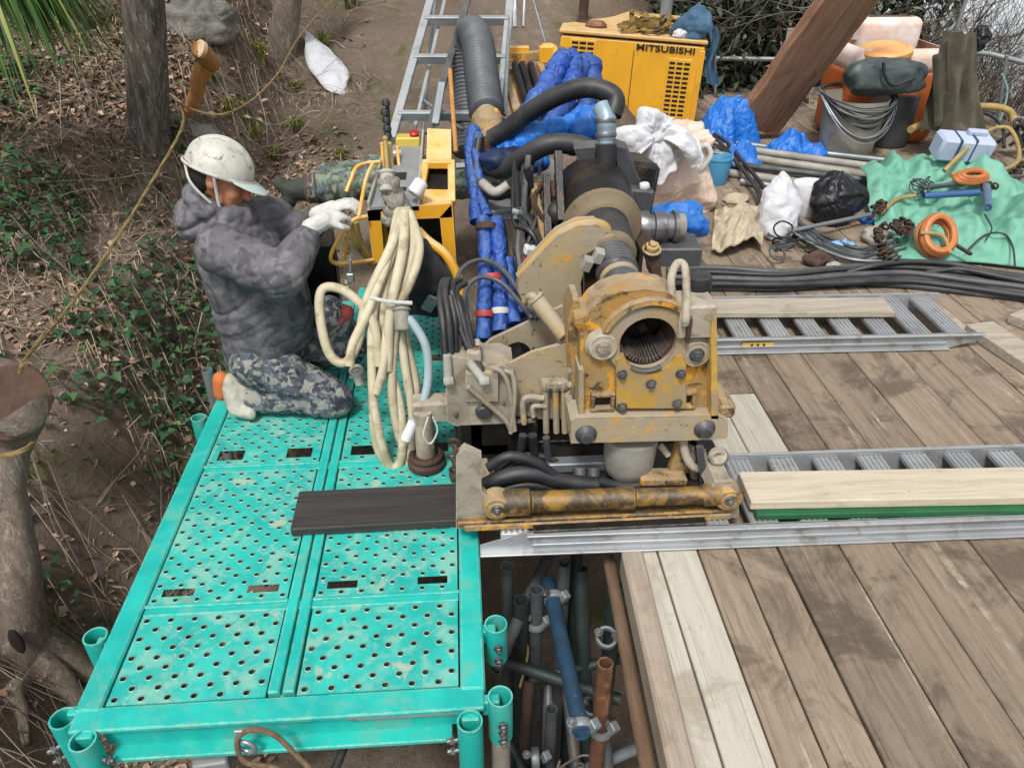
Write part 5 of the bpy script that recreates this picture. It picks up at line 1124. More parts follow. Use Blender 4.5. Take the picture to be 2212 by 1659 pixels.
m = MB(); m.bar(pl(0, 0, .01), pl(0, 1, .01), .012, .03); m.bar(pl(1, .0, .02), pl(1, 1, .02), .012, .05); m.build('panel_edge', LGR, con)
for u0, u1, v0, v1 in ((.38, .66, .36, .46), (.30, .42, .58, .68), (.36, .7, .20, .25)):
    m = MB(); m.prism([pl(u0, v0, .003), pl(u1, v0, .003), pl(u1, v1, .003), pl(u0, v1, .003)], (0, 0, -.01)); m.build('panel_slot', BLKM, con)
m = MB(); p0 = pl(.05, 0, -.02); m.box((p0.x + .02, 3.32, .70), (.05, .5, .28), None, .004); m.build('left_wall', YELC, con)
m = MB(); m.box((-.21, 3.36, .55), (.30, .46, .5), None, .01); m.build('inner_cabinet', BLKM, con)
# right hand housing: flat top, sloped front with an opening
A0, A1 = V(923, 278, 3.46), V(974, 280, 3.46); B0, B1 = V(921, 350, 3.28), V(975, 350, 3.28); C0, C1 = V(905, 438, 3.06), V(976, 440, 3.06)
m = MB(); m.prism([A0, A1, B1, B0], (0, 0, -.025)); m.build('housing_top', YELC, con, 30)
m = MB(); t_ = .02
for P, Q, w_ in ((B0, C0, .03), (B1, C1, .03)): m.bar(P, Q, w_, .03)
m.bar(B0.lerp(C0, .05), B1.lerp(C1, .05), .05, .03); m.prism([B0.lerp(C0, .68), B1.lerp(C1, .68), C1, C0], (0, .015, -.02)); m.build('housing_front', YELC, con, 30)
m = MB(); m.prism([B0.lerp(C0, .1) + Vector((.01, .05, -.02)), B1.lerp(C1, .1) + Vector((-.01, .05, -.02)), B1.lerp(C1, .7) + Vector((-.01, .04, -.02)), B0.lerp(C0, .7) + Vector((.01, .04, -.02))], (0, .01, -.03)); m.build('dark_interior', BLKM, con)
m = MB(); m.prism([A1, B1, C1, C1 + Vector((0, 0, -.25)), A1 + Vector((0, 0, -.55))], (-.008, 0, 0)); m.prism([A0, B0, C0, A0 + Vector((0, 0, -.3))], (.008, 0, 0)); m.build('housing_side', YELC, con, 30)
# yellow tube brace down on the right
m = MB(); m.tube([V(905, 505, 2.98), V(930, 525, 2.95), V(962, 550, 2.92), V(985, 590, 2.9), V(1000, 640, 2.88)], .020, 12); m.cyl(V(898, 500, 2.98), V(915, 518, 2.965), .028); m.build('tube_brace', YELC, con)
# handle loops
m = MB(); m.tube([V(793, 468, 2.98), V(765, 475, 2.95), V(742, 500, 2.93), V(716, 548, 2.9), V(722, 568, 2.9), V(760, 568, 2.93), V(806, 562, 2.99)], .0085, 8, n=5); m.build('lower_handle_loop', YELC, con)
m = MB(); m.tube([V(795, 352, 3.25), V(770, 362, 3.2), V(757, 392, 3.15), V(748, 415, 3.12)], .008, 8); m.tube([V(806, 352, 3.22), V(790, 390, 3.1), V(775, 468, 2.96)], .008, 8); m.cyl(V(795, 352, 3.25), V(822, 350, 3.25), .008); m.cyl(V(755, 470, 2.95), V(745, 560, 2.95), .006); m.build('upper_handle_loop', YELC, con)
# levers
for x0, y0, x1, y1, Y, r, mt in ((838, 385, 832, 300, 3.35, .010, TANH), (848, 375, 842, 312, 3.4, .009, TANH), (862, 360, 858, 320, 3.42, .008, YELC), (828, 372, 825, 312, 3.4, .007, YELC)):
    m = MB(); m.cyl(V(x0, y0, Y - .06), V(x1, y1, Y), r); m.ell(V(x1, y1, Y), (r * 1.3,) * 3); m.build('lever', mt, con)
for x, y in ((833, 215), (831, 235), (834, 252), (836, 270), (837, 285)):
    m = MB(); m.cyl(V(x, y, 3.55), V(x + 1, y + 13, 3.55), .016, .02, 12); m.build('black_grip', BLK, con)
m = MB(); m.cyl(V(836, 215, 3.55), V(842, 300, 3.55), .008); m.build('grip_rod', BLK, con)
eb = MB(); q = V(882, 304, 3.58); eb.box(q, (.11, .08, .045), None, .006); e = eb.build('stop_box', MAT('pale_yellow_plastic', '#d9bd57', '#d3b54e', 5, .45), con)
m = MB(); m.lathe(q + Vector((.03, -.01, .022)), (0, -.3, 1), [(.014, 0), (.022, .008), (.022, .018), (.016, .024), (.001, .025)], 18); m.build('stop_button', RED, e)
m = MB(); m.box(V(858, 330, 3.5), (.035, .06, .02), None, .003); e = m.build('switch_plate', WHT, con); b = MB(); b.box(V(857, 328, 3.495) + Vector((0, 0, .012)), (.012, .02, .008), None, .002); b.build('switch', BLK, e)
# white knob and crusted manifold where the hoses leave
m = MB(); m.cyl(V(893, 420, 3.0), V(912, 392, 3.03), .030, .030, 18, .006); m.build('white_knob', WHT, con)
def lump(c, r, off): 
    b = MB(); b.ell(c, r, None, 18, 12); b.v = [tuple(Vector(c) + (Vector(p) - Vector(c)) * (1 + .35 * nz(p, 28, off))) for p in b.v]; return b
MANI = MAT('mud_crusted_metal', '#8d8880', '#aaa49a', 16, .6, .35, .6, dirt='#5c554c', dlo=.5, dhi=.62, dscale=14)
for k, (x, y, r) in enumerate(((840, 402, .045), (852, 430, .05), (862, 455, .055), (846, 475, .04))):
    lump(V(x, y, 2.97), (r, r * .8, r), k * 5.0).build('manifold_lump', MANI, con, angle=60)
m = MB(); m.cyl(V(836, 415, 2.95), V(836, 368, 3.0), .03, .026, 16); m.ring(V(836, 372, 3.0), (0, .4, 1), .028, .008, 18, 6); m.build('filter_pot', LGR, con)
# ------------------------------------------------------------------ cream hoses hanging from the console
ho = thing('cream_hose_bundle', 'bundle of dirty cream hoses hanging in long loops from the console', 'hose', V(850, 1020, 2.5))
def hose(P, r, mat, parent, name='hose_loop', seg=10, closed=False):
    pp_ = [V(*p) for p in P]; pp_ = [pp_[0]] + [q + Vector((nz(q, 6, 1), nz(q, 6, 5), nz(q, 6, 9))) * .016 for q in pp_[1:-1]] + [pp_[-1]]
    m = MB(); m.tube(pp_, r, seg, closed, 7); return m.build(name, mat, parent)
r = .0182
hose([(868, 460, 2.93), (862, 520, 2.80), (835, 640, 2.66), (812, 760, 2.58), (803, 880, 2.50), (822, 975, 2.46), (860, 1022, 2.44), (884, 985, 2.45), (888, 900, 2.49), (875, 780, 2.56), (862, 650, 2.66), (875, 520, 2.82), (880, 455, 2.95)], r, CREAMH, ho)
hose([(862, 450, 2.95), (850, 540, 2.76), (812, 660, 2.62), (802, 800, 2.53), (808, 900, 2.47), (840, 1000, 2.43), (866, 985, 2.44), (862, 880, 2.5), (835, 760, 2.58), (832, 640, 2.65), (858, 520, 2.8), (875, 455, 2.95)], r, CREAMH, ho)
hose([(878, 450, 2.96), (890, 520, 2.8), (872, 640, 2.64), (850, 760, 2.56), (848, 860, 2.5), (864, 950, 2.46), (880, 930, 2.47), (900, 840, 2.54), (880, 720, 2.62), (878, 600, 2.7), (895, 520, 2.8), (884, 460, 2.95)], r, CREAMH, ho)
hose([(870, 455, 2.93), (842, 540, 2.74), (798, 640, 2.62), (776, 740, 2.56), (745, 788, 2.53), (710, 760, 2.55), (695, 680, 2.6), (702, 625, 2.64), (740, 622, 2.65), (782, 650, 2.62), (810, 700, 2.58), (820, 790, 2.53)], r, CREAMH, ho)
hose([(885, 460, 2.92), (905, 530, 2.78), (890, 610, 2.66), (845, 700, 2.58), (828, 790, 2.52), (812, 850, 2.48)], r, CREAMH, ho)
hose([(874, 460, 2.91), (868, 540, 2.74), (852, 640, 2.61), (844, 720, 2.56), (838, 800, 2.52)], r * 1.1, CREAMH, ho)
hose([(860, 460, 2.92), (838, 560, 2.72), (802, 660, 2.60), (766, 740, 2.55), (755, 790, 2.52)], r, CREAMH, ho)
m = MB(); m.tube([V(800, 643, 2.57), V(840, 652, 2.55), (V(890, 655, 2.56))], .008, 8); m.build('white_tie', WEBB, ho)
gh = thing('grey_blue_hose', 'pale grey blue hose curving down right of the cream bundle with a white nozzle', 'hose', V(880, 940, 2.45))
hose([(873, 690, 2.56), (892, 700, 2.54), (918, 750, 2.5), (920, 830, 2.46), (905, 890, 2.43), (890, 920, 2.41)], .017, MAT('grey_blue_hose_rubber', '#9fb0b5', '#8fa0a6', 6, .5, 0, .05, dirt='#8a8a80', dlo=.58, dhi=.75), gh)
m = MB(); m.cyl(V(893, 910, 2.415), V(876, 950, 2.40), .019, .022, 16); m.build('nozzle', WHT, gh)
q = V(868, 690, 2.55); m = MB(); m.cyl(q + Vector((0, .03, .04)), q + Vector((0, -.02, -.03)), .03, .028, 18); m.ring(q + Vector((0, -.02, -.03)), (0, -.6, -.8), .022, .008, 18, 6); m.ring(q + Vector((.0, .02, .03)), (0, -.6, -.8), .03, .006, 18, 6); m.build('hose_coupling', LGR, gh)
m = MB(); m.tube([V(925, 900, 2.36), V(915, 940, 2.34), V(930, 958, 2.34), V(945, 930, 2.35), V(935, 900, 2.36)], .004, 6); tag(m.build('wire_loop', WEBB), 'thin wire loop hanging beside the hose nozzle', 'wire')
# black wrapped bundle and jacket-like bag beside the hoses
bb = bag(V(935, 600, 2.95), (.11, .10, .17), .02, 11, 3).build('black_sheet_bundle', MAT('black_canvas', '#1c1d22', '#26282d', 9, .8, 0, .3)); tag(bb, 'crumpled black sheet bundle tied behind the cream hoses', 'bundle')
m = MB(); m.box(V(930, 655, 2.86), (.05, .02, .09), Euler((.3, .5, 0)), .006); m.build('grey_buckle', GALV, bb)
# dark bay between worker and console, filled by a plain dark box
m = MB(); m.box(V(690, 590, 3.35), (.17, .2, .36), Euler((0, 0, .1)), .01); tag(m.build('dark_bay_box', BLKM), 'dark steel box standing between the worker\'s arm and the console', 'box')
for i, (P, lb) in enumerate((([(768, 480, 3.0), (778, 520, 3.02), (800, 560, 3.05)], 'tan hose inside the console handle loop'), ([(756, 478, 3.02), (770, 525, 3.03), (806, 575, 3.03)], 'grey brown hose inside the console handle loop'))):
    m = MB(); m.tube([V(*p) for p in P], .012, 8); tag(m.build('short_hose', TANH if i == 0 else STRAP), lb, 'hose')
m = MB(); m.cyl(V(757, 560, 2.88), V(757, 590, 2.88), .006); m.box(V(757, 600, 2.88), (.03, .02, .04), None, .004); tag(m.build('small_padlock', GALV), 'small grey lock hanging under the yellow handle loop', 'lock')
m = MB(); m.ell(V(750, 676, 2.95), (.03, .03, .035)); m.cyl(V(735, 700, 2.93), V(750, 676, 2.95), .01); tag(m.build('red_cap', MAT('faded_red_plastic', '#b8534c', '#a84640', 6, .5)), 'small faded red cap seen through the left hose loop', 'cap')
m = MB(); q = V(770, 800, 2.6); m.cyl(q + Vector((0, 0, .0)), q + Vector((.01, -.01, -.06)), .022, .02, 12); m.ring(q, (0, -.3, 1), .024, .007, 14, 6); m.cyl(q + Vector((-.03, 0, -.03)), q + Vector((.03, 0, -.03)), .007); tag(m.build('hose_fitting', LGR), 'mud coated hose fitting hanging beside the trousers', 'fitting')
# ------------------------------------------------------------------ black control hoses, grey arcs
bh = thing('black_hose_group', 'black hydraulic hoses looping down to the gearbox left of the lever arm', 'hose', V(990, 800, 2.3))
for P in ([(962, 780, 2.3), (958, 700, 2.36), (950, 640, 2.45), (962, 606, 2.55), (975, 620, 2.55)], [(975, 775, 2.32), (968, 690, 2.36), (960, 632, 2.44), (970, 603, 2.52), (984, 615, 2.54)], [(1030, 790, 2.30), (1000, 720, 2.36), (978, 650, 2.44), (980, 610, 2.52), (995, 605, 2.56)], [(1040, 800, 2.29), (1015, 740, 2.34), (990, 660, 2.42), (985, 625, 2.5), (1005, 612, 2.55)], [(1020, 750, 2.34), (1005, 690, 2.4), (990, 640, 2.46)], [(1005, 745, 2.35), (988, 680, 2.40), (975, 630, 2.46)], [(985, 760, 2.34), (980, 690, 2.38), (972, 640, 2.44)]):
    hose(P, .0125, BLK, bh, 'black_hose')
for a_, b_ in (((966, 765, 2.30), (968, 822, 2.28)), ((1012, 780, 2.29), (1045, 822, 2.26))):
    m = MB(); m.cyl(V(*a_), V(*b_), .0155, .0165, 14); m.cyl(V(b_[0], b_[1] - 8, b_[2]), V(b_[0] + 2, b_[1] + 8, b_[2] - .01), .02, None, 6); m.build('hose_end', LGR, bh)
m = MB(); m.box(V(1030, 765, 2.33), (.03, .03, .06), None, .005); m.build('hose_block', RUST, bh)
for P, lb in (([(985, 660, 2.6), (992, 590, 2.72), (1035, 562, 2.8), (1085, 582, 2.78), (1128, 640, 2.66), (1160, 690, 2.5)], 'grey hose arching over the blue wrapped hoses, upper one'), ([(1010, 690, 2.55), (1005, 630, 2.66), (1035, 600, 2.72), (1080, 610, 2.72), (1120, 650, 2.62), (1150, 690, 2.5)], 'grey hose arching over the blue wrapped hoses, lower one')):
    m = MB(); m.tube([V(*p) for p in P], .009, 8); tag(m.build('grey_arc_hose', DRK), lb, 'hose', 'grey hoses arching over the rig')
# ------------------------------------------------------------------ blue wrapped hoses
def wrapped(P, r, amp=.12, seg=14, off=0, mat=BLUH):
    pts = smooth_path([V(*p) for p in P], 14); m = MB(); m.tube(pts, r, seg, raw=True); n = len(pts)
    for i in range(n * seg):
        c = pts[i // seg]; p = Vector(m.v[i]); d = p - c; f = 1 + amp * (1.1 * crumple(p * 1.0, 14, off) + .6 * crumple(p, 30, off + 7)) - .22 * (1 - min(1, abs(((i // seg) % 17) - 8) / 2.0)); m.v[i] = tuple(c + d * f)
    return m
bw = thing('blue_wrapped_hoses', 'upright hoses wrapped in blue sheeting running up the middle of the rig', 'hose', V(1050, 720, 2.6))
for i, (P, r) in enumerate((([(1045, 735, 2.62), (1046, 640, 2.75), (1048, 540, 2.9), (1045, 470, 3.0)], .030), ([(1080, 720, 2.64), (1080, 640, 2.77), (1078, 540, 2.9), (1072, 470, 3.0)], .032), ([(1112, 700, 2.68), (1105, 640, 2.78), (1096, 560, 2.9)], .026), ([(1130, 680, 2.72), (1120, 640, 2.8), (1105, 600, 2.88)], .022))): wrapped(P, r, .14, off=i * 7).build('wrapped_hose', BLUH, bw, angle=70)
for x, y, Y, mt, r in ((1046, 678, 2.69, REDT, .034), (1080, 672, 2.72, WEBB, .036), (1062, 600, 2.82, REDT, .045), (1050, 490, 2.96, RUSB, .042)):
    m = MB(); m.lathe(V(x, y, Y), (0, .55, .8), [(r, -.012), (r + .002, 0), (r, .012)], 18, (False, False)); m.build('tape_band', mt, bw)
for i, (P, r, lb) in enumerate((([(1030, 480, 3.1), (1024, 400, 3.25), (1018, 330, 3.4), (1024, 275, 3.5)], .030, 'left one'), ([(1052, 470, 3.1), (1040, 420, 3.2), (1030, 340, 3.35), (1034, 290, 3.45)], .024, 'right one'))):
    wrapped(P, r, .16, off=20 + i * 7).build('wrapped_riser', BLUH, bw, angle=70)
bt = thing('blue_wrapped_loops', 'blue sheet wrapped hose loops folded over behind the black hoses', 'hose', V(1210, 330, 3.6))
for i, (P, r) in enumerate((([(1060, 360, 3.4), (1110, 290, 3.5), (1160, 220, 3.65), (1195, 165, 3.8), (1218, 128, 3.9), (1240, 140, 3.9), (1230, 190, 3.8), (1200, 250, 3.7)], .050), ([(1160, 310, 3.55), (1200, 250, 3.7), (1235, 190, 3.85), (1258, 142, 4.0), (1280, 150, 4.0), (1275, 200, 3.9), (1255, 260, 3.75), (1235, 320, 3.6)], .050), ([(1085, 330, 3.42), (1140, 300, 3.4), (1190, 285, 3.42), (1250, 270, 3.5), (1290, 250, 3.55)], .055))): wrapped(P, r, .2, 18, 30 + i * 6).build('wrapped_loop', BLUT if i == 2 else BLUH, bt, angle=70)
bag(V(1255, 268, 3.5), (.12, .1, .075), .03, 9, 40).build('blue_sheet', BLUT, bt)
bag(V(1125, 330, 3.38), (.13, .1, .06), .025, 10, 44).build('blue_sheet', BLUT, bt)
tk = thing('thick_black_hoses', 'pair of thick black hoses arching from the duct elbow to the rig motor', 'hose', V(1100, 360, 3.2))
for P, r in (([(1062, 300, 3.42), (1100, 278, 3.38), (1150, 240, 3.34), (1210, 205, 3.3), (1265, 190, 3.26), (1305, 196, 3.22), (1325, 215, 3.2), (1322, 250, 3.17)], .040), ([(1055, 360, 3.3), (1090, 365, 3.24), (1140, 335, 3.2), (1190, 312, 3.18), (1240, 315, 3.16), (1290, 330, 3.14)], .042)): hose(P, r, BLK, tk, 'thick_hose', 18)
hose([(1035, 300, 3.4), (1032, 360, 3.3), (1045, 410, 3.2), (1075, 425, 3.12), (1105, 410, 3.1), (1125, 380, 3.12)], .018, BLK, tk, 'thin_hose', 12)
hose([(1042, 395, 3.15), (1070, 412, 3.08), (1098, 400, 3.08)], .02, LGR, tk, 'grey_sleeve', 12)
bag(V(1085, 345, 3.3), (.10, .09, .06), .02, 10, 51).build('dark_blue_wrap', MAT('dark_blue_sheet', '#142a55', '#102040', 8, .55, 0, .25), tk)
# corrugated duct with its yellow elbow
du = thing('corrugated_duct', 'dark grey corrugated duct hose rising behind the console', 'duct', V(1050, 250, 3.7))
pts = smooth_path([V(1010, 330, 4.2), V(1008, 200, 4.45), V(1012, 110, 4.55), V(1018, 72, 4.5), V(1026, 78, 4.36), V(1034, 110, 4.2), V(1041, 170, 3.98), V(1052, 245, 3.72)], 40)
acc = [0]
for a_, b_ in zip(pts, pts[1:]): acc.append(acc[-1] + (b_ - a_).length)
tot = acc[-1]; N = int(tot / .006); pp = [None] * (N + 1); j = 0
for i in range(N + 1):
    s_ = tot * i / N
    while j < len(acc) - 2 and acc[j + 1] < s_: j += 1
    pp[i] = pts[j].lerp(pts[j + 1], (s_ - acc[j]) / max(1e-6, acc[j + 1] - acc[j]))
m = MB(); m.tube(pp, lambda t: .080 + .006 * math.sin(t * N * math.pi / 2 + .4), 22, raw=True); m.build('ribbed_hose', MAT('grey_duct_rubber', '#4c4f52', '#424548', 8, .5, 0, .05, dust='#8a8b89', dustamt=.3), du, angle=180)
m = MB(); m.cyl(V(1050, 240, 3.73), V(1056, 275, 3.62), .045, .05, 18); m.build('grey_spigot', LGR, du)
m = MB(); m.tube([V(1052, 262, 3.66), V(1058, 285, 3.55), V(1064, 312, 3.45)], lambda t: .075 - .02 * t, 18); m.ring(V(1055, 262, 3.66), (0, .6, 1), .07, .012, 22, 8); m.build('yellow_elbow', YELR, du)
m = MB(); m.cyl(V(1074, 275, 3.6), V(1072, 235, 3.62), .008); m.build('elbow_pin', YELC, du)
# ------------------------------------------------------------------ ladder and scaffold rods going up the slope
la = thing('aluminium_ladder', 'grey aluminium ladder leaning up the brown slope behind the console', 'ladder', V(850, 300, 4.2))
L0, L1 = V(846, 300, 4.1), V(950, -70, 5.3); R0, R1 = V(1075, 300, 4.1), V(1108, -70, 5.3)
for a_, b_ in ((L0, L1), (R0, R1)):
    m = MB(); m.bar(a_, b_, .045, .03, (0, -.4, 1)); m.build('stile', ALU, la)
for y in (250, 128, 45, -20):
    u = (300 - y) / 370.0
    t0 = u * 4.1 / (5.3 + (4.1 - 5.3) * u) if False else u
    # parameter along the stile whose image row is y
    lo, hi = 0.0, 1.0
    def row(p):
        d_ = p - Vector((0, 0, CAM_H)); 
        fx, fy = d_.x * math.cos(YAW) - d_.y * math.sin(YAW), d_.x * math.sin(YAW) + d_.y * math.cos(YAW)
        f_ = fy * math.cos(PITCH) - d_.z * math.sin(PITCH); dn = -fy * math.sin(PITCH) - d_.z * math.cos(PITCH)
        return 829.5 + FPX * dn / f_
    for _ in range(40):
        mid_ = (lo + hi) / 2
        if row(L0.lerp(L1, mid_)) > y: lo = mid_
        else: hi = mid_
    m = MB(); m.bar(L0.lerp(L1, lo), R0.lerp(R1, lo), .03, .05, (0, -.4, 1)); m.build('rung', ALU, la)
rods = [((888, 310, 4.2), (968, -30, 5.2), .013, ALU, 'thin aluminium rod just right of the left ladder stile'), ((912, 300, 4.3), (940, 0, 5.3), .010, GALV, 'second thin rod inside the ladder'), ((925, 290, 4.0), (1010, 0, 4.9), .022, DRK, 'dark flat bar crossing the ladder diagonally'), ((940, 270, 3.95), (955, 180, 4.15), .022, GALV, 'short grey bar leaning on the dark flat bar'), ((985, 330, 3.8), (972, 150, 4.2), .012, FRESHW, 'thin wooden stake left of the corrugated duct'), ((1090, 250, 4.2), (1100, 40, 4.9), .012, GALV, 'upright rod right of the duct'), ((1075, 280, 4.1), (1085, 170, 4.4), .010, ALU, 'short bright rod beside the duct'), ((905, 210, 4.5), (1000, 280, 4.2), .010, GALV, 'thin brace slanting across the ladder bottom'), ((1112, 60, 5.4), (1110, -40, 5.6), .016, GALV, 'grey post at the top edge right of the ladder'), ((1130, 60, 5.4), (1135, -40, 5.6), .012, ALU, 'bright rod at the top edge right of the grey post'), ((1180, 100, 5.6), (1140, -40, 5.8), .006, GALV, 'thin wire stay right of the ladder'), ((985, 360, 3.7), (1015, 358, 3.7), .018, ALU, 'short aluminium bar between console and blue hoses')]
for a_, b_, r, mt, lb in rods:
    m = MB(); m.bar(V(*a_), V(*b_), r * 1.7, r, (0, -.5, 1)) if r > .012 else m.cyl(V(*a_), V(*b_), r, None, 10); tag(m.build('scaffold_rod', mt), lb, 'rod', 'rods and bars around the ladder')
# muddy drill tools box between duct and generator
tb = thing('tool_crate', 'yellow and brown steel crate holding dark drill rods right of the duct', 'crate', V(1140, 260, 4.6))
m = MB(); m.bar(V(1090, 150, 4.9), V(1130, 290, 4.2), .05, .04); m.bar(V(1165, 140, 5.0), V(1215, 260, 4.4), .04, .04); m.bar(V(1088, 125, 5.0), V(1170, 120, 5.05), .06, .05); m.build('crate_frame', YELR, tb)
m = MB(); m.prism([V(1095, 150, 4.85), V(1160, 145, 4.9), V(1205, 280, 4.25), V(1130, 290, 4.2)], (0, 0, -.03)); m.build('crate_floor', RUST, tb)
for x in (1112, 1128, 1146):
    m = MB(); m.cyl(V(x, 140, 4.85), V(x + 42, 285, 4.2), .022, None, 14); m.build('drill_rod', BLKM, tb)
m = MB(); m.box(V(1118, 112, 5.05), (.14, .06, .06)); m.build('yellow_block', YELC, tb)
m = MB(); m.tube([V(1170, 105, 5.0), V(1195, 108, 5.0), V(1200, 150, 4.95), V(1190, 190, 4.8)], .028, 10); m.box(V(1180, 118, 5.0), (.09, .06, .10), None, .008); m.build('yellow_bracket', YELC, tb)
# ------------------------------------------------------------------ yellow generator
gen = thing('generator', 'boxy yellow engine generator with louvres and black lettering, straps piled on top', 'generator', V(1370, 275, 7.25))
FL, FR = V(1212, 66, 7.22), V(1526, 92, 6.98)
ux = (FR - FL); Wd = ux.length; ux.normalize(); uz = Vector((-ux.z * .6, 0, 1)).normalized(); uy = uz.cross(ux).normalized(); Hh, Dp = .86, 1.5
Mg = Matrix((ux, uy, uz)).transposed().to_4x4(); Mg.translation = FL - uz * Hh
def gb_(c, s, bev=.004):
    b = MB(); b.box(c, s, None, bev); b.v = [tuple(Mg @ Vector(p)) for p in b.v]; return b
gb_((Wd / 2, Dp / 2, Hh / 2 - .02), (Wd, Dp, Hh - .04), .012).build('body', YELC, gen)
gb_((Wd / 2, Dp / 2, Hh - .006), (Wd + .03, Dp + .03, .03), .008).build('lid', MAT('dusty_yellow_lid', '#d3a75c', '#caa060', 4, .6, 0, .1, dirt='#a5875a', dlo=.5, dhi=.7, chips='#8c6a3a', clo=.66, chi=.7, dust='#dcc094', dustamt=.6), gen)
gb_((Wd / 2 + .02, -.004, Hh / 2 - .05), (.006, .004, Hh - .12), .001).build('panel_seam', RUSB, gen)
gb_((Wd - .02, -.008, Hh / 2 - .03), (.045, .018, Hh - .08), .004).build('corner_post', YELC, gen)
gv = gb_((Wd - .20, -.004, .44), (.21, .012, .54), .003).build('louvre_plate', YELC, gen)
for cidx in range(3):
    for rI in range(13):
        b = gb_((Wd - .262 + cidx * .064, -.010, .205 + rI * .039), (.050, .006, .021), .001); b.build('louvre_slot', BLKM, gv)
gv = gb_((.20, -.004, .735), (.23, .012, .13), .003).build('louvre_plate', YELC, gen)
for cidx in range(3):
    for rI in range(3): gb_((.13 + cidx * .068, -.010, .695 + rI * .039), (.056, .006, .021), .001).build('louvre_slot', BLKM, gv)
# lettering on the front
cu = bpy.data.curves.new('lettering', 'FONT'); cu.body = 'MITSUBISHI'; cu.size = .085; cu.extrude = .002; cu.offset = .0022; cu.resolution_u = 3; cu.align_x = 'CENTER'; cu.space_character = 1.02
to = bpy.data.objects.new('tmp_text', cu); COL.objects.link(to); dg = bpy.context.evaluated_depsgraph_get(); me = bpy.data.meshes.new_from_object(to.evaluated_get(dg)); bpy.data.objects.remove(to)
xs_ = [v.co.x for v in me.vertices]; kx = .50 / (max(xs_) - min(xs_)); MT = Matrix.Translation((Wd - .335, -.006, .755)) @ Matrix(((kx, 0, 0, 0), (0, 0, -1, 0), (0, .82, 0, 0), (0, 0, 0, 1)))
org = Mg @ Vector((Wd - .335, -.006, .755))
me.transform(Mg @ MT); me.transform(Matrix.Translation(-org)); me.materials.append(INK); link('lettering', me, gen, org)
q = Mg @ Vector((.16, .55, Hh)); m = MB(); m.lathe(q, uz, [(.085, -.02), (.08, .02), (.045, .03), (.042, .35), (.044, .36)], 20); m.build('exhaust_stub', RUSB, gen)
m = MB(); m.lathe(q - Vector((-.08, .28, 0)), uz, [(.09, 0), (.10, .02), (.07, .05), (.01, .06)], 18); m.build('filler_dome', RUST, gen)
q = Mg @ Vector((.92, .8, Hh)); m = MB(); m.cyl(q, q + uz * .5, .055, None, 20); m.build('grey_stack', GALV, gen)
# straps and cloth on top
sp = thing('strap_pile', 'pile of khaki ratchet straps on top of the yellow generator', 'straps', Mg @ Vector((.80, .2, Hh)))
for k in range(16):
    b = Mg @ Vector((.58 + .5 * rnd.random(), .12 + .3 * rnd.random(), Hh + .02)); P = []
    for i in range(7): P.append(b + Vector((rnd.gauss(0, .09), rnd.gauss(0, .09), abs(rnd.gauss(.04, .04)))))
    pts = smooth_path(P, 5); mm = MB(); wv = Vector((rnd.gauss(0, 1), rnd.gauss(0, 1), rnd.gauss(0, .7))).normalized() * .022; vs = []
    for p in pts: vs += [p - wv, p + wv, p + wv + Vector((0, 0, .004)), p - wv + Vector((0, 0, .004))]
    mm.add(vs, [(i * 4 + a_, i * 4 + (a_ + 1) % 4, (i + 1) * 4 + (a_ + 1) % 4, (i + 1) * 4 + a_) for i in range(len(pts) - 1) for a_ in range(4)]); mm.build('strap', STRAP if k % 4 else TANH, sp)
for k in range(5):
    b = MB(); b.box(Mg @ Vector((.6 + .11 * k, .08 + .2 * rnd.random(), Hh + .06)), (.07, .05, .03), Euler((rnd.random(), rnd.random(), rnd.random() * 3)), .006); b.build('ratchet', YELR if k % 2 else DRK, sp)
blue = bag(Mg @ Vector((1.13, .15, Hh + .10)), (.13, .15, .13), .045, 8, 12).build('blue_work_jacket', DENIM); tag(blue, 'crumpled faded blue jacket on the right corner of the generator', 'jacket')
b2 = cloth(lambda u, v: V(1528 + 22 * u + 6 * math.sin(v * 7), 60 + 120 * v, 7.0 + .1 * u) + Vector((0, -.03 * math.sin(u * 9 + v * 5), 0)), 14, 26, .012); b2.build('hanging_sleeve', DENIM, blue)
bag(Mg @ Vector((1.02, .06, Hh + .03)), (.07, .06, .04), .02, 12, 19).build('grey_rag', CLOTHW, blue)
# ------------------------------------------------------------------ sacks in front of the generator
def cinch(v, a): return 1 - .55 * ss(.78, 1.0, v)
pb = bag(V(1432, 368, 5.35), (.31, .25, .30), .045, 7, 2, 90, 64, boxy=4.5, zmin=0).build('pink_bulk_bag', PINK); tag(pb, 'big pale pink bulk bag standing between rig motor and generator', 'bag')
m = MB(); m.tube([V(1500, 330, 5.15), V(1525, 315, 5.12), V(1535, 335, 5.1), V(1520, 360, 5.1), V(1502, 380, 5.12)], .018, 8); m.build('bag_strap', WEBB, pb)
m = MB(); m.bar(V(1392, 345, 5.08), V(1388, 375, 5.08), .035, .012, (0, -1, 0)); m.build('bag_label', WEBB, pb)
m = MB(); m.tube([V(1345, 425, 5.08), V(1420, 432, 5.05), V(1500, 395, 5.08)], .006, 6); m.build('bag_seam', BEIG, pb)
wb = fan(V(1418, 300, 5.02), Vector((-.75, .25, .75)), .36, 75, 5, .035, 3).build('white_tied_sack', CLOTHW, angle=70); tag(wb, 'white plastic sack tied in a knot lying on the pink bulk bag', 'sack')
fan(V(1418, 300, 5.02), Vector((.85, .2, .62)), .34, 60, 4, .035, 8).build('sack_flap', CLOTHW, wb, angle=70)
fan(V(1420, 298, 5.02), Vector((.12, -.55, -.6)), .20, 70, 5, .02, 14).build('sack_skirt', CLOTHW, wb, angle=70)
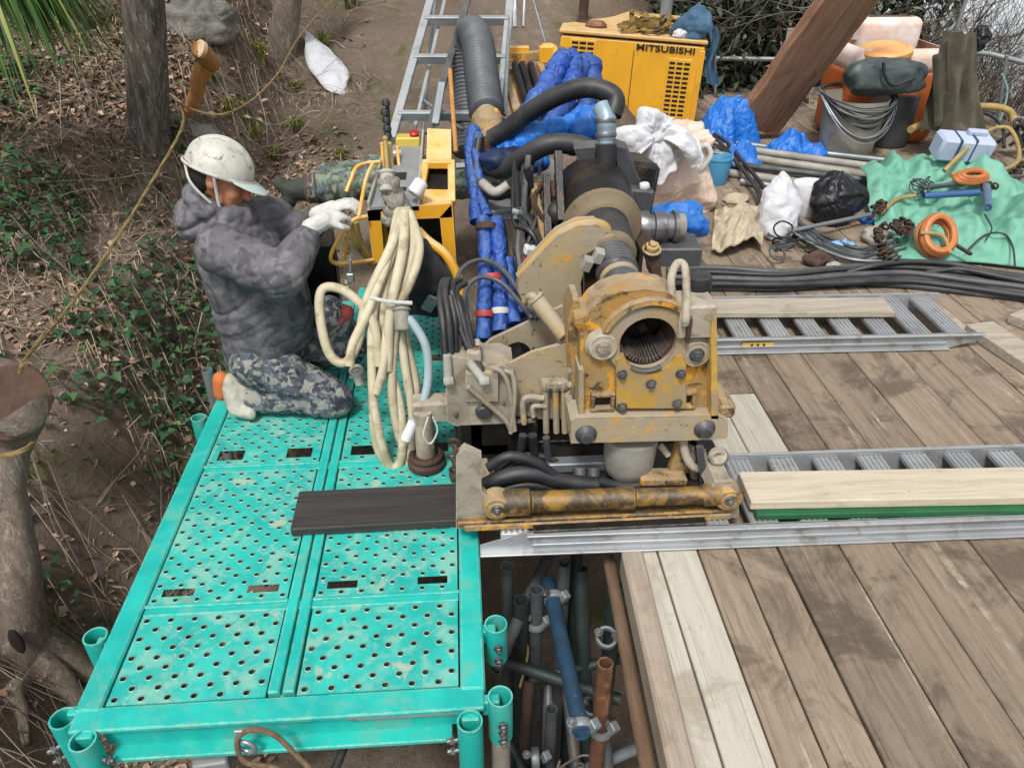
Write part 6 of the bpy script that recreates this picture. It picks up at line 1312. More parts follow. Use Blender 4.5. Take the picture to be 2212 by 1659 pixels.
m = MB(); m.ell(V(1418, 300, 4.99), (.05, .045, .04), None, 24, 16); m.v = [tuple(Vector(p) + (Vector(p) - V(1418, 300, 4.99)).normalized() * .02 * crumple(p, 14, 2)) for p in m.v]; m.build('sack_knot', CLOTHW, wb)
bb2 = bag(V(1462, 474, 3.45), (.16, .13, .085), .03, 9, 31, 70, 46).build('blue_port_cover', BLUT); tag(bb2, 'blue tarpaulin wrapped round the rig side port', 'tarpaulin')
for px, py, Y, rx, ry, h, off, lb in ((1562, 300, 6.9, .28, .25, .34, 3, 'tall heap of blue tarpaulin between generator and leaning timber'), (1602, 325, 6.2, .17, .15, .13, 7, 'small blue tarpaulin lump at the foot of the leaning timber'), (1716, 326, 6.45, .28, .18, .11, 11, 'flat blue tarpaulin heap between leaning timber and wire bucket')):
    c = V(px, py, Y); c.z = 0; tag(heap(c, rx, ry, h, .055, off).build('blue_tarpaulin', BLUT, angle=50), lb, 'tarpaulin', 'blue tarpaulins on the deck')
# ------------------------------------------------------------------ orange tank, drum with wire, coat, railing
tk_ = thing('orange_tank', 'orange plastic water tank with bleached top and round lid', 'tank', (3.75, 6.95, 0))
def rbox(c, s, r, n=5):
    m = MB(); prof = []
    bx, by, bz = s[0] / 2 - r, s[1] / 2 - r, s[2] / 2 - r
    def fn(u, v):
        a = 2 * math.pi * u; b = math.pi * (v - .5); d = Vector((math.cos(a) * math.cos(b), math.sin(a) * math.cos(b), math.sin(b)))
        e = lambda t: math.copysign(min(1, abs(t) * 30), t)
        return Vector(c) + Vector((e(math.cos(a)) * bx, e(math.sin(a)) * by, e(math.sin(b)) * bz)) + d * r
    return m.grid(fn, 48, 28, True)
rbox((3.76, 6.98, .33), (.86, .66, .66), .11).build('tank_body', ORG, tk_, angle=60)
rbox((3.76, 6.96, .69), (.86, .64, .20), .08).build('tank_shoulder', ORGT, tk_, angle=60)
rbox((3.84, 7.25, .82), (.56, .24, .30), .07).build('tank_hump', ORGT, tk_, angle=60)
q = V(1920, 84, 6.72); m = MB(); m.lathe((q.x, q.y, .74), (-.12, -.1, 1), [(.20, 0), (.215, .015), (.215, .05), (.20, .065), (.17, .07), (.165, .062), (.002, .07)], 34); m.build('tank_lid', ORGL, tk_)
pch = bag(V(1915, 165, 6.42), (.34, .11, .13), .02, 6, 8, 56, 30, boxy=3).build('grey_black_bag', MAT('grey_rubberised_cloth', '#3c4445', '#4e5857', 5, .5, 0, .2, dirt='#22272a', dlo=.5, dhi=.7)); tag(pch, 'dark grey bag slung in front of the orange tank', 'bag')
m = MB(); m.tube([V(1908, 135, 6.3), V(1912, 165, 6.28), V(1930, 185, 6.27), V(1975, 170, 6.3)], .014, 8); m.build('bag_strap', BLK, pch)
dr = thing('grey_drum', 'tapered grey canvas drum with coiled wire hung over its rim', 'drum', G(1850, 345, 0) + Vector((0, .25, 0)))
q = Vector(dr.location); m = MB(); m.lathe(q, (0, 0, 1), [(.20, 0), (.215, .02), (.24, .2), (.265, .40), (.27, .45), (.272, .46), (.26, .455), (.24, .38), (.22, .05), (.002, .04)], 36); m.v = [tuple(Vector(p) + Vector((nz(p, 5), nz(p, 5, 3), 0)) * .018) for p in m.v]; m.build('drum_shell', CONC, dr)
wc = thing('wire_coil', 'coil of thin dark wire draped over the grey drum', 'wire', q + Vector((0, 0, .3)))
for k in range(20):
    t_ = rnd.random(); rr = .30 + rnd.uniform(-.02, .03); sag = .05 + .30 * t_; P = []
    for i in range(14):
        a = 2 * math.pi * i / 14; f = max(0, -math.sin(a)); P.append(q + Vector((math.cos(a) * rr * (1.0), math.sin(a) * (rr + .0) * (.97 + .03 * f), .49 - sag * f ** 1.4 + rnd.uniform(-.006, .012))))
    m = MB(); m.tube(P, .0045, 5, True, 4); m.build('wire_loop', BLK if k % 3 else GALV, wc)
m = MB(); m.lathe((q.x + .46, q.y + .2, 0), (0, 0, 1), [(.17, 0), (.185, .02), (.19, .42), (.18, .44), (.002, .43)], 26); tag(m.build('dark_drum', DRK), 'dark grey drum behind the hanging coat', 'drum')
ct = thing('hanging_coat', 'olive grey work coat hanging over the right railing', 'coat', V(2055, 275, 6.2))
def coatf(u, v):
    x = 2075 + (u - .5) * (70 + 70 * v) - 22 * v; y = 68 + 210 * v
    p = V(x, y, 6.35 - .1 * v); return p + Vector((0, -.045 * math.sin(u * 17 + 2.5 * v + 1.5 * nz((u * 3, v * 2, 0), 1)) * (.3 + v) - .10 * math.sin(math.pi * u) - .07 * crumple((u * 3.2, v * 1.1, .5), 1.0, 4) * (.4 + v), .02 * nz((u * 5, v * 3, 0), 2) + .03 * v * nz((u * 4, 0, 3), 1)))
cloth(coatf, 44, 26, .02).build('coat_body', COAT, ct)
cloth(lambda u, v: V(2015 + 35 * u + 5 * v, 120 + 150 * v - 30 * u, 6.2) + Vector((0, -.04 * math.sin(u * 6), 0)), 12, 18, .02).build('coat_sleeve', COAT, ct)
bag(V(2118, 82, 6.5), (.08, .06, .09), .02, 10, 6).build('black_collar', SACKB, ct)
rl = thing('pipe_railing', 'grey scaffold pipe railing along the outer deck edge', 'railing', V(2150, 300, 7.2))
for a_, b_, r in (((1490, 126, 8.7), (1760, 130, 8.5), .024), ((2090, 112, 7.2), (2140, 118, 7.15), .024), ((2140, 118, 7.15), (2330, 165, 6.6), .024), ((2090, 225, 7.4), (2330, 290, 6.7), .022)):
    m = MB(); m.cyl(V(*a_), V(*b_), r, None, 14); m.build('rail_pipe', GALV, rl)
for x0, y0, x1, y1, Y in ((2175, 120, 2150, 290, 7.0), (2068, 60, 2085, 5, 7.3), (2085, 5, 2110, -90, 7.3), (1545, 60, 1545, 235, 8.6)):
    m = MB(); m.cyl(V(x0, y0, Y), V(x1, y1, Y), .016, None, 12); m.build('rail_post', GALV, rl)
m = MB(); m.tube([V(2165, 160, 6.9), V(2176, 200, 6.9), V(2160, 260, 6.9), V(2140, 290, 6.9)], .009, 8); m.build('pale_cord', MAT('pale_teal_cord', '#86aaa5', '#7c9f9a', 9, .6), rl)
m = MB(); m.bar(V(1695, 170, 7.2), V(1715, 62, 7.2), .11, .02, (0, -1, 0)); tag(m.build('grey_upright_board', GREYW), 'grey board standing behind the leaning timber', 'board')
# white sack on the slope
q = T(702, 155)
def sackf(v, a): return .22 + .78 * ss(0, .55, v) - .05 * ss(.9, 1, v)
o = bag(q + Vector((0, 0, .085)), (.17, .075, .42), .012, 6, 33, 40, 40, pinch=lambda v, a: .18 + .82 * ss(0.0, .75, 1 - v), rot=Euler((R(-62), R(0), R(30)))).build('white_sack', CLOTHW); tag(o, 'flat white pointed sack lying alone on the brown slope', 'sack')
# peeled branch and ropes
pbq = T(405, 240); pb1, pb2, pb3 = pbq, V(432, 165, pbq.y - .1), V(452, 130, pbq.y - .15)
br = thing('peeled_branch', 'orange peeled branch stub with a pale cut end above the worker', 'branch', pbq)
trunk_mesh([pb1 + Vector((-.02, 0, -.05)), pb1.lerp(pb2, .5) + Vector((.02, 0, .01)), pb2, pb3], [.035, .045, .055, .062], off=44, seg=16).build('stub', FRESHW, br, angle=180)
trunk_mesh([pb3 + Vector((.01, 0, -.02)), V(440, 120, pbq.y - .25), V(430, 105, pbq.y - .33)], [.06, .055, .05], off=47, seg=16).build('side_stub', FRESHW, br, angle=180)
q = V(430, 105, pbq.y - .33); ax = (q - V(446, 126, pbq.y - .2)).normalized(); ax = (Vector((-.5, -.7, .45))).normalized(); m = MB(); m.lathe(q - ax * .03, ax, [(.052, 0), (.054, .03), (.045, .036), (.03, .033), (.002, .035)], 22, sx=.8); m.build('cut_end', MAT('pale_cut_wood', '#d8c0a0', '#c7a684', 12, .8, 0, .3), br)
def rope(P, r, label, nm='twisted_rope'):
    pts = smooth_path(P, 26); m = MB()
    for s_ in (0, 1, 2):
        acc_ = 0; q_ = []
        for i, p in enumerate(pts):
            if i: acc_ += (p - pts[i - 1]).length
            d_ = (pts[min(i + 1, len(pts) - 1)] - pts[max(0, i - 1)]).normalized(); x_, y_, _ = frame(d_); a = acc_ / (r * 7) + s_ * 2.09
            q_.append(p + x_ * math.cos(a) * r * .5 + y_ * math.sin(a) * r * .5)
        m.tube(q_, r * .6, 5, raw=True)
    return tag(m.build(nm, ROPE), label, 'rope')
rope([V(42, 808, c4.y - .02), V(60, 770, c4.y + .05), V(140, 675, 2.75), V(240, 535, 3.1), V(330, 390, 3.5), V(395, 270, 3.85), pbq + Vector((-.02, -.08, .06))], .0065, 'tan twisted rope stretched from the sawn trunk up to the peeled branch')
rope([pbq + Vector((0, -.08, .05)), V(470, 248, 4.6), V(540, 220, 4.9), V(600, 160, 5.3), V(640, 90, 5.7), V(690, 30, 6.1), V(745, -20, 6.5)], .0055, 'tan rope sagging from the peeled branch to the top of the slope')
rope([V(0, 985, c4.y - .1), V(30, 980, c4.y - .12), V(62, 965, c4.y - .08), V(75, 950, c4.y)], .008, 'rope strand crossing the sawn trunk below its cut face', 'rope_lashing')
# ------------------------------------------------------------------ pipes stacked on the deck
for i, (x0, y0, x1, y1, z, r, mt) in enumerate(((1500, 300, 1960, 352, .03, .024, GALV), (1515, 325, 1920, 385, .03, .030, LGR), (1510, 344, 1915, 402, .03, .030, GALV), (1560, 372, 1900, 418, .03, .030, LGR), (1600, 392, 1860, 432, .03, .026, GALV), (1530, 312, 1940, 368, .085, .028, LGR), (1660, 418, 1780, 446, .03, .026, RUST), (1590, 356, 1905, 393, .085, .024, OLDP))):
    m = MB(); m.pipe(G(x0, y0, z), G(x1, y1, z), r, .005); names = ('rearmost thin pipe of the stack below the blue tarpaulins', 'second pipe of the stack right of the blue bucket', 'third pipe of the stack right of the blue bucket', 'fourth pipe of the stack, behind the white sack', 'nearest long pipe of the stack, behind the black bag', 'upper pipe lying on the stack, rear', 'short rusty pipe in front of the stack', 'upper pipe lying on the stack, front')
    tag(m.build('steel_pipe', mt), names[i], 'pipe', 'pipes stacked on the deck')
for i, (P, lb) in enumerate((([(1500, 282), (1545, 300), (1590, 350), (1630, 400), (1655, 440)], 'black hose running over the pipe stack, left one'), ([(1505, 276), (1560, 300), (1605, 350), (1645, 398), (1672, 440)], 'black hose running over the pipe stack, right one'), ([(1498, 290), (1560, 322), (1620, 388), (1650, 450)], 'thin black hose lying beside the two over the pipe stack'))):
    m = MB(); m.tube([G(x, y, .12 - .09 * abs(k / (len(P) - 1) - .35)) for k, (x, y) in enumerate(P)], .016 if i < 2 else .011, 8); tag(m.build('black_hose', BLK), lb, 'hose')
q = G(1551, 404, 0) + Vector((0, .1, 0)); bk = thing('blue_bucket', 'pale blue plastic bucket in front of the pipe stack', 'bucket', q)
m = MB(); m.lathe(q, (0, 0, 1), [(.085, 0), (.09, .01), (.112, .19), (.118, .195), (.118, .21), (.108, .21), (.10, .19), (.082, .02), (.002, .02)], 30); m.build('bucket_shell', MAT('pale_blue_plastic', '#4f9bc4', '#4790ba', 5, .4, 0, .05, dirt='#7f9aa6', dlo=.58, dhi=.75), bk)
m = MB(); m.tube([q + Vector((math.cos(a) * .117, math.sin(a) * .117 - .02 * math.sin(a), .2 + .0)) for a in np.linspace(.1, 3.0, 12)], .004, 6); m.build('bucket_handle', STL, bk)
# white sack, beige canvas, black bag
o = bag(G(1682, 522, 0) + Vector((0, .12, .17)), (.125, .115, .23), .03, 7, 41, 56, 50, pinch=lambda v, a: 1.05 - .35 * ss(.5, 1, v), zmin=0, rot=Euler((R(-14), 0, 0))).build('white_sack', CLOTHW); tag(o, 'upright white sack on the deck right of the beige canvas', 'sack')
def canv(u, v):
    p = G(1535 + 108 * u + 8 * v, 552 - 90 * v + 8 * math.sin(u * 6), 0); h = .05 + .09 * math.sin(math.pi * u) * math.sin(math.pi * (.15 + .8 * v)) + .055 * max(-.6, crumple((u, v, 0), 3.0, 5)) + .025 * crumple((u, v, 0), 7, 1); return p + Vector((0, 0, h))
o = cloth(canv, 48, 36, .012).build('beige_canvas', BEIG); tag(o, 'crumpled beige canvas sheet on the deck left of the white sack', 'canvas')
q = G(1768, 482, 0) + Vector((0, .2, 0)); m = MB(); m.lathe(q, (0, 0, 1), [(.11, 0), (.12, .02), (.135, .2), (.13, .21), (.115, .205), (.002, .195)], 28); tag(m.build('white_bucket', WHT), 'white bucket half hidden by the black rubbish bag', 'bucket')
def tied(v, a): return 1.04 * (1 - .86 * ss(.60, .92, v)) + .10 * ss(.94, 1, v) + .05 * math.sin(a * 9) * ss(.4, .8, v)
bbg = bag(G(1816, 496, 0) + Vector((0, .15, .16)), (.165, .15, .205), .022, 8, 52, 84, 60, pinch=tied, zmin=0).build('black_rubbish_bag', SACKB); tag(bbg, 'tied shiny black rubbish bag standing in front of the white bucket', 'rubbish bag')
# ------------------------------------------------------------------ pale green tarpaulin over a heap
TP = [G(*p) for p in ((1905, 562, 0), (2290, 592, 0), (2330, 395, 0), (1990, 340, 0), (1850, 405, 0))]
def tarpf(u, v):
    a = TP[0].lerp(TP[1], u); l = TP[4].lerp(TP[3], min(1, u * 2.2)) if u < .45 else TP[3].lerp(TP[2], (u - .45) / .55)
    p = a.lerp(l, v); e = math.sin(math.pi * min(1, max(0, u * .9 + .05))) * math.sin(math.pi * min(1, v * .8 + .03))
    hump = .27 * math.exp(-((p.x - 3.35) / .55) ** 2 - ((p.y - 5.35) / .42) ** 2) + .14 * math.exp(-((p.x - 3.7) / .8) ** 2 - ((p.y - 4.5) / .35) ** 2)
    d = Vector((p.x - 3.2, p.y - 5.3, 0)); ang = math.atan2(d.y, d.x)
    rad = .075 * (math.sin(ang * 11 + 3 * nz(p, 2)) * ss(.12, .5, d.length)) * math.exp(-d.length * .9)
    cr = .10 * crumple((p.x * 1.6 + .4 * nz(p, 1.5), p.y, 0), 1.8, 4) + .07 * crumple((p.x * 2.2 - p.y, p.y * .7 + p.x * .5, 0), 3.2, 8) + .03 * crumple((p.x * 1.5, p.y, 0), 7.5, 2) + .012 * crumple(p, 16, 2)
    edge = min(1, min(u, 1 - u, v, 1 - v) * 9)
    return p + Vector((.03 * nz(p, 3, 1), .03 * nz(p, 3, 5), .012 + hump + (rad + cr) * edge + .04 * edge))
tarp = cloth(tarpf, 120, 90, .008).build('green_tarpaulin', GRNT, angle=60); tag(tarp, 'pale green tarpaulin spread over a heap at the right edge', 'tarpaulin')
def th(x, y):                                                        # height of the tarpaulin under a point of the photograph
    best = None
    r = ray(x, y); p0 = Vector((0, 0, CAM_H)); t = 3.0
    while t < 9:
        q = p0 + r * t
        h = .27 * math.exp(-((q.x - 3.35) / .55) ** 2 - ((q.y - 5.35) / .42) ** 2) + .14 * math.exp(-((q.x - 3.7) / .8) ** 2 - ((q.y - 4.5) / .35) ** 2) + .065
        if q.z < h: return q
        t += .02
    return G(x, y, .05)
UP = Vector((0, 0, 1))
oc = thing('orange_hose_coil', 'tight coil of orange hose leaning on the green tarpaulin', 'hose coil', th(2012, 530))
q = th(2012, 526) + Vector((0, -.03, .06)); ax = Vector((-.12, -.75, .65)).normalized(); x_, y_, _ = frame(ax)
for k in range(5):
    P = [q + x_ * math.cos(a) * (.092 - .010 * (k % 3)) + y_ * math.sin(a) * (.118 - .010 * (k % 3)) + ax * ((k - 2) * .022 + .006 * math.sin(a * 2 + k)) for a in np.linspace(0, 2 * math.pi, 22)[:-1]]
    m = MB(); m.tube(P, .021, 8, True, 3); m.build('coil_turn', ORGH, oc)
m = MB(); m.tube([q + ax * .05 - x_ * .12, q + ax * .065 - y_ * .02, q + ax * .055 + x_ * .05 - y_ * .12], .012, 8); m.build('coil_tail', TANH, oc)
m = MB(); m.cyl(th(2040, 530) + UP * .04, th(2095, 560) + UP * .03, .012); tag(m.build('black_rod', BLK), 'short black rod poking out below the orange coil', 'rod')
m = MB(); m.tube([th(x, y) + UP * .02 for x, y in ((2090, 545), (2125, 515), (2165, 512), (2185, 540), (2190, 585))], .006, 6); tag(m.build('thin_black_cord', BLK), 'thin black cord curling on the tarpaulin right of the orange coil', 'cord')
m = MB(); m.tube([th(x, y) + UP * .02 for x, y in ((2125, 470), (2140, 500), (2128, 525))], .005, 6); tag(m.build('thin_black_cord', BLK), 'short thin cord hanging below the blue grey tube', 'cord')
q = th(2070, 345) + UP * .09; jc = thing('white_jerrycan', 'pale bluish white plastic jerrycan lying on top of the heap', 'jerrycan', q)
MJ = MAT('bluish_white_plastic', '#b9c4dc', '#adb9d2', 4, .5, 0, .05, dirt='#98a1b2', dlo=.58, dhi=.75)
rr_ = Euler((R(12), R(4), R(-6))); m = MB(); m.box(q, (.38, .17, .17), rr_, .018); m.build('can_body', MJ, jc)
for dx in (-.07, .04): m = MB(); m.box(q + Vector((dx, -.004, .004)), (.012, .18, .18), rr_, .004); m.build('can_strap', BLUP, jc)
m = MB(); m.box(q + Vector((.08, .0, .10)), (.14, .05, .04), rr_, .015); m.build('can_handle', MJ, jc); m = MB(); m.cyl(q + Vector((.19, 0, .02)), q + Vector((.22, -.01, .02)), .03); m.build('can_cap', BLUP, jc)
m = MB(); m.box(th(2030, 300) + UP * .12, (.26, .10, .05), Euler((0, R(-6), R(15))), .012); tag(m.build('grey_plastic_lid', MJ), 'pale plastic lid lying behind the jerrycan', 'lid')
for P, r, lb in (([(1955, 322, .16), (2000, 308, .20), (2060, 295, .24), (2120, 290, .24), (2165, 292, .20), (2178, 315, .16)], .030, 'thick tan hose lying across the back of the green tarpaulin heap'), ([(2035, 385, .05), (2075, 360, .12), (2120, 335, .2), (2160, 330, .2), (2185, 350, .14), (2188, 375, .09), (2150, 385, .05), (2100, 382, .05), (2050, 392, .04)], .017, 'tan hose loop lying in front of the jerrycan'), ([(1900, 470, .03), (1935, 440, .03), (1975, 432, .03)], .014, 'short tan hose left of the blue pipe on the tarpaulin')):
    m = MB(); m.tube([th(x, y) + UP * h for x, y, h in P], r, 12); tag(m.build('tan_hose', TANH), lb, 'hose')
m = MB(); m.tube([th(x, y) + UP * h for x, y, h in ((2060, 320, .2), (2080, 305, .24), (2120, 312, .24), (2150, 325, .18), (2160, 345, .1))], .014, 8); tag(m.build('black_hose', BLK), 'black hose over the jerrycan on the heap', 'hose')
q = th(2092, 402) + UP * .06; m = MB(); ax = Vector((.1, -.5, 1)).normalized(); x_, y_, _ = frame(ax)
so = thing('orange_hose_coil', 'flattened small orange hose coil in front of the tan hose loop', 'hose coil', q)
for k in range(3):
    m = MB(); m.tube([q + x_ * math.cos(a) * (.13 - .02 * k) + y_ * math.sin(a) * (.05 - .008 * k) + ax * (k * .014) for a in np.linspace(0, 2 * math.pi, 20)[:-1]], .018, 8, True, 3); m.build('coil_turn', ORGH, so)
def chain(P, n, label, mat=RUSB, R_=.022, r=.0075, up=.03, f=th):
    pts = smooth_path([f(x, y) + UP * up for x, y in P], max(2, n // max(1, len(P) - 1)))
    root = thing('steel_chain', label, 'chain', pts[0])
    for k, p in enumerate(pts):
        m = MB(); a = rnd.uniform(0, 3); m.ring(p + Vector((rnd.gauss(0, .012), rnd.gauss(0, .012), rnd.uniform(0, .02))), (math.cos(a), math.sin(a), rnd.uniform(.3, 1.2)), R_, r, 12, 6); m.build('chain_link', mat, root)
chain([(2130, 395), (2165, 372), (2195, 380), (2180, 405), (2150, 410), (2120, 420), (2170, 395), (2205, 365), (2215, 400)], 44, 'heap of rusty chain behind the dark bar on the tarpaulin')
chain([(1905, 500), (1895, 530), (1905, 555), (1925, 572)], 18, 'rusty chain hanging over the tarpaulin edge beside the cable pile')
chain([(1925, 510), (1945, 490), (1965, 500), (1950, 515), (1930, 500)], 20, 'small rusty chain bunch left of the orange coil')
chain([(1900, 470), (1900, 450), (1885, 480)], 12, 'dark chain between black bag and green tarpaulin', RUSB, .02)
m = MB(); m.cyl(th(1985, 438) + UP * .10, th(2260, 402) + UP * .10, .016); tag(m.build('dark_bar', DRK), 'long dark steel bar lying across the green tarpaulin', 'bar')
m = MB(); m.pipe(th(1990, 442) + UP * .06, th(2110, 432) + UP * .05, .022); tag(m.build('blue_pipe', MAT('dusty_blue_plastic', '#36598c', '#2f4f7e', 6, .5, 0, .1)), 'blue pipe under the dark bar on the green tarpaulin', 'pipe')
m = MB(); q0, q1 = th(2124, 422) + UP * .06, th(2128, 465) + UP * .05; m.pipe(q1, q0, .026); tag(m.build('blue_grey_tube', MAT('blue_grey_plastic', '#566f8c', '#4b637f', 6, .4)), 'short blue grey tube hanging down over the dark bar', 'tube')
root = thing('cable_hank', 'small hank of grey wire at the left end of the dark bar', 'wire', th(1985, 430))
for k in range(7):
    q = th(1985 + rnd.uniform(-12, 25), 425 + rnd.uniform(-8, 12)) + UP * .07; m = MB(); m.ring(q, (rnd.gauss(0, 1), rnd.gauss(0, 1), rnd.gauss(.5, 1)), .05, .005, 20, 5); m.build('wire_loop', OLDP, root)
# grey wire and rope pile between white sack and tarpaulin
root = thing('wire_rope_pile', 'long hank of grey wire rope spread on the deck left of the tarpaulin', 'wire rope', G(1800, 545, 0))
for k in range(24):
    o_ = rnd.uniform(-1, 1); z = rnd.uniform(.015, .07)
    P = [G(1692 + rnd.gauss(0, 8), 470 + rnd.gauss(0, 10) + o_ * 8, z + .02), G(1740 + rnd.gauss(0, 6), 500 + o_ * 16, z + .02), G(1790, 528 + o_ * 17, z), G(1850, 548 + o_ * 14, z), G(1905 + rnd.gauss(0, 12), 545 + o_ * 14 + rnd.gauss(0, 4), z), G(1930 + rnd.gauss(0, 15), 530 + o_ * 16, z)]
    m = MB(); m.tube(P, rnd.choice((.007, .008, .010)), 6, n=5); m.build('wire_strand', OLDP if k % 3 else GALV, root)
for k in range(9):
    q = G(rnd.uniform(1675, 1760), rnd.uniform(500, 560), rnd.uniform(.03, .10)); m = MB(); m.ring(q, (rnd.gauss(0, .6), rnd.gauss(0, .6), 1), rnd.uniform(.04, .09), .007, 20, 6); m.build('wire_coil_loop', BLK if k % 2 else OLDP, root)
m = MB(); m.cyl(G(1705, 500, .10), G(1888, 462, .08), .014); tag(m.build('grey_rod', GALV), 'long grey rod lying over the wire rope pile', 'rod')
m = MB(); m.tube([G(1672, 490, .16), G(1690, 478, .2), G(1712, 490, .16), (G(1700, 512, .12)), G(1678, 508, .12)], .006, 6, True); tag(m.build('cable_ring', BLK), 'thin black cable ring in front of the white sack', 'cable')
for px, py, rad, mt, lb in ((1880, 470, (.06, .05, .04), BLUT, 'scrap of blue sheet right of the black bag'), (1820, 530, (.09, .05, .05), MAT('pale_blue_sheet', '#5f93c8', '#7fa8d2', 8, .5, 0, .3), 'pale blue plastic scrap in the wire rope pile'), (1765, 560, (.08, .05, .05), RUSB, 'dark rusty fitting at the front of the wire rope pile'), (1800, 575, (.05, .03, .03), LGR, 'small grey fitting near the black cables'), (1895, 508, (.10, .07, .06), LGR, 'grey lump of coiled rope left of the orange coil'), (1590, 430, (.10, .07, .03), BEIG, 'rag of dirty netting behind the beige canvas')):
    tag(bag(G(px, py, rad[2] * .7), rad, rad[2] * .45, 14, px * .1, 36, 24, zmin=0.004).build('scrap', mt), lb, 'scrap')
# black cables across the deck
root = thing('black_cables', 'sheaf of thick black cables lying across the deck behind the upper ramp', 'cable', G(1850, 600, 0))
for k in range(9):
    o_ = k - 4; z = .02 + (.028 if k % 3 == 1 else 0)
    P = [G(1440, 600 + o_ * 5, z), G(1560, 603 + o_ * 4.5 + rnd.gauss(0, 2), z), G(1690, 606 + o_ * 4.0 + rnd.gauss(0, 2), z), G(1830, 596 + o_ * 4.5 + rnd.gauss(0, 3), z), G(1960, 594 + o_ * 5.5 + rnd.gauss(0, 3), z), G(2090, 606 + o_ * 6 + rnd.gauss(0, 3), z), G(2215, 622 + o_ * 6, z), G(2330, 640 + o_ * 6, z)]
    m = MB(); m.tube(P, (.020, .016, .024, .018)[k % 4], 10, n=7); m.build('cable', BLK if k % 4 else DRK, root)
for P, lb in (([(1830, 590, .03), (1890, 574, .08), (1960, 566, .08), (2060, 572, .07), (2150, 590, .05), (2300, 612, .03)], 'single black cable arching behind the sheaf at the tarpaulin edge'), ([(2000, 590, .03), (2070, 582, .06), (2150, 596, .06), (2300, 628, .03)], 'second stray cable bulging from the sheaf at the right')):
    m = MB(); m.tube([G(*p) for p in P], .017, 10); tag(m.build('stray_cable', BLK), lb, 'cable', 'stray cables beside the sheaf')
m = MB(); q = th(2200, 330); 
for k in range(10): m.tube([q + Vector((rnd.gauss(0, .1), rnd.gauss(0, .1), .05)), q + Vector((rnd.gauss(.1, .1), rnd.gauss(0, .1), .25)), q + Vector((rnd.gauss(.25, .1), rnd.gauss(0, .1), .08))], .015, 7)
tag(m.build('black_strap_heap', BLK), 'black straps heaped at the right edge behind the chain', 'straps')
# ------------------------------------------------------------------ kneeling worker
wk = thing('person', 'person kneeling in a grey camouflage jacket, white helmet and gloves, hands on the console', 'person', (-.82, 2.93, 0))
P3 = Vector
pel, wst, chs, nck = P3((-.90, 2.94, .27)), P3((-.895, 2.95, .45)), P3((-.915, 2.95, .68)), P3((-.905, 2.95, .90))
hd = P3((-.912, 2.93, 1.018))
shR, elR, wrR = P3((-.92, 2.78, .79)), V(612, 598, 2.64), V(676, 492, 2.78)
shL, elL, wrL = P3((-.80, 3.10, .80)), V(648, 505, 3.16), V(700, 462, 3.02)
hipR, knR, anR, toR = P3((-.90, 2.86, .25)), P3((-.575, 2.80, .085)), P3((-.96, 2.83, .085)), P3((-1.0, 2.80, .035))
hipL, knL, anL, toL = P3((-.85, 3.04, .25)), P3((-.54, 3.12, .15)), P3((-.92, 3.10, .085)), P3((-1.0, 3.10, .035))
m = MB()                                                            # body
m.limb(pel, wst, .13, .125); m.limb(wst, chs, .125, .14); m.limb(chs, nck, .12, .06); m.limb(nck, hd, .055, .06)
for a_, b_, c_, s_ in ((shR, elR, wrR, .05), (shL, elL, wrL, .05)): m.limb(a_, b_, .052, .043); m.limb(b_, c_, .041, .03); m.limb(nck + Vector((0, 0, -.08)), a_, .05, .05)
for a_, b_, c_ in ((hipR, knR, anR), (hipL, knL, anL)): m.limb(a_, b_, .085, .058); m.limb(b_, c_, .055, .04)
fw = Vector((.88, -.08, -.40)).normalized()                          # gaze: right and down at the console
side = Vector((.05, -1, .15)); side = (side - fw * side.dot(fw)).normalized(); upv = side.cross(fw).normalized()
if upv.z < 0: upv = -upv
RM = Matrix((fw, -side, upv)).transposed()                          # x = forward, y = far side, z = up of the head
HC = hd
def hp(x, y, z): return HC + RM @ Vector((x, y, z))
m.ell(hp(0, 0, .02), (.098, .075, .105), RM); m.ell(hp(.045, 0, -.05), (.055, .055, .06), RM); m.ell(hp(.075, 0, -.085), (.025, .028, .022), RM)
m.limb(hp(.09, 0, .015), hp(.118, 0, -.03), .011, .016)
for s_ in (-1, 1): m.ell(hp(-.005, s_ * .077, -.005), (.022, .010, .034), RM); m.ell(hp(.066, s_ * .036, -.025), (.03, .028, .03), RM)
m.ell(hp(.088, 0, -.058), (.014, .026, .007), RM)
fuse(m, .009, 3).build('body', SKIN, wk, angle=180, origin=(-.82, 2.93, .5))
for s_ in (-1, 1):
    b = MB(); b.ell(hp(.088, s_ * .032, .008), (.010, .014, .008), RM); b.build('eye', EYEM, wk)
b = MB(); b.ell(hp(-.045, 0, .0), (.07, .078, .075), RM); b.build('hair', MAT('black_hair', '#15120f', '#211c18', 40, .7, 0, .6, vary=0), wk)
# helmet: ridged shell, brim lip, peak, harness
HM = RM.copy(); hcx = hp(-.012, 0, .048)
m = MB()
def shell(u, v):
    a = 2 * math.pi * u; b = v * math.pi / 2; x = math.cos(a) * math.cos(b); y = math.sin(a) * math.cos(b); z = math.sin(b)
    r_ = .006 * math.exp(-(y / .16) ** 2) * ss(.1, .5, z) - .003 * math.exp(-((abs(y) - .24) / .06) ** 2) * ss(.1, .5, z)
    return hcx + RM @ Vector((x * (.128 + r_), y * (.108 + r_), -.02 + z * (.122 + r_)))
m.grid(shell, 64, 24, True); he = m.build('helmet', HELM, wk, angle=60)
m = MB()
rim_ = [hcx + RM @ Vector((math.cos(a) * .132, math.sin(a) * .112, -.022 + .006 * math.cos(a))) for a in np.linspace(0, 2 * math.pi, 40)[:-1]]
m.tube(rim_, .006, 8, True, 2); m.build('helmet_rim', HELM, he)
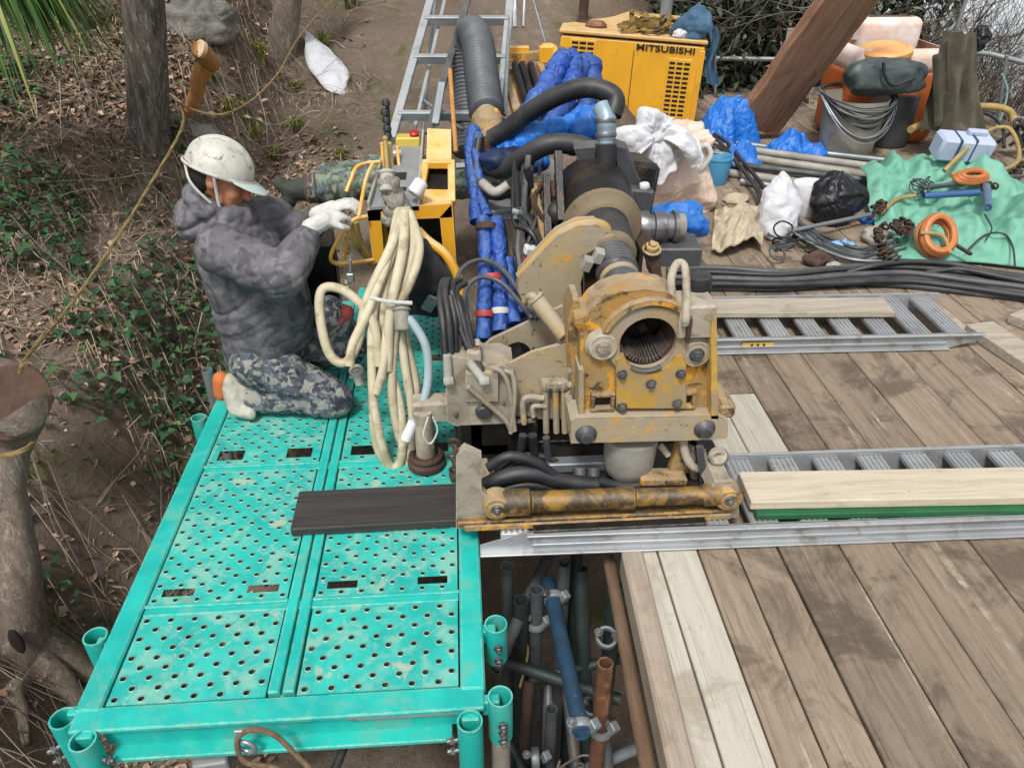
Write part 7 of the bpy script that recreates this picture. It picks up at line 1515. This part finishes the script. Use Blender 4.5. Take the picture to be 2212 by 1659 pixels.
def peakf(u, v):
    a = (u - .5) * 2.1; r0 = Vector((math.cos(a) * .129, math.sin(a) * .109, -.012)); out_ = Vector((math.cos(a) * 1.0, math.sin(a) * .45, -.38)); L = .062 * math.cos((u - .5) * 2.9) ** .7 if abs(u - .5) < .499 else 0
    return hcx + RM @ (r0 + out_ * (L * v))
pk = cloth(peakf, 26, 8, .004); pk.build('peak', HELMP, he, angle=60)
m = MB(); m.tube([hcx + RM @ Vector((.015, -.108, -.025)), hp(.02, -.085, -.03), hp(.05, -.062, -.10), hp(.065, 0, -.115), hp(.05, .062, -.10), hp(.015, .108, .02)], .006, 6); m.build('chin_strap', WEBB, wk)
m = MB(); m.tube([hcx + RM @ Vector((-.112, -.045, -.03)), hp(-.08, -.085, -.03), hp(-.02, -.088, -.065), hp(.05, -.064, -.10)], .005, 6); m.build('nape_strap', WEBB, wk)
# jacket with hood
m = MB(); m.limb(P3((-.895, 2.94, .24)), P3((-.885, 2.95, .45)), .165, .172, 22); m.limb(P3((-.885, 2.95, .45)), P3((-.895, 2.95, .68)), .172, .178, 22); m.limb(P3((-.90, 2.95, .70)), nck + Vector((-.01, 0, -.05)), .17, .105, 22); m.limb(P3((-.80, 2.96, .60)), P3((-.79, 2.97, .36)), .14, .14)
for a_, b_, c_ in ((shR, elR, wrR), (shL, elL, wrL)):
    q = b_.lerp(c_, .76); m.limb(a_, b_, .096, .086); m.limb(b_, q, .084, .056); m.limb(P3((-.9, 2.95, .78)), a_, .11, .092)
m.limb(elR + Vector((-.02, 0, -.02)), shR.lerp(chs, .5), .07, .10)
for a in np.linspace(0, 2 * math.pi, 16)[:-1]: m.ell(nck + Vector((math.cos(a) * .095 - .03, math.sin(a) * .095, .01 - .045 * math.cos(a))), (.042, .042, .05))
m.ell(P3((-1.04, 2.95, .86)), (.085, .13, .10), Euler((0, R(25), 0)))
def jw(p, n):
    w_ = Vector((nz(p, 3.5), nz(p, 3.5, 3), nz(p, 3.5, 6))) * .06; P_ = Vector(p) + w_
    a_ = P_.x * .9 + P_.y * .6; c_ = P_.z - .45 * P_.x
    q1 = Vector((a_ * 1.3, c_ * 6.0, P_.y * .7)); q2 = Vector((a_ * 3, c_ * 15, P_.y * 1.5)); q3 = Vector((P_.x * 9 + P_.z * 5, P_.z * 4, P_.y * 2))
    return .004 - .014 * ridge(q1, 1.0, 3, 3.0) - .006 * ridge(q2, 1.0, 9, 2.6) - .004 * ridge(q3, 1.0, 17, 2.0) + .004 * nz(p, 6, 2)
j = fuse(m, .0085, 7, jw); j.build('jacket', CAMG, wk, angle=180, origin=(-.85, 2.93, .55))
# trousers
m = MB(); m.limb(pel + Vector((0, 0, -.02)), hipR, .15, .12); m.limb(pel, hipL, .145, .11)
for a_, b_, c_ in ((hipR, knR, anR), (hipL, knL, anL)): m.limb(a_ + Vector((.02, 0, -.02)), b_, .115, .088); m.limb(b_, c_.lerp(b_, .06), .088, .066)
m.limb(knL, P3((-.62, 3.1, .34)), .08, .09)
fuse(m, .0095, 5, lambda p, n: -.012 * ridge((p[0] * 8 + p[2] * 3, p[1] * 3, p[2] * 3), 1.0, 5, 1.4) - .006 * ridge((p[0] * 20, p[1] * 7, p[2] * 9), 1.0, 8, 1.3) + .005 * nz(p, 8, 2)).build('trousers', CAMT, wk, angle=180, origin=(-.8, 2.93, .2))
# work shoes, toes bent on the plate
for an, to, s_ in ((anR, toR, 0), (anL, toL, 1)):
    heel = an + Vector((-.075, 0, .10)); 
    m = MB(); m.limb(an, heel.lerp(an, .45), .052, .047); m.limb(heel + Vector((.02, 0, -.02)), to + Vector((.0, -.01, .035)), .043, .040); m.limb(to + Vector((.0, -.01, .03)), to + Vector((.055, -.03, .012)), .038, .03)
    sh_ = fuse(m, .007, 4, wrinkle(.004, 20, 3)); sh_.v = [(p[0], p[1], max(.004, p[2])) for p in sh_.v]; sh_.build('shoe', SHOE, wk, angle=180)
    m = MB(); m.limb(heel + Vector((-.018, 0, .0)), heel + Vector((-.03, 0, -.07)), .036, .034); fuse(m, .007, 3).build('shoe_heel', MAT('orange_sole', '#c8733c', '#b96834', 6, .7, vary=0), wk, angle=180)
# gloved hands: palm, four fingers curled on the handle, thumb from the side of the palm
def hand(wr, tip, palm_n, curl, parent, sgn=1):
    d = (tip - wr).normalized(); n_ = (palm_n - d * palm_n.dot(d)).normalized(); s_ = d.cross(n_) * sgn     # s_: towards the thumb
    Lp = .085; m = MB(); c = wr + d * Lp * .55
    m.limb(wr - d * .045, wr + d * .02, .036, .034); Mx = Matrix((d, s_, n_)).transposed(); m.ell(c, (.056, .044, .020), Mx); m.ell(c + d * .025, (.034, .043, .018), Mx)
    for k, (off, L) in enumerate(((.031, .074), (.011, .082), (-.010, .077), (-.030, .062))):
        b0 = wr + d * Lp + s_ * off; a = curl * .55; seg = [.42, .32, .26]; p = b0 - d * .012; dirv = d.copy(); rads = [.0115, .0108, .0098, .0088]
        for i in range(3):
            ang = a * (i + .55); dv = (d * math.cos(ang) - n_ * math.sin(ang) + s_ * off * 1.2).normalized(); q = p + dv * L * seg[i]; m.limb(p, q, rads[i], rads[i + 1], 10); p = q
    b0 = wr + d * .03 + s_ * .034; t1 = b0 + (d * .62 + s_ * .6 - n_ * .35).normalized() * .040; t2 = t1 + (d * .9 + s_ * .05 - n_ * .6).normalized() * .032
    m.limb(b0 - s_ * .012, t1, .016, .0125, 10); m.limb(t1, t2, .0125, .0105, 10)
    return fuse(m, .0042, 2, wrinkle(.0012, 40, 3)).build('glove', GLOV, parent, angle=180)
hand(wrR + (V(745, 448, 2.9) - wrR).normalized() * .035, V(758, 445, 2.93), Vector((.1, -.3, 1)), 1.0, wk, 1)
hand(wrL + (V(752, 425, 3.02) - wrL).normalized() * .02, V(770, 430, 3.02), Vector((.2, -.1, 1)), 1.15, wk, -1)
# ------------------------------------------------------------------ second worker on hands and knees beyond the console
kn, ft = V(800, 396, 4.6), V(668, 408, 4.6)
g = tz(kn.x, kn.y)
w2 = thing('person', 'person lying behind the console in woodland camouflage trousers, one dark boot showing', 'person', (kn.x, kn.y, g))
hip2 = kn + Vector((.34, .05, .0)); sh2 = hip2 + Vector((.48, .05, -.03)); hd2 = sh2 + Vector((.17, 0, -.02)); z0 = kn.z - .1
m = MB(); m.limb(kn, ft, .075, .055); m.limb(kn, hip2, .075, .1); m.limb(kn + Vector((.02, .24, -.02)), ft + Vector((0, .26, -.02)), .075, .055); m.limb(kn + Vector((.02, .24, 0)), hip2 + Vector((0, .18, 0)), .075, .1)
m.limb(hip2 + Vector((0, .09, .0)), sh2 + Vector((0, .09, 0)), .14, .15); m.limb(sh2, sh2 + Vector((.28, -.06, -.08)), .05, .035); m.limb(sh2 + Vector((0, .2, 0)), sh2 + Vector((.28, .25, -.08)), .05, .035); m.limb(sh2 + Vector((0, .09, 0)), hd2 + Vector((0, .09, 0)), .06, .07); m.ell(hd2 + Vector((.05, .09, -.02)), (.1, .08, .11))
for dy in (-.02, .2): m.limb(sh2 + Vector((.28, dy, -.08)), sh2 + Vector((.36, dy, -.09)), .036, .03)
fuse(m, .014, 3).build('body', SKIN, w2, angle=180)
m = MB(); m.limb(kn, ft + Vector((.04, 0, 0)), .098, .090); m.limb(kn, hip2, .105, .13); m.limb(kn + Vector((.02, .24, -.02)), ft + Vector((.05, .26, -.02)), .095, .085); m.limb(kn + Vector((.02, .24, 0)), hip2 + Vector((0, .18, 0)), .1, .13); m.limb(hip2, hip2 + Vector((0, .18, 0)), .14, .14)
wt3 = wrinkle(.014, 8, 15, (1.5, 1, 1)); fuse(m, .012, 5, wt3).build('trousers', CAMW, w2, angle=180)
m = MB(); m.limb(hip2 + Vector((.05, .09, 0)), sh2 + Vector((0, .09, 0)), .145, .15); m.limb(sh2, sh2 + Vector((.25, -.05, -.07)), .075, .06); m.limb(sh2 + Vector((0, .2, 0)), sh2 + Vector((.25, .23, -.07)), .075, .06)
fuse(m, .014, 5, wt3).build('jacket', CAMW, w2, angle=180)
dl = (ft - kn).normalized()
for k, o_ in enumerate((.0, .03, .055)):
    m = MB(); m.ring(ft + dl * (-.055 + o_), dl, .084 - .006 * k, .012, 24, 8); m.build('gaiter_strap', MAT('maroon_strap', '#5b4243', '#4b3637', 9, .8, vary=0), w2)
m = MB(); m.limb(ft, ft + dl * .10, .072, .062); m.limb(ft + dl * .10, ft + dl * .15 + Vector((0, .0, -.09)), .055, .042); m.limb(ft + dl * .13, ft + dl * .17 + Vector((0, 0, .05)), .045, .04)
fuse(m, .009, 4, wrinkle(.005, 14, 3)).build('boot', MAT('dark_green_boot', '#30352f', '#3c4239', 8, .8, 0, .3, vary=0), w2, angle=180)
m = MB(); m.ell(hd2 + Vector((.05, .09, .03)), (.135, .115, .11)); m.build('helmet', HELM, w2)
